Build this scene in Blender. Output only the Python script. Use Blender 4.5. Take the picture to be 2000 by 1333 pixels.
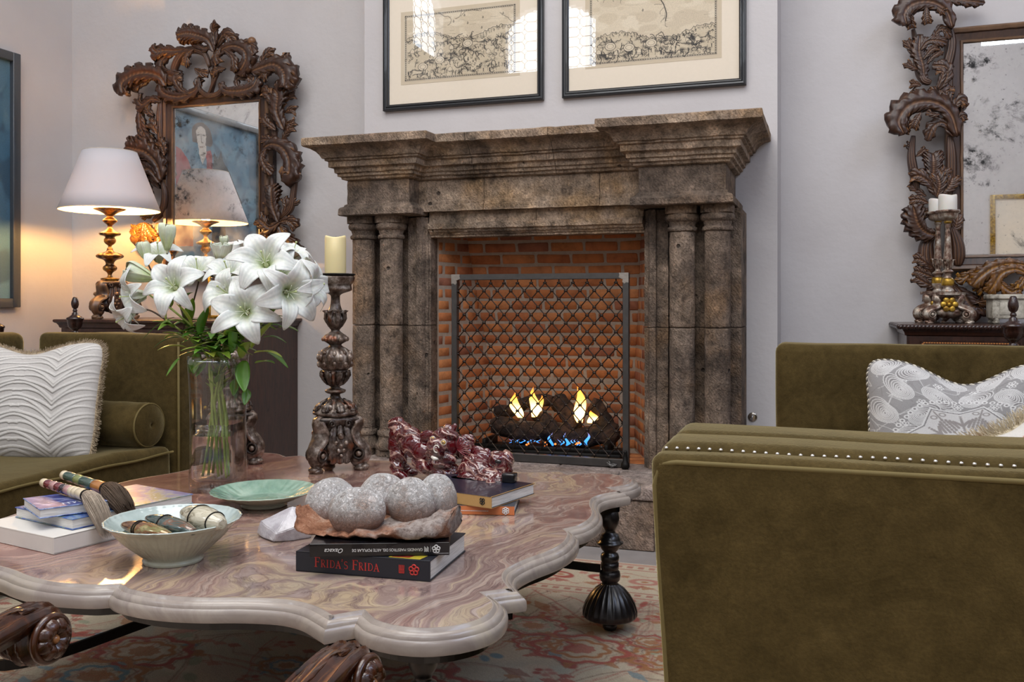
import bpy, bmesh, math, random
import numpy as np
from mathutils import Vector, Matrix, noise
random.seed(7)
for o in list(bpy.data.objects): bpy.data.objects.remove(o)
SC = bpy.context.scene
COL = SC.collection
PI = math.pi
R = math.radians
# ---------------------------------------------------------------- camera
H = 1.10; YAW = R(18.88); FPX = 1800.0
cd = bpy.data.cameras.new('camera'); cam = bpy.data.objects.new('camera', cd); COL.objects.link(cam)
cam.location = (0, 0, H); cam.rotation_euler = (PI/2, 0, YAW)
cd.sensor_width = 36; cd.lens = 36*FPX/2000; cd.shift_y = -(666.5-592)/2000; cd.clip_start = .05
SC.camera = cam
# ---------------------------------------------------------------- world, lights, exposure
wd = bpy.data.worlds.new('world'); SC.world = wd; wd.use_nodes = True
wd.node_tree.nodes['Background'].inputs[0].default_value = (.75, .84, 1, 1)
wd.node_tree.nodes['Background'].inputs[1].default_value = .3
SC.view_settings.view_transform = 'Standard'; SC.view_settings.look = 'None'
SC.view_settings.exposure = 0.0; SC.view_settings.gamma = 1.0
try: SC.view_settings.use_curve_mapping = False
except Exception: pass
def area(name, loc, rot, sx, sy, W, col):
    l = bpy.data.lights.new(name, 'AREA'); l.shape = 'RECTANGLE'; l.size = sx; l.size_y = sy
    l.energy = W; l.color = col
    o = bpy.data.objects.new(name, l); COL.objects.link(o); o.location = loc; o.rotation_euler = rot
    return o
area('ceiling_fill', (-1.3, 1.2, 5.75), (0, 0, 0), 4.2, 3.2, 225, (1, .985, .97))  # added area fill under the closed ceiling, no roof opening there
area('rear_key', (-.6, -2.4, 5.85), (R(48), 0, 0), 5.0, 1.2, 150, (.97, .98, 1))  # added key light near the ceiling, strengthens the rear window daylight
area('side_fill', (3.7, 1.0, 5.0), (R(55), 0, R(90)), 3.6, 1.6, 95, (.60, .72, 1))  # added bluish fill from the right, that wall has no window
# ---------------------------------------------------------------- picture point -> real point (at a chosen depth or height)
cs, sn = math.cos(YAW), math.sin(YAW)
def ray(px, py):
    u = (px-1000)/FPX; v = (592-py)/FPX
    return Vector((-sn+u*cs, cs+u*sn, v))
def at(px, py, Y):
    d = ray(px, py); t = Y/d.y; return Vector((d.x*t, Y, H+d.z*t))
def atz(px, py, z):
    d = ray(px, py); t = (z-H)/d.z; return Vector((d.x*t, d.y*t, z))
def pscale(px, Y): return (cs+(px-1000)/FPX*sn)*FPX/Y     # pixels per metre
# ---------------------------------------------------------------- materials
MATS = {}
class NT:
    def __init__(s, name):
        s.m = bpy.data.materials.new(name); s.m.use_nodes = True
        s.t = s.m.node_tree; s.b = s.t.nodes['Principled BSDF']; s.out = s.t.nodes['Material Output']
        MATS[name] = s.m
    def n(s, typ, **k):
        x = s.t.nodes.new(typ)
        for a, v in k.items():
            if a in x.inputs.keys() and not hasattr(type(x), a): x.inputs[a].default_value = v
            else: setattr(x, a, v)
        return x
    def l(s, a, b): s.t.links.new(a, b)
    def coord(s, kind='Object', scale=(1, 1, 1), rot=(0, 0, 0)):
        c = s.n('ShaderNodeTexCoord'); m = s.n('ShaderNodeMapping')
        m.inputs['Scale'].default_value = scale; m.inputs['Rotation'].default_value = rot
        s.l(c.outputs[kind], m.inputs['Vector']); return m.outputs[0]
    def noise(s, vec, scale, detail=4, rough=.55, dist=0):
        x = s.n('ShaderNodeTexNoise'); x.inputs['Scale'].default_value = scale
        x.inputs['Detail'].default_value = detail; x.inputs['Roughness'].default_value = rough
        x.inputs['Distortion'].default_value = dist
        if vec is not None: s.l(vec, x.inputs['Vector'])
        return x.outputs['Fac']
    def vor(s, vec, scale, out='Distance', **k):
        x = s.n('ShaderNodeTexVoronoi', **k); x.inputs['Scale'].default_value = scale
        if vec is not None: s.l(vec, x.inputs['Vector'])
        return x.outputs[out]
    def ramp(s, fac, stops, interp='LINEAR'):
        x = s.n('ShaderNodeValToRGB'); x.color_ramp.interpolation = interp
        e = x.color_ramp.elements
        while len(e) > 1: e.remove(e[0])
        e[0].position = stops[0][0]; e[0].color = (*col(stops[0][1]), 1)
        for p, c in stops[1:]:
            q = e.new(p); q.color = (*col(c), 1)
        s.l(fac, x.inputs[0]); return x.outputs[0]
    def math(s, op, a, b=None, clamp=False):
        x = s.n('ShaderNodeMath'); x.operation = op; x.use_clamp = clamp
        for i, v in enumerate((a, b)):
            if v is None: continue
            if isinstance(v, (int, float)): x.inputs[i].default_value = v
            else: s.l(v, x.inputs[i])
        return x.outputs[0]
    def mix(s, fac, a, b, mode='MIX'):
        x = s.n('ShaderNodeMix'); x.data_type = 'RGBA'; x.blend_type = mode
        for i, v in ((0, fac), (6, a), (7, b)):
            if isinstance(v, (int, float)): x.inputs[i].default_value = v
            elif isinstance(v, (tuple, list, str)): x.inputs[i].default_value = (*col(v), 1)
            else: s.l(v, x.inputs[i])
        return x.outputs[2]
    def bump(s, h, strength=.5, dist=.01, chain=None):
        x = s.n('ShaderNodeBump'); x.inputs['Strength'].default_value = strength
        x.inputs['Distance'].default_value = dist; s.l(h, x.inputs['Height'])
        if chain is not None: s.l(chain, x.inputs['Normal'])
        return x.outputs[0]
    def set(s, **k):
        names = dict(color='Base Color', rough='Roughness', metal='Metallic', normal='Normal', sheen='Sheen Weight',
                     sheenr='Sheen Roughness', sheent='Sheen Tint', coat='Coat Weight', coatr='Coat Roughness', ior='IOR',
                     trans='Transmission Weight', spec='Specular IOR Level', emit='Emission Color', estr='Emission Strength',
                     sss='Subsurface Weight', alpha='Alpha', sssr='Subsurface Radius', ssss='Subsurface Scale')
        for a, v in k.items():
            i = s.b.inputs[names[a]]
            if hasattr(v, 'links') or isinstance(v, bpy.types.NodeSocket): s.l(v, i)
            elif a in ('color', 'emit', 'sheent'): i.default_value = (*col(v), 1)
            else: i.default_value = v
        return s.m
def col(c):
    if isinstance(c, str):
        v = [int(c[i:i+2], 16)/255 for i in (0, 2, 4)]
        return tuple(x/12.92 if x <= .04045 else ((x+.055)/1.055)**2.4 for x in v)
    return tuple(c[:3])
def simple(name, c, rough=.5, metal=0, var=.15, bscale=60, bstr=0, **k):
    t = NT(name); v = t.coord()
    f = t.noise(v, bscale, 5)
    cc = t.mix(t.math('MULTIPLY', f, 1.0), [x*(1-var) for x in col(c)], [min(1, x*(1+var)) for x in col(c)])
    t.set(color=cc, rough=rough, metal=metal, **k)
    if bstr: t.set(normal=t.bump(f, bstr, .004))
    return t.m
def attr_mat(name, rough=.6, bump=0, bscale=300, gain=1.0, **k):
    t = NT(name); a = t.n('ShaderNodeAttribute'); a.attribute_name = 'Col'
    v = t.coord(); f = t.noise(v, bscale, 3)
    c = t.mix(1.0, a.outputs[0], t.ramp(f, [(.25, (.82*gain,)*3), (.75, (1.08*gain,)*3)]), 'MULTIPLY')
    t.set(color=c, rough=rough, **k)
    if bump: t.set(normal=t.bump(f, bump, .003))
    return t.m
# plaster
t = NT('plaster'); v = t.coord(); f = t.noise(v, 1.3, 5); g = t.noise(v, 18, 6)
t.set(color=t.ramp(f, [(.3, 'bfbab9'), (.7, 'c9c5c4')]), rough=.75, normal=t.bump(t.math('ADD', g, t.math('MULTIPLY', f, 2)), .25, .01))
# carved cantera stone
def stone(name, a, b, c, warm, s=1.0):
    t = NT(name); v = t.coord('Object')
    oi = t.n('ShaderNodeObjectInfo')
    big = t.noise(v, 2.6, 6, .6, .4); med = t.noise(v, 14*s, 6, .65); fine = t.noise(v, 85*s, 6, .7)
    mp = t.coord('Object', (1, 1, 1), (0, R(35), 0)); w = t.n('ShaderNodeTexWave'); w.inputs['Scale'].default_value = 22
    w.inputs['Distortion'].default_value = 9; w.inputs['Detail'].default_value = 4; w.inputs['Detail Scale'].default_value = 2.2; t.l(mp, w.inputs['Vector'])
    pit = t.vor(v, 13*s); pits = t.ramp(pit, [(.0, (0, 0, 0)), (.10, (0, 0, 0)), (.17, (1, 1, 1))])
    pitn = t.math('GREATER_THAN', t.noise(v, 7, 2), .6)
    chs = t.noise(t.coord('Object', (70, 70, 16), (0, R(38), 0)), 1.0, 4, .6, .8)
    cc = t.ramp(big, [(.28, a), (.46, b), (.6, c), (.75, b)])
    cc = t.mix(t.math('MULTIPLY', t.ramp(t.noise(v, 4.3, 3), [(.5, (0, 0, 0)), (.68, (1, 1, 1))]), .55), cc, warm)
    cc = t.mix(t.math('MULTIPLY', t.ramp(t.noise(t.coord('Object', (1, 1, 1.6)), 3.1, 4, .6), [(.53, (0, 0, 0)), (.66, (1, 1, 1))]), .62), cc, (.035, .026, .02))
    cc = t.mix(.9, cc, t.ramp(med, [(.30, (.22, .2, .18)), (.45, (.8, .78, .75)), (.55, (1.02, 1, .98)), (.68, (1.6, 1.55, 1.5))]), 'MULTIPLY')
    cc = t.mix(.75, cc, t.ramp(fine, [(.32, (.4, .38, .37)), (.5, (1, 1, 1)), (.68, (1.45, 1.43, 1.4))]), 'MULTIPLY')
    cc = t.mix(.5, cc, t.ramp(chs, [(.35, (.6, .58, .55)), (.6, (1.25, 1.23, 1.2))]), 'MULTIPLY')
    cc = t.mix(1.0, cc, t.ramp(oi.outputs['Random'], [(0, (.84, .84, .84)), (1, (1.12, 1.1, 1.07))]), 'MULTIPLY')
    pm = t.math('MULTIPLY', pitn, t.math('SUBTRACT', 1.0, pits))
    cc = t.mix(t.math('MULTIPLY', pm, .8), cc, (.012, .009, .007))
    h = t.math('ADD', t.math('MULTIPLY', med, .8), t.math('MULTIPLY', fine, .45))
    h = t.math('ADD', h, t.math('MULTIPLY', chs, .45)); h = t.math('ADD', h, t.math('MULTIPLY', w.outputs['Fac'], .10))
    h = t.math('SUBTRACT', h, t.math('MULTIPLY', pm, 1.0))
    t.set(color=cc, rough=.88, normal=t.bump(h, 1.0, .022)); return t.m
stone('stone', '6f5f52', '93806f', 'b3a08d', 'a58457')
stone('stone_dark', '52453b', '77685c', '968576', '86694a')
stone('stone_hearth', '8b7c77', '9e918d', 'aca09a', '9c8478', .8)
stone('stone_block', '75645a', '8a786c', '9c8b7f', '86694f', .6)
t = NT('brick'); v = t.coord(); oi = t.n('ShaderNodeObjectInfo')
f = t.noise(v, 16, 6, .65); g = t.noise(v, 90, 5); cc = t.ramp(oi.outputs['Random'], [(0, 'a8623a'), (.3, 'bd7440'), (.55, 'c98350'), (.8, 'b26a40'), (1, '96604a')])
cc = t.mix(.7, cc, t.ramp(f, [(.3, (.45, .42, .4)), (.55, (1, 1, 1)), (.75, (1.25, 1.2, 1.1))]), 'MULTIPLY')
t.set(color=cc, rough=.85, normal=t.bump(t.math('ADD', f, t.math('MULTIPLY', g, .5)), .6, .006))
simple('mortar', 'a89888', .9, var=.25, bstr=.6, bscale=50)
# marble
t = NT('marble'); 
def swirl(t):
    v = t.coord('Object', (1, 1, 1), (0, 0, R(-68)))
    n1 = t.n('ShaderNodeTexNoise'); n1.inputs['Scale'].default_value = 1.7; n1.inputs['Detail'].default_value = 3; t.l(v, n1.inputs['Vector'])
    n2 = t.n('ShaderNodeTexNoise'); n2.inputs['Scale'].default_value = 6; n2.inputs['Detail'].default_value = 3; t.l(v, n2.inputs['Vector'])
    a = t.n('ShaderNodeVectorMath'); a.operation = 'MULTIPLY_ADD'; t.l(n1.outputs['Color'], a.inputs[0]); a.inputs[1].default_value = (1.5, 1.1, .5); t.l(v, a.inputs[2])
    b = t.n('ShaderNodeVectorMath'); b.operation = 'MULTIPLY_ADD'; t.l(n2.outputs['Color'], b.inputs[0]); b.inputs[1].default_value = (.26, .17, .1); t.l(a.outputs[0], b.inputs[2])
    m = t.n('ShaderNodeMapping'); m.inputs['Scale'].default_value = (.42, 2.6, 1); t.l(b.outputs[0], m.inputs['Vector'])
    return m.outputs[0], v
w, v = swirl(t)
n = t.noise(w, 1.05, 10, .62, .35)
cc = t.ramp(n, [(.25, '6b4038'), (.32, '94685e'), (.365, 'b39a92'), (.395, '7d544c'), (.43, 'a48478'), (.46, 'c4b8ad'), (.482, '8a6f68'), (.51, 'ae9a92'), (.54, 'd0c4a4'), (.56, '9a8880'), (.59, 'beb4b0'), (.62, 'd2c6a6'), (.65, '928680'), (.69, 'b6a69c'), (.73, 'c4ab78'), (.8, '8a6650')])
fs = t.n('ShaderNodeMapping'); fs.inputs['Scale'].default_value = (1.0, 5.5, 1); t.l(w, fs.inputs['Vector'])
n3 = t.noise(fs.outputs[0], 3.0, 10, .7, .3)
cc = t.mix(.72, cc, t.ramp(n3, [(.3, (.5, .44, .42)), (.42, (.88, .85, .84)), (.47, (1.06, 1.05, 1.03)), (.5, (.66, .58, .55)), (.54, (1.08, 1.06, 1.02)), (.62, (1.28, 1.24, 1.14)), (.7, (.8, .74, .7))]), 'MULTIPLY')
vein = t.ramp(t.noise(w, 1.5, 11, .66, .6), [(.486, (1, 1, 1)), (.50, (.34, .25, .24)), (.514, (1, 1, 1))])
cc = t.mix(.75, cc, vein, 'MULTIPLY')
patch = t.ramp(t.noise(v, 2.1, 4), [(.5, (0, 0, 0)), (.64, (1, 1, 1))])
cc = t.mix(t.math('MULTIPLY', patch, .45), cc, t.mix(1.0, cc, (1.1, .96, .72), 'MULTIPLY'))
sx = t.n('ShaderNodeSeparateXYZ'); t.l(t.coord('Object'), sx.inputs[0])
cc = t.mix(.30, cc, 'a39698')
lf = t.math('MULTIPLY', t.math('SUBTRACT', .35, sx.outputs[0]), 1.1, True)
cc = t.mix(1.0, cc, (.84, .80, .77), 'MULTIPLY')
cc = t.mix(t.math('MULTIPLY', lf, .8), cc, t.mix(1.0, cc, (.95, .58, .50), 'MULTIPLY'))
t.set(color=cc, rough=.13, coat=.5, coatr=.05)
t = NT('marble_edge'); w, v = swirl(t)
t.set(color=t.mix(.35, t.ramp(t.noise(w, 2, 8, .6), [(.3, '74635c'), (.42, 'a79b90'), (.5, '857872'), (.6, 'a0958c'), (.7, 'b3a793')]), '9d948b'), rough=.28, coat=.3, coatr=.1)
# velvet
def velvet(name, a, b, sh=.9, sc='a8965c'):
    t = NT(name); v = t.coord(); f = t.noise(v, 6, 6, .65, .8); g = t.noise(v, 260, 3); h = t.noise(v, 30, 5, .7, .5)
    cc = t.ramp(t.math('ADD', t.math('MULTIPLY', f, .5), t.math('MULTIPLY', h, .5)), [(.30, a), (.70, b)])
    cc = t.mix(.5, cc, t.ramp(g, [(.3, (.7, .7, .7)), (.7, (1.25, 1.25, 1.25))]), 'MULTIPLY')
    t.set(color=cc, rough=.85, spec=.1, sheen=sh, sheenr=.35, sheent=sc, normal=t.bump(t.math('ADD', t.math('MULTIPLY', g, .3), f), .3, .012)); return t.m
velvet('velvet', '31270f', '584929', 1.0, 'ddd0a0')
simple('velvet_piping', '66582f', .8, sheen=.6, sheent='b5a468', sheenr=.4)
# woods and metals
def wood(name, a, b, rough=.35, sc=1, worn_highlight=None, coat=.2):
    t = NT(name); v = t.coord('Object', (1*sc, 1*sc, .18*sc)); f = t.noise(v, 40, 6, .6, 1.2); g = t.noise(t.coord(), 25*sc, 4)
    cc = t.ramp(f, [(.3, a), (.7, b)])
    geo = t.n('ShaderNodeNewGeometry')
    if worn_highlight:
        p = t.ramp(geo.outputs['Pointiness'], [(.5, (0, 0, 0)), (.58, (1, 1, 1))])  # raised edges lightened: wear plus highlights painted into the base colour
        cc = t.mix(t.math('MULTIPLY', p, t.math('ADD', .25, g)), cc, worn_highlight)
    t.set(color=cc, rough=t.math('ADD', rough-.1, t.math('MULTIPLY', g, .25)), coat=coat, coatr=.2, normal=t.bump(f, .15, .003)); return t.m
wood('wood_carved', '24130b', '4a2c1a', .42, worn_highlight='946841', coat=.15)
wood('wood_frame', '2b1a12', '4c3222', .4, worn_highlight='7a5a3c')
wood('wood_arm', '1c0d08', '4e2813', .22, worn_highlight='c08048', coat=.6)
wood('wood_post', '4a2212', '7d4024', .25, coat=.5)
wood('wood_dark', '1d110d', '3a2018', .25, coat=.4)
wood('wood_cabinet', '2a1812', '4a2c20', .3, coat=.3)
wood('wood_black', '0b0a0b', '1a1719', .3, coat=.4)
wood('wood_gilt', '2c1a10', '7a4e1e', .35, worn_highlight='c48b2e')
t = NT('silver_gilt'); v = t.coord(); f = t.noise(v, 30, 6, .65); g = t.noise(v, 9, 3)
cc = t.ramp(f, [(.34, '3a2418'), (.45, '7a5f50'), (.55, 'a39687'), (.7, 'cfc8be')])
t.set(color=cc, rough=.35, metal=.45, normal=t.bump(f, .4, .004))
t = NT('gold'); v = t.coord(); f = t.noise(v, 40, 5); t.set(color=t.ramp(f, [(.35, '7a5a22'), (.65, 'd2aa44')]), rough=.35, metal=.7, normal=t.bump(f, .2, .003))
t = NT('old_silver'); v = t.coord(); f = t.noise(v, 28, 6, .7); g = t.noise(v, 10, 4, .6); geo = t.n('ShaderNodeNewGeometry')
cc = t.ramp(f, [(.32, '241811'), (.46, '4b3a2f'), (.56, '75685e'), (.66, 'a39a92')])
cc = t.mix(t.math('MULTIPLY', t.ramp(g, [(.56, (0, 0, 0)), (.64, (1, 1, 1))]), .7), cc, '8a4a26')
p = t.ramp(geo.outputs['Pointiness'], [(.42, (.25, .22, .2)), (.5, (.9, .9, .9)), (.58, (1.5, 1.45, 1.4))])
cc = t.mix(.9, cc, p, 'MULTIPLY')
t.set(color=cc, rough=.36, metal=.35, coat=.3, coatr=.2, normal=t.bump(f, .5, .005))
simple('iron', '5a5856', .38, .75, .3, 30, .15)
simple('iron_weld', '9a938a', .5, .7, .3, 60, .4)
simple('iron_dark', '15120f', .55, .5, .3, 40, .3)
simple('iron_rod', '3b332e', .38, .85, .3, 40, .1)
simple('black_frame', '0c0d11', .35, 0, .2, 20, 0, coat=.2)
simple('chrome', 'b8b8bc', .15, 1, .05)
simple('nickel', 'c9c4ba', .2, 1, .05)
# ---------------------------------------------------------------- mesh helpers
def V(*a): return Vector(a)
def spline(pts, n):
    """Catmull-Rom through control points, n samples"""
    P = [Vector(p) for p in pts]
    if len(P) == 2: return [P[0].lerp(P[1], i/(n-1)) for i in range(n)]
    P = [P[0]*2-P[1]]+P+[P[-1]*2-P[-2]]; m = len(P)-3; out = []
    for i in range(n):
        u = i/(n-1)*m; k = min(int(u), m-1); t = u-k
        a, b, c, d = P[k:k+4]
        out.append(.5*((2*b)+(c-a)*t+(2*a-5*b+4*c-d)*t*t+(-a+3*b-3*c+d)*t**3))
    return out
def lerpl(L, u):
    if isinstance(L, (int, float)): return L
    x = u*(len(L)-1); k = min(int(x), len(L)-2); return L[k]+(L[k+1]-L[k])*(x-k)
class MB:
    def __init__(s): s.v = []; s.f = []; s.sm = []; s.mi = []; s.c = None
    def add(s, vs, fs, sm=False, mi=0):
        b = len(s.v); s.v += [tuple(p) for p in vs]
        for f in fs: s.f.append([i+b for i in f]); s.sm.append(sm); s.mi.append(mi)
        return s
    def box(s, x0, x1, y0, y1, z0, z1, mi=0, M=None):
        vs = [V(x, y, z) for z in (z0, z1) for y in (y0, y1) for x in (x0, x1)]
        if M: vs = [M @ p for p in vs]
        return s.add(vs, [(0, 2, 3, 1), (4, 5, 7, 6), (0, 1, 5, 4), (2, 6, 7, 3), (0, 4, 6, 2), (1, 3, 7, 5)], False, mi)
    def rbox(s, x0, x1, y0, y1, z0, z1, r, seg=2, mi=0, M=None, cuts=0, fn=None, sm=True):
        bm = bmesh.new(); bmesh.ops.create_cube(bm, size=1)
        for p in bm.verts: p.co = V(x0+(p.co.x+.5)*(x1-x0), y0+(p.co.y+.5)*(y1-y0), z0+(p.co.z+.5)*(z1-z0))
        bmesh.ops.bevel(bm, geom=bm.edges[:]+bm.verts[:], offset=r, segments=seg, profile=.5, affect='EDGES')
        if cuts:
            for k in range(cuts):
                big = [e for e in bm.edges if e.calc_length() > max(x1-x0, y1-y0, z1-z0)/(2**(k+1))*.6]
                bmesh.ops.subdivide_edges(bm, edges=big, cuts=1, use_grid_fill=True)
        if fn:
            for p in bm.verts: p.co = fn(p.co)
        bm.verts.index_update()
        vs = [M @ p.co if M else p.co.copy() for p in bm.verts]; fs = [[q.index for q in f.verts] for f in bm.faces]; bm.free()
        return s.add(vs, fs, sm, mi)
    def grid(s, G, cu=False, cv=False, sm=True, mi=0, flip=False):
        nu, nv = len(G), len(G[0]); vs = [p for r in G for p in r]; fs = []
        for i in range(nu if cu else nu-1):
            for j in range(nv if cv else nv-1):
                a, b = i*nv+j, ((i+1) % nu)*nv+j; c = ((i+1) % nu)*nv+(j+1) % nv; d = i*nv+(j+1) % nv
                fs.append((a, d, c, b) if flip else (a, b, c, d))
        return s.add(vs, fs, sm, mi)
    def lathe(s, prof, seg=32, c=(0, 0, 0), mod=None, sm=True, mi=0, M=None, sub=0, caps=(1, 1)):
        if sub: prof = [tuple(p) for p in spline([V(a, b, 0) for a, b in prof], len(prof)*sub)]; prof = [(max(0, p[0]), p[1]) for p in prof]
        G = []
        for r, z in prof:
            row = []
            for k in range(seg):
                a = 2*PI*k/seg; q = r*(mod(a, z) if mod else 1)
                p = V(q*math.cos(a), q*math.sin(a), z)
                row.append((M @ p if M else p)+V(*c))
            G.append(row)
        s.grid(G, False, True, sm, mi, flip=True)
        n = len(s.v)
        for row, fl in ((G[0], True), (G[-1], False)):
            if not caps[0 if fl else 1]: continue
            idx = list(range(n-len(G)*seg, n-len(G)*seg+seg)) if fl else list(range(n-seg, n))
            s.f.append(idx[::-1] if fl else idx); s.sm.append(False); s.mi.append(mi)
        return s
    def tube(s, pts, r, seg=10, closed=False, mi=0, caps=True, flat=1.0, up=None, sm=True):
        P = [Vector(p) for p in pts]; n = len(P); G = []
        T = []
        for i in range(n):
            a = P[(i-1) % n] if (closed or i > 0) else P[i]; b = P[(i+1) % n] if (closed or i < n-1) else P[i]
            t = (b-a); T.append(t.normalized() if t.length > 1e-9 else V(0, 0, 1))
        u = up or (V(0, 0, 1) if abs(T[0].z) < .9 else V(1, 0, 0))
        N = (u-T[0]*u.dot(T[0])).normalized()
        for i in range(n):
            N = (N-T[i]*N.dot(T[i])); N = N.normalized() if N.length > 1e-6 else V(1, 0, 0)
            B = T[i].cross(N); q = lerpl(r, i/max(1, n-1))
            G.append([P[i]+(N*math.cos(2*PI*k/seg)*flat+B*math.sin(2*PI*k/seg))*q for k in range(seg)])
        s.grid(G, closed, True, sm, mi)
        if caps and not closed:
            m = len(s.v); s.f.append(list(range(m-n*seg, m-n*seg+seg))); s.f.append(list(range(m-seg, m))[::-1]); s.sm += [False]*2; s.mi += [mi]*2
        return s
    def ell(s, c, r, seg=16, rings=10, M=None, mi=0, jit=0, fs=3):
        r = (r, r, r) if isinstance(r, (int, float)) else r; G = []
        for i in range(rings+1):
            a = PI*i/rings; row = []
            for k in range(seg):
                b = 2*PI*k/seg; p = V(math.sin(a)*math.cos(b), math.sin(a)*math.sin(b), math.cos(a))
                q = 1+jit*noise.noise(p*fs+Vector(c)*13) if jit else 1
                p = V(p.x*r[0]*q, p.y*r[1]*q, p.z*r[2]*q)
                row.append((M @ p if M else p)+Vector(c))
            G.append(row)
        return s.grid(G, False, True, True, mi)
    def prism(s, outline, z0, z1, mi=0, sm=False, top=True, bottom=True):
        n = len(outline); vs = [V(x, y, z0) for x, y in outline]+[V(x, y, z1) for x, y in outline]
        fs = [(i, (i+1) % n, n+(i+1) % n, n+i) for i in range(n)]
        if bottom: fs.append(list(range(n))[::-1])
        if top: fs.append(list(range(n, 2*n)))
        return s.add(vs, fs, sm, mi)
    def leaf(s, pts, N, W, lobes=5, curl=0., thick=.34, n=34, m=17, mi=0, cut=.62, rise=.16, flute=.15, prof=None, asym=0, side=None):
        """carved acanthus leaf: deeply lobed edge, radiating flutes, closed back; lobes=0 gives a ridged scroll band"""
        P = spline(pts, n); N = Vector(N).normalized(); G = []
        band = not lobes
        if band: rise, flute, cut = .34, .10, 0
        for i in range(n):
            t = (P[min(i+1, n-1)]-P[max(i-1, 0)]).normalized()
            if side is not None: N = Vector(side).cross(t).normalized()
            B = N.cross(t).normalized(); u = i/(n-1)
            if band: wp = .35+.65*math.sin(min(1, u*1.3+.12)*PI/2)*(1-max(0, (u-.7)/.3)**2*.75)
            else: wp = (.42+.58*math.sin(min(1, u*1.6)*PI/2))*(1-max(0, (u-.62)/.38)**2.4)+.04
            if prof: wp = lerpl(prof, u)
            w = W*.5*wp; row = []
            for j in range(m):
                q = -1+2*j/(m-1); aq = abs(q)
                ph = lobes*(u*1.0+.02)-.35*aq; fr = ph-math.floor(ph); saw = (1-fr)**.8*min(1, fr*7)
                e = 1-cut*aq**1.5*(1-saw) if lobes else 1
                if asym and q*asym < 0: e *= .55
                fl_ = math.cos(2*PI*(ph*2 if lobes else aq*2.5))*aq**.7 if lobes else math.cos(2*PI*aq*2.2+PI)
                h = w*rise*2*(1-q*q)**.6+W*flute*(.5*fl_*wp)+(W*.10*aq*(saw-.4) if lobes else 0)-(W*.07*math.exp(-(aq/.12)**2) if lobes else 0)
                p = P[i]+B*q*w*e+t*(aq**1.5)*w*(.75 if lobes else 0)+N*(h+curl*W*u**3)
                row.append(p)
            for j in (m-1, m-3, m//2, 2, 0):
                p = row[j]-N*(thick*W*.5*(.35+.65*wp))
                if j == m//2: p = P[i]-N*(thick*W*.5)+N*curl*W*u**3
                row.append(p)
            G.append(row)
        s.grid(G, False, True, True, mi, flip=True); k = len(G[0]); tot = len(s.v)
        s.f.append(list(range(tot-k, tot))); s.f.append(list(range(tot-n*k, tot-n*k+k))[::-1]); s.sm += [True]*2; s.mi += [mi]*2
        return s
    def scroll(s, c, r0, turns, N, U, w=.3, width=.02, a0=0, n=60, mi=0, sgn=1, grow=1.0):
        """volute: spiral strip tube in plane spanned by U and NxU"""
        N = Vector(N).normalized(); U = Vector(U).normalized(); Wv = N.cross(U); pts = []
        for i in range(n):
            u = i/(n-1); a = a0+sgn*u*turns*2*PI; r = r0*(1-u)**grow+.12*r0*u
            pts.append(Vector(c)+U*r*math.cos(a)+Wv*r*math.sin(a)+N*width*.6*u)
        s.tube(pts, [width, width*.85, width*.55, width*.5], 8, mi=mi); s.ell(c+N*width*.5, r0*.22, 10, 8, mi=mi); return pts[0]
    def xf(s, M, a=0):
        for i in range(a, len(s.v)): s.v[i] = tuple(M @ Vector(s.v[i]))
        return s
    def disp(s, amp, freq, a=0):
        for i in range(a, len(s.v)):
            p = Vector(s.v[i]); s.v[i] = tuple(p+amp*noise.noise_vector(p*freq))
        return s
    def build(s, name, mat, parent=None, mods=None):
        me = bpy.data.meshes.new(name)
        org = ORG.get(parent.name, V(0, 0, 0)) if parent else V(0, 0, 0)
        me.from_pydata([tuple(Vector(p)-org) for p in s.v], [], s.f)
        me.polygons.foreach_set('use_smooth', s.sm)
        ms = mat if isinstance(mat, (list, tuple)) else [mat]
        for q in ms: me.materials.append(MATS[q])
        if len(ms) > 1: me.polygons.foreach_set('material_index', s.mi)
        me.update()
        if s.c is not None:
            ca = me.color_attributes.new('Col', 'FLOAT_COLOR', 'POINT'); ca.data.foreach_set('color', np.asarray(s.c, dtype=np.float32).ravel())
        return link(name, me, parent)
ORG = {}
def link(name, me, parent=None):
    o = bpy.data.objects.new(name, me); COL.objects.link(o)
    if parent: o.parent = parent; ORG[o.name] = ORG.get(parent.name, V(0, 0, 0))
    return o
def tag(o, label=None, cat=None, group=None, kind=None):
    for k, x in (('label', label), ('category', cat), ('group', group), ('kind', kind)):
        if x: o[k] = x
    return o
def empty(name, loc=(0, 0, 0), label=None, cat=None, group=None, kind=None):
    o = bpy.data.objects.new(name, None); COL.objects.link(o); o.location = loc; o.empty_display_size = .05
    ORG[o.name] = Vector(loc); return tag(o, label, cat, group, kind)
def copy_tree(o, parent=None):
    c = o.copy(); COL.objects.link(c)
    if parent: c.parent = parent
    for ch in list(o.children): copy_tree(ch, c)
    return c
def struct(o): o['kind'] = 'structure'; return o
def sharp(o, ang=40):
    me = o.data
    bm = bmesh.new(); bm.from_mesh(me)
    for e in bm.edges:
        if len(e.link_faces) == 2 and e.calc_face_angle(0) > R(ang): e.smooth = False
    bm.to_mesh(me); bm.free(); return o
def subsurf(o, n=1):
    m = o.modifiers.new('s', 'SUBSURF'); m.levels = n; m.render_levels = n; return o
def solidify(o, th, off=-1):
    m = o.modifiers.new('t', 'SOLIDIFY'); m.thickness = th; m.offset = off; return o
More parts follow.
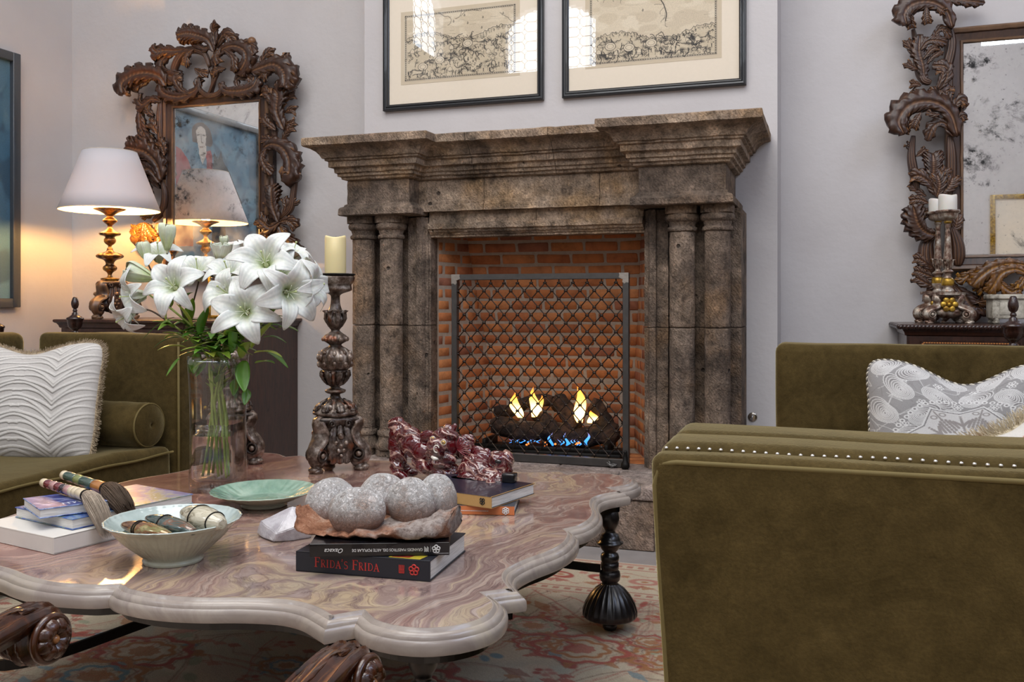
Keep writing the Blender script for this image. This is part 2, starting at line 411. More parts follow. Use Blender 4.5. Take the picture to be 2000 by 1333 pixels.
def text_mesh(s, size, mat, parent, name, M, extr=.0003, shear=0, sx=1):
    cu = bpy.data.curves.new('t', 'FONT'); cu.body = s; cu.size = size; cu.extrude = extr; cu.align_x = 'CENTER'; cu.align_y = 'CENTER'; cu.shear = shear
    o = bpy.data.objects.new('t', cu); COL.objects.link(o)
    dg = bpy.context.evaluated_depsgraph_get(); me = bpy.data.meshes.new_from_object(o.evaluated_get(dg))
    bpy.data.objects.remove(o); me.transform(Matrix.Scale(sx, 4, (1, 0, 0))); me.transform(M); me.materials.clear(); me.materials.append(MATS[mat]); me.name = name
    if parent:
        me.transform(Matrix.Translation(-ORG.get(parent.name, V(0, 0, 0))))
    return link(name, me, parent)
# ---------------------------------------------------------------- flat print painter (colours of printed, painted or woven surfaces)
class Canvas:
    def __init__(s, w, h, bg): s.w, s.h = w, h; s.a = np.zeros((h, w, 3), np.float32); s.a[:] = col(bg)
    def _box(s, x0, y0, x1, y1):
        x0, y0, x1, y1 = max(0, int(x0)), max(0, int(y0)), min(s.w, int(x1)+2), min(s.h, int(y1)+2)
        if x0 >= x1 or y0 >= y1: return None
        yy, xx = np.mgrid[y0:y1, x0:x1]; return x0, y0, x1, y1, xx.astype(np.float32), yy.astype(np.float32)
    def _bl(s, b, m, c):
        x0, y0, x1, y1 = b[:4]; m = np.clip(m, 0, 1)[..., None]; s.a[y0:y1, x0:x1] = s.a[y0:y1, x0:x1]*(1-m)+np.array(col(c), np.float32)*m
    def line(s, pts, w, c, op=1.):
        for (ax, ay), (bx, by) in zip(pts[:-1], pts[1:]):
            b = s._box(min(ax, bx)-w-1, min(ay, by)-w-1, max(ax, bx)+w+1, max(ay, by)+w+1)
            if not b: continue
            X, Y = b[4], b[5]; dx, dy = bx-ax, by-ay; L = dx*dx+dy*dy+1e-6
            t = np.clip(((X-ax)*dx+(Y-ay)*dy)/L, 0, 1); d = np.hypot(X-ax-t*dx, Y-ay-t*dy); s._bl(b, (w/2+.5-d)*op, c)
    def ell(s, cx, cy, rx, ry, c, rot=0, op=1., ring=0):
        r = max(rx, ry)+ring+1; b = s._box(cx-r, cy-r, cx+r, cy+r)
        if not b: return
        X, Y = b[4]-cx, b[5]-cy; ca, sa = math.cos(rot), math.sin(rot); U, W = X*ca+Y*sa, -X*sa+Y*ca
        d = (np.hypot(U/rx, W/ry)-1)*min(rx, ry)
        s._bl(b, ((.5-d) if not ring else (ring/2+.5-np.abs(d)))*op, c)
    def poly(s, pts, c, op=1.):
        xs = [p[0] for p in pts]; ys = [p[1] for p in pts]; b = s._box(min(xs), min(ys), max(xs), max(ys))
        if not b: return
        X, Y = b[4], b[5]; ins = np.zeros(X.shape, bool); n = len(pts)
        for i in range(n):
            (ax, ay), (bx, by) = pts[i], pts[(i+1) % n]
            if abs(by-ay) < 1e-9: continue
            ins ^= ((ay > Y) != (by > Y)) & (X < (bx-ax)*(Y-ay)/(by-ay)+ax)
        s._bl(b, ins.astype(np.float32)*op, c)
    def sp(s, pts, n=24): return [(p.x, p.y) for p in spline([V(a, b, 0) for a, b in pts], n)]
    def sheet(s, fn, name, mat, parent=None):
        """a mesh with one vertex per canvas cell; fn(u,v)->point, u right, v down"""
        b = MB(); b.v = [tuple(fn(i/(s.w-1), j/(s.h-1))) for j in range(s.h) for i in range(s.w)]
        W = s.w; b.f = [(j*W+i, (j+1)*W+i, (j+1)*W+i+1, j*W+i+1) for j in range(s.h-1) for i in range(W-1)]
        b.sm = [True]*len(b.f); b.mi = [0]*len(b.f)
        b.c = np.concatenate([s.a.reshape(-1, 3), np.ones((s.w*s.h, 1), np.float32)], 1)
        return b.build(name, mat, parent)
# ================================================================ ROOM
YB, YR, XL, XR, YF, ZC = 4.88, 5.25, -5.14, 4.1, -3.0, 6.0     # chimney breast, recess walls, side walls, rear wall, ceiling
HZ = .28                                                     # hearth top
simple('floor_stone', '8c8683', .6, var=.2, bscale=12, bstr=.3)
simple('ceiling_paint', 'd8d4d0', .8, var=.03)
b = MB(); b.box(XL-.1, XR+.1, YF-.1, YR+.1, -.12, -.012); fl = struct(b.build('floor', 'mortar'))
tb = None
for i in range(12):                       # stone floor tiles, the strip in front of the hearth and the rest around the rug
    for j in range(3):
        x0 = -3.0+i*.42; y0 = 3.42+j*.42-.0; 
        if x0 > 1.9: continue
        q = MB(); q.rbox(x0+.004, x0+.416, y0+.004, y0+.416, -.06, 0, .004, 1, sm=False); q.build('tile', 'floor_stone', fl)
b = MB(); b.box(XL, XR, YF, YR, ZC, ZC+.1); struct(b.build('ceiling', 'ceiling_paint'))
b = MB(); bx0, bx1 = -2.592, -.240
for (x0, x1, z0, z1) in ((bx0, -2.2, 0, ZC), (-.70, bx1, 0, ZC), (-2.2, -.70, 1.62, ZC)): b.box(x0, x1, YB, YR, z0, z1)
struct(b.build('wall_chimney_breast', 'plaster'))
b = MB(); b.box(XL-.1, XR+.1, YR, YR+.1, 0, ZC); struct(b.build('wall_back', 'plaster'))
# left wall with a high window opening
def wall_with_holes(name, fixed, span, holes, axis):
    """thin wall with arched-top rectangular holes given as (a0,a1,z0,z1)"""
    b = MB(); a = span[0]
    th0, th1 = fixed
    def bx(p, q, z0, z1):
        if q-p < 1e-4: return
        if axis == 'x': b.box(th0, th1, p, q, z0, z1)
        else: b.box(p, q, th0, th1, z0, z1)
    for h in sorted(holes):
        bx(a, h[0], 0, ZC); bx(h[0], h[1], 0, h[2]); n = 14; cx = (h[0]+h[1])/2; w = (h[1]-h[0])/2
        for k in range(n):
            p, q = h[0]+(h[1]-h[0])*k/n, h[0]+(h[1]-h[0])*(k+1)/n; m = ((p+q)/2-cx)/w
            bx(p, q, h[3]-.35+.35*math.sqrt(max(0, 1-m*m)), ZC)
        a = h[1]
    bx(a, span[1], 0, ZC); return struct(b.build(name, 'plaster'))
RW = [(-4.45, -3.1, 4.45, 5.4), (-.9, .45, 4.45, 5.4), (1.9, 3.25, 4.45, 5.4)]
LW = [(-2.3, -1.3, 4.5, 5.45)]
wall_with_holes('wall_rear', (YF-.15, YF), (XL, XR), RW, 'y')
wall_with_holes('wall_left', (XL-.15, XL), (YF, YR), LW, 'x')
b = MB(); b.box(XR, XR+.1, YF, YR, 0, ZC); struct(b.build('wall_right', 'plaster'))
t = NT('window_sky'); t.set(color=(.7, .8, .9), emit=(.83, .9, 1), estr=9.0)
simple('lead', '5a5c62', .5, .4)
for i, (h, ax) in enumerate([(q, 'y') for q in RW]+[(q, 'x') for q in LW]):
    f = MB(); d = YF-.12 if ax == 'y' else XL-.12
    def pt(a, z, o=0): return V(a, d+o, z) if ax == 'y' else V(d+o, a, z)
    w = (h[1]-h[0])/2; cx = (h[0]+h[1])/2
    out = [(h[0], h[2])]+[(cx-w*math.cos(PI*k/20), h[3]-.35+.35*math.sin(PI*k/20)) for k in range(21)]+[(h[1], h[2])]
    vs = [pt(a, z) for a, z in out]; f.add(vs, [list(range(len(vs)))]); win = struct(f.build('window_%d' % (i+1), 'window_sky'))
    g = MB(); r = .14; nx = int(2*w/(r*1.9))+1; nz = 6      # lead cames: a net of octagons with small squares between
    for a in range(nx+1):
        for c in range(nz+1):
            px, pz = h[0]+.05+a*(2*w-.1)/nx, h[2]+.05+c*(h[3]-h[2]-.1)/nz; o = .045
            q = [pt(px-o, pz, .01), pt(px, pz-o, .01), pt(px+o, pz, .01), pt(px, pz+o, .01)]
            g.tube(q, .005, 4, closed=True)
            if a < nx: g.tube([pt(px+o, pz, .01), pt(px+(2*w-.1)/nx-o, pz, .01)], .005, 4)
            if c < nz: g.tube([pt(px, pz+o, .01), pt(px, pz+(h[3]-h[2]-.1)/nz-o, .01)], .005, 4)
    g.build('lead_came', 'lead', win)['kind'] = 'stuff'
# ================================================================ HEARTH
hx0, hx1, hy0, hy1 = -2.62, -.21, 4.03, 4.90
he = empty('stone_hearth', (-1.4, 4.4, 0), 'raised stone hearth of grey slabs under the carved fireplace', 'hearth')
MB().box(hx0+.03, hx1-.03, hy0+.03, hy1-.005, 0, HZ-.06).build('core', 'mortar', he)
xs = [hx0, -1.93, -1.28, -.70, hx1]
xs2 = [hx0, -2.2, -1.55, -.95, -.55, hx1]
def chip(b, amp, fr, a=0): return b.disp(amp, fr, a)
for j, (ya, yb, X) in enumerate(((hy0, 4.42, xs2), (4.42, 4.66, xs))):
    for a, c in zip(X[:-1], X[1:]):
        q = MB(); q.rbox(a+.003, c-.003, ya+.003, yb-.003, HZ-.055, HZ, .008, 2, cuts=3); chip(q, .004, 9); q.build('slab', 'stone_hearth', he)
xf = [hx0, -2.1, -1.62, -1.1, -.72, hx1]
for a, c in zip(xf[:-1], xf[1:]):
    q = MB(); q.rbox(a+.003, c-.003, hy0+.012, hy0+.15, 0, HZ-.058, .007, 2, cuts=3); chip(q, .004, 9); q.build('block', 'stone_block', he)
# ================================================================ FIREPLACE
fp = empty('stone_fireplace', (-1.42, 4.6, HZ), 'carved brown stone fireplace with paired columns and stepped mantel', 'fireplace')
def mould(x0, x1, y0, prof, mat, name, yb=YB-.003, sides=(1, 1), nseg=None, par=None, amp=.0035):
    """stacked profile (p,z) from top to bottom round the front and both sides of a block"""
    if nseg is None: nseg = max(2, int((x1-x0)/.035))
    G = []
    for p, z in prof:
        l, r = (p if sides[0] else 0), (p if sides[1] else 0)
        row = [V(x0-l, yb, z)]+[V(x0-l, yb+(y0-p-yb)*k/6, z) for k in range(1, 6)]
        row += [V(x0-l+(x1+r-x0+l)*k/nseg, y0-p, z) for k in range(nseg+1)]
        row += [V(x1+r, yb+(y0-p-yb)*k/6, z) for k in range(5, 0, -1)]+[V(x1+r, yb, z)]
        G.append(row)
    b = MB(); b.grid(G, sm=True)
    n = len(G[0]); tot = len(b.v)
    top = list(range(0, n)); bot = list(range(tot-n, tot)); b.f += [top[::-1], bot]; b.sm += [False]*2; b.mi += [0]*2
    b.f.append([i*n for i in range(len(G))]+[i*n+n-1 for i in range(len(G)-1, -1, -1)]); b.sm.append(False); b.mi.append(0)
    for i in range(len(b.v)):
        p = Vector(b.v[i])
        if p.y < yb-.01: b.v[i] = tuple(p+noise.noise_vector(p*16)*amp*.7+noise.noise_vector(p*60)*amp*.8)
    o = b.build(name, mat, par or fp); return sharp(o, 32)
def dense(prof, step=.02):
    out = [prof[0]]
    for a, c in zip(prof[:-1], prof[1:]):
        k = max(1, int(math.hypot(a[0]-c[0], a[1]-c[1])/step)); out += [(a[0]+(c[0]-a[0])*i/k, a[1]+(c[1]-a[1])*i/k) for i in range(1, k+1)]
    return out
corn = [(.172, 1.967), (.176, 1.962), (.176, 1.926), (.168, 1.922), (.150, 1.918), (.122, 1.902), (.108, 1.885), (.100, 1.868), (.088, 1.866), (.088, 1.856),
        (.074, 1.852), (.074, 1.822), (.052, 1.818), (.05, 1.795), (.038, 1.79), (.038, 1.776), (.024, 1.772), (.022, 1.760), (.0, 1.755)]
friz = [(.0, 1.753), (.0, 1.632), (.010, 1.626), (.014, 1.616), (.030, 1.608), (.036, 1.6), (.036, 1.57), (.030, 1.566)]
YFR = 4.40                                # frieze plane of the end blocks
LX0, LX1 = -2.372-.065, -2.372+.33; RX0, RX1 = -.86, -.448
LX0 = -2.44; LX1 = -2.075
mould(LX0, LX1, YFR, dense(corn), 'stone', 'cornice')
mould(RX0, RX1, YFR, dense(corn), 'stone', 'cornice')
mould(LX0, LX1, YFR, dense(friz), 'stone_dark', 'frieze_block')
mould(RX0, RX1, YFR, dense(friz), 'stone_dark', 'frieze_block')
YC = 4.52
for a, c in ((LX1, -1.74), (-1.74, -1.30), (-1.30, RX0)):
    mould(a+.0015, c-.0015, YC, dense(corn), 'stone', 'cornice', sides=(0, 0))
fc = [(.0, 1.753), (.0, 1.645), (.006, 1.64), (.006, 1.625), (.014, 1.62), (.014, 1.592), (.02, 1.588), (.02, 1.586)]
for a, c in ((LX1, -1.70), (-1.70, -1.08), (-1.08, RX0)):
    mould(a+.0015, c-.0015, YC, dense(fc), 'stone', 'frieze_stone', sides=(0, 0))
# lintel over the opening
OX0, OX1, OZ = -2.022, -.862, 1.452
lt = [(-.018, 1.585), (-.018, 1.528), (.004, 1.524), (.004, 1.494), (-.008, 1.49), (-.014, 1.478), (-.022, 1.476), (-.03, 1.465), (-.038, 1.463), (-.038, 1.452)]
for a, c in ((OX0-.0, -1.42), (-1.42, OX1)):
    mould(a+.001, c-.001, YC, dense(lt), 'stone', 'lintel_stone', yb=4.66, sides=(0, 0))
# jambs: mouldings stepping in towards the opening, panel behind the columns; joint at z=.98
def jamb(xa, xo, sgn, z0, z1, zm, name):
    """plan profile from the outer side (xa) to the opening (xo), extruded from z0 to z1"""
    def X(k): return xo-sgn*k     # k metres away from the opening
    W = abs(xo-xa)
    plan = [(X(0), 4.655), (X(0), YC+.040), (X(.008), YC+.036), (X(.010), YC+.026), (X(.022), YC+.022), (X(.024), YC+.010), (X(.034), YC-.004), (X(.064), YC-.004), (X(.068), YC+.014), (X(.122), YC+.016), (X(.126), YC+.052), (X(W), YC+.056), (X(W), YB-.003)]
    nz = max(2, int((z1-z0)/.05)); G = [[V(x, y, z0+(z1-z0)*i/nz) for x, y in plan] for i in range(nz+1)]
    b = MB(); b.grid(G, sm=True, flip=(sgn > 0)); n = len(plan); tot = len(b.v)
    b.f += [list(range(n)), list(range(tot-n, tot))[::-1]]; b.sm += [False]*2; b.mi += [0]*2
    for i in range(len(b.v)):
        p = Vector(b.v[i])
        if p.y < 4.65: b.v[i] = tuple(p+noise.noise_vector(p*14)*.004)
    return sharp(b.build(name, 'stone_dark', fp), 32)
for (xa, xo, sg) in ((LX0+.01, OX0, 1), (RX1+.055, OX1, -1)):
    jamb(xa, xo, sg, HZ, .978, 0, 'jamb'); jamb(xa, xo, sg, .982, 1.583 if False else 1.56, 0, 'jamb')
# columns
def column(x):
    y = 4.49; r = .061
    base = [(.088, HZ), (.088, HZ+.035), (.085, HZ+.037), (.089, HZ+.05), (.088, HZ+.062), (.074, HZ+.078), (.070, HZ+.088), (.068, HZ+.092), (.066, HZ+.105), (.073, HZ+.11), (.076, HZ+.122), (.073, HZ+.132), (.064, HZ+.136), (.0625, HZ+.145)]
    def sq(a, z, z0=HZ+.036, z1=1.527):
        if z < z0 or z > z1:
            m = max(abs(math.cos(a)), abs(math.sin(a))); return .80/m if m*1.05 > .85 else .93
        return 1
    def rough(b):
        for i in range(len(b.v)):
            p = Vector(b.v[i]); b.v[i] = tuple(p+noise.noise_vector(p*13)*.0018+noise.noise_vector(p*55)*.0016)
        return b
    b = MB(); b.lathe(base, 32, (x, y, 0), mod=sq); sharp(rough(b).build('column_base', 'stone_dark', fp), 35)
    for z0, z1 in ((HZ+.145, .978), (.982, 1.444)):
        pr = [(r*.96, z0), (r, z0+.006)]+[(r, z0+.006+(z1-z0-.012)*k/28) for k in range(1, 28)]+[(r, z1-.006), (r*.97, z1)]
        rough(MB().lathe(pr, 32, (x, y, 0))).build('column_shaft', 'stone_dark', fp)
    cap = [(.064, 1.444), (.070, 1.447), (.073, 1.455), (.070, 1.464), (.063, 1.467), (.063, 1.474), (.066, 1.482), (.068, 1.49), (.074, 1.493), (.082, 1.503), (.083, 1.515), (.079, 1.524), (.075, 1.527), (.094, 1.529), (.094, 1.566)]
    b = MB(); b.lathe(cap, 32, (x, y, 0), mod=sq); sharp(rough(b).build('capital', 'stone_dark', fp), 35)
for px in (710.7, 764.4, 1332.5, 1401.5): column(at(px, 600, 4.44).x*4.49/4.44)
# firebox: mortar shell and single bricks (splayed sides, back leaning forward towards the top)
fb = MB(); FL, FR, BL, BR = (-2.03, 4.655), (-.84, 4.655), (-1.87, 5.10), (-1.01, 5.10)
def backp(x, z): return 5.10-.22*max(0, (z-.65)/.85)
MATS['firebrick_floor'] = MATS['brick']
fb.box(FL[0], FR[0], 4.655, 5.12, HZ-.1, HZ-.004)
fb.box(FL[0], FR[0], 4.655, 5.14, 1.63, 1.66)
nz = 12; zz = [HZ-.01+(1.64-HZ)*i/nz for i in range(nz+1)]
tk = .03
fb.grid([[V(FL[0]-tk, FL[1], z), V(FL[0], FL[1], z), V(BL[0]-(5.10-backp(0, z))*.36, backp(0, z), z), V(BR[0]+(5.10-backp(0, z))*.36, backp(0, z), z), V(FR[0], FR[1], z), V(FR[0]+tk, FR[1], z)] for z in zz], sm=False)
fbo = solidify(fb.build('firebox', 'mortar', fp), .012)
def brick(name, M, w, h, d, par):
    q = MB(); q.rbox(-w/2, w/2, -d/2, d/2, -h/2, h/2, .006, 1, cuts=0); q.xf(M); q.disp(.0035, 23); return q.build(name, 'brick', par)
rng = random.Random(3)
rows = 20; ph = .0648
for k in range(rows):
    z = HZ+.03+k*ph; yb = backp(0, z); lean = math.atan(.22/.85) if z > .65 else 0
    xl = BL[0]-(5.10-yb)*.36; xr = BR[0]+(5.10-yb)*.36; x = xl+.006-(.1 if k % 2 else 0)
    while x < xr:
        L = rng.uniform(.172, .192); a, c = max(x, xl+.004), min(x+L, xr-.004)
        if c-a > .03:
            M = Matrix.Translation(((a+c)/2, yb-.0, z)) @ Matrix.Rotation(lean, 4, 'X') @ Matrix.Rotation(rng.uniform(-.01, .01), 4, 'Y')
            brick('brick', M, c-a-.0, .052, .03, fbo)
        x += L+.013
    for (A, B, s) in ((FL, (xl, yb), 1), ((xr, yb), FR, 1)):
        va = V(A[0], A[1], z); vb = V(B[0], B[1], z); Ld = (vb-va).length; dr = (vb-va).normalized(); ang = math.atan2(dr.y, dr.x); x = .004-(.05 if k % 2 else 0)
        while x < Ld:
            L = rng.choice((.088, .18)) ; a, c = max(x, .004), min(x+L, Ld-.004)
            if c-a > .025:
                m = va+dr*(a+c)/2; M = Matrix.Translation(m) @ Matrix.Rotation(ang, 4, 'Z')
                off = M @ V(0, .003, 0); brick('brick', Matrix.Translation(off-m) @ M, c-a, .052, .03, fbo)
            x += L+.012
fx = -1.98
for i in range(6):
    for j in range(3):
        q = MB(); q.rbox(-2.0+i*.19+.004, -2.0+(i+1)*.19-.004, 4.66+j*.1+.004, 4.76+j*.1-.004, HZ-.03, HZ+.002, .004, 1); q.build('brick', 'brick', fbo)
# ring on the mantel
b = MB(); c = at(1064, 241, 4.60); c.z = 1.985; b.tube([c+V(math.cos(a)*.013, 0, math.sin(a)*.016) for a in [2*PI*k/20 for k in range(20)]], .0013, 6, closed=True)
tag(b.build('wire_ring', 'iron_dark'), 'tiny dark wire ring standing on the middle of the stone mantel shelf', 'ring')
# hook plate on the wall, right of the fireplace
hk = empty('wall_hook', at(1470, 815, YB), 'small round metal hook plate on the white wall right of the fireplace', 'hook')
c = at(1470, 815, YB); b = MB(); b.lathe([(.024, 0), (.024, .003), (.018, .005), (0.001, .005)], 28, c, M=Matrix.Rotation(R(90), 3, 'X')); b.build('plate', 'nickel', hk)
b = MB(); b.tube(spline([c+V(.002, -.005, .012), c+V(0, -.016, .006), c+V(-.001, -.02, -.008), c+V(-.006, -.02, -.014), c+V(-.01, -.022, -.006)], 16), .003, 8); b.build('hook', 'chrome', hk)
# ================================================================ FIRE SCREEN
sy = 4.515
sc = empty('fire_screen', (-1.4, sy, HZ), 'black iron fire screen with diamond lattice in front of the brick firebox', 'fire screen')
sx0, sx1, sz0, sz1 = at(884, 600, sy).x, at(1229, 600, sy).x, HZ+.003, at(1228, 533, sy).z; bw = .030; bd = .036
MB().rbox(sx0, sx1, sy-bd/2, sy+bd/2, sz1-bw, sz1, .002, 1, sm=False).build('top_bar', 'iron', sc)
MB().rbox(sx0, sx1, sy-bd/2, sy+bd/2, sz0, sz0+.04, .002, 1, sm=False).build('bottom_bar', 'iron', sc)
for a in (sx0, sx1-bw): MB().rbox(a, a+bw, sy-bd/2, sy+bd/2, sz0+.04, sz1-bw, .002, 1, sm=False).build('side_bar', 'iron', sc)
for a, s_ in ((sx0, 1), (sx1, -1)):
    b = MB(); y = sy-bd/2-.0006
    out = [(0, 0), (.048, 0), (.046, -.012), (.05, -.022), (.034, -.031), (.029, -.03), (.031, -.046), (.022, -.055), (.012, -.048), (0, -.05)]
    vs = [V(a+s_*p, y, sz1+.0003+q) for p, q in out]; b.add(vs, [list(range(len(vs)))[::s_]]); solidify(tag(b.build('weld_patch', 'iron_weld', sc), 'bright ground corner weld'), .0005, 0)
# lattice of diagonal rods, each row wrapped by small collars
ncol = 12; inx0, inx1, inz0, inz1 = sx0+bw, sx1-bw, sz0+.04, sz1-bw; dx = (inx1-inx0)/ncol; nrow = 21; dz = (inz1-inz0-.03)/nrow*1.0
rods = []
def zig(i, s_):
    """one bent rod, bouncing between the side bars"""
    return None
for i in range(-nrow, ncol+nrow+1):
    for s_ in (1, -1):
        # straight diagonal x = x_start + s*dx/2 per row
        x = inx0+(i+.5)*dx; pts = []
        for r in range(nrow+1):
            xx = x+s_*r*dx/2; z = inz1-.018-r*dz
            if inx0-.001 <= xx <= inx1+.001: pts.append((xx, z, r))
        if len(pts) >= 2: rods.append((pts, s_))
kn = MB()
for pts, s_ in rods:
    P = [V(x, sy+(.003 if s_ > 0 else -.003), z) for x, z, r in pts]
    if pts[0][2] == 0: P = [V(P[0].x, sy, inz1), V(P[0].x, sy, inz1-.010)]+P
    if pts[-1][2] == nrow: P = P+[V(P[-1].x, sy, inz0+.010), V(P[-1].x, sy, inz0)]
    MB().tube(P, .0029, 6).build('rod', 'iron_rod', sc)
for r in range(nrow+1):
    for i in range(ncol+1):
        x = inx0+(i+(.5 if r % 2 == 0 else 0))*dx; z = inz1-.018-r*dz
        if x > inx1+.001: continue
        kn.tube([V(x-.009, sy, z), V(x-.004, sy-.001, z), V(x+.004, sy-.001, z), V(x+.009, sy, z)], [.0045, .0062, .0062, .0045], 8)
kn.build('rod_collar', 'iron_rod', sc)['kind'] = 'stuff'
for x in (sx0+.03, sx1-.004):
    b = MB(); b.lathe([(.002, .0), (.017, .002), (.022, .012), (.02, .028), (.012, .04), (.011, .06), (.007, .075), (.010, .082), (.007, .09), (.0, .092)], 16, (x-.008, sy-.04, HZ+.001)); b.tube([V(x-.008, sy-.04, HZ+.03), V(x-.008, sy-.005, HZ+.03)], .009, 8); b.build('ball_foot', 'iron_dark', sc)
b = MB(); x = sx1-.075; b.leaf([V(x+.02, sy-.03, HZ+.02), V(x-.005, sy-.035, HZ+.016), V(x-.03, sy-.03, HZ+.03)], (0, -1, .3), .03, 2); b.build('leaf_ornament', 'iron', sc)
# ================================================================ LOGS AND FLAMES
t = NT('charred_log'); v = t.coord('Object', (1, 1, 1)); f = t.noise(v, 9, 6, .7, 1); g = t.vor(t.coord('Object', (1, 1, 1)), 30)
cc = t.ramp(f, [(.3, '0c0806'), (.48, '2b1c14'), (.6, '4d3526'), (.75, '221812')])
t.set(color=cc, rough=.9, normal=t.bump(t.math('ADD', f, t.math('MULTIPLY', g, -.6)), 1, .02))
def flame_mat(name, c, st):
    t = NT(name); t.t.nodes.remove(t.b); e = t.n('ShaderNodeEmission'); tr = t.n('ShaderNodeBsdfTransparent'); mx = t.n('ShaderNodeMixShader')
    co = t.n('ShaderNodeTexCoord'); sp = t.n('ShaderNodeSeparateXYZ'); t.l(co.outputs['Generated'], sp.inputs[0])
    lw = t.n('ShaderNodeLayerWeight'); lw.inputs[0].default_value = .5
    t.l(t.ramp(sp.outputs[2], c), e.inputs[0]); e.inputs[1].default_value = st
    a = t.math('MULTIPLY', t.math('SUBTRACT', 1.0, t.math('POWER', lw.outputs['Facing'], 1.5), True), t.ramp(sp.outputs[2], [(0, (.95, .95, .95)), (.55, (.9, .9, .9)), (1, (.12, .12, .12))]), True)
    t.l(a, mx.inputs[0]); t.l(tr.outputs[0], mx.inputs[1]); t.l(e.outputs[0], mx.inputs[2]); t.l(mx.outputs[0], t.out.inputs[0])
flame_mat('flame', [(0, (1, .55, .16)), (.25, (1, .72, .3)), (.6, (1, .42, .06)), (1, (.9, .2, .02))], 5.0)
flame_mat('flame_blue', [(0, (.03, .25, .9)), (.6, (.08, .35, 1)), (1, (.4, .3, .6))], 2.0)
t = NT('ember'); t.set(color=(.1, .03, .01), emit=(1, .22, .04), estr=2.0)
def log(name, a, b_, r, label, seed):
    rn = random.Random(seed); A, B = Vector(a), Vector(b_); n = 16; P = [A.lerp(B, i/(n-1))+V(0, 0, .012*math.sin(i*.5+seed)) for i in range(n)]
    q = MB(); q.tube(P, [r*rn.uniform(.75, .9)]+[r*rn.uniform(.9, 1.12) for _ in range(8)]+[r*rn.uniform(.75, .9)], 18)
    for i in range(len(q.v)):
        p = Vector(q.v[i]); q.v[i] = tuple(p+noise.noise_vector(p*22+V(seed, 0, 0))*.016+noise.noise_vector(p*60)*.006)
    return tag(q.build(name, 'charred_log'), label, 'log', 'gas fire logs')
Yl = 4.80
def L_(px, py, Y): return at(px, py, Y)
log('log', L_(962, 835, 4.80), L_(1090, 846, 4.78), .052, 'thick charred log lying at the front left of the fire', 1)
log('log', L_(1085, 848, 4.80), L_(1205, 858, 4.82), .052, 'split log at the front right of the fire', 2)
log('log', L_(966, 806, 4.88), L_(1082, 778, 4.92), .034, 'slim branch sloping up behind the two left flames', 3)
log('log', L_(1045, 800, 4.84), L_(1096, 858, 4.74), .034, 'short log leaning down in the middle of the fire', 4)
log('log', L_(1085, 778, 4.90), L_(1128, 834, 4.82), .046, 'upright dark log left of the right flame', 5)
log('log', L_(1160, 790, 4.90), L_(1200, 850, 4.84), .045, 'dark log leaning right of the right flame', 6)
b = MB(); b.rbox(at(955, 870, 4.8).x, at(1222, 870, 4.8).x, 4.68, 4.92, HZ+.003, HZ+.035, .006, 1)
for k in range(5): b.rbox(-1.78+k*.17, -1.76+k*.17, 4.70, 4.9, HZ+.03, HZ+.08, .003, 1)
b.rbox(-1.82, -1.0, 4.69, 4.71, HZ+.03, HZ+.055, .003, 1); grt = tag(b.build('burner_grate', 'iron_dark'), 'black gas burner grate under the fire logs', 'grate')
rn = random.Random(5)
def flame(name, px, py0, py1, Y, w, label, mat='flame', lean=0, grp='flames among the fire logs'):
    a, c = at(px, py0, Y), at(px+lean, py1, Y); n = 14; G = []
    for i in range(n+1):
        u = i/n; r = w*(.45+.9*u-1.0*u*u if u < .5 else (1-u)**.8*1.1*.65); r = w*max(.0, math.sin(PI*min(1, u*.82+.16)))**1.2*(1-u*.35)
        cc = a.lerp(c, u)+V(.010*math.sin(u*6+px), 0, 0); G.append([cc+V(r*math.cos(2*PI*k/12), r*.5*math.sin(2*PI*k/12), 0) for k in range(12)])
    q = MB(); q.grid(G, False, True); return tag(q.build(name, mat), label, 'flame', grp)
flame('flame', 1013, 816, 766, 4.76, .038, 'leftmost yellow flame of the gas fire', lean=-10)
flame('flame', 1043, 815, 756, 4.77, .034, 'second yellow flame from the left, tall and narrow', lean=0)
flame('flame', 1052, 815, 772, 4.80, .028, 'small orange flame just right of the tall narrow one', lean=4)
flame('flame', 1135, 826, 752, 4.76, .038, 'tall yellow flame on the right of the gas fire', lean=-6)
flame('flame', 1155, 827, 802, 4.78, .032, 'low orange flame right of the tall right flame', lean=2)
ORD = ('leftmost', 'second', 'third', 'fourth', 'fifth', 'sixth', 'seventh', 'eighth', 'ninth', 'tenth', 'eleventh', 'twelfth', 'rightmost')
ns = nb = 0
for k, px in enumerate((998, 1005, 1013, 1022, 1034, 1041, 1052, 1076, 1092, 1098, 1106, 1111, 1119, 1125, 1131, 1147)):
    big = px in (1076, 1106, 1147)
    if big: lb = ('tall blue gas flame left of the centre of the burner', 'tall blue gas flame at the centre right of the burner', 'tall blue gas flame near the right end of the burner')[nb]; nb += 1
    else: lb = 'small blue burner flame under the logs, '+ORD[ns]+('' if ns in (0, 12) else ' from the left')+' of the row'; ns += 1
    flame('blue_flame', px, 871 if px > 1060 else 866, 845 if big else 858, 4.71, .012 if big else .006, lb, 'flame_blue')
for k in range(9):
    p = at(rn.choice((1030, 1062, 1078, 1084, 1130))+rn.uniform(-6, 6), 868+rn.uniform(-3, 2), 4.70); MBq = MB().ell(p, .006, 6, 5, jit=.4); 
    tag(MBq.build('ember', 'ember'), 'glowing orange ember on the burner below the logs', 'ember', 'glowing embers on the burner')
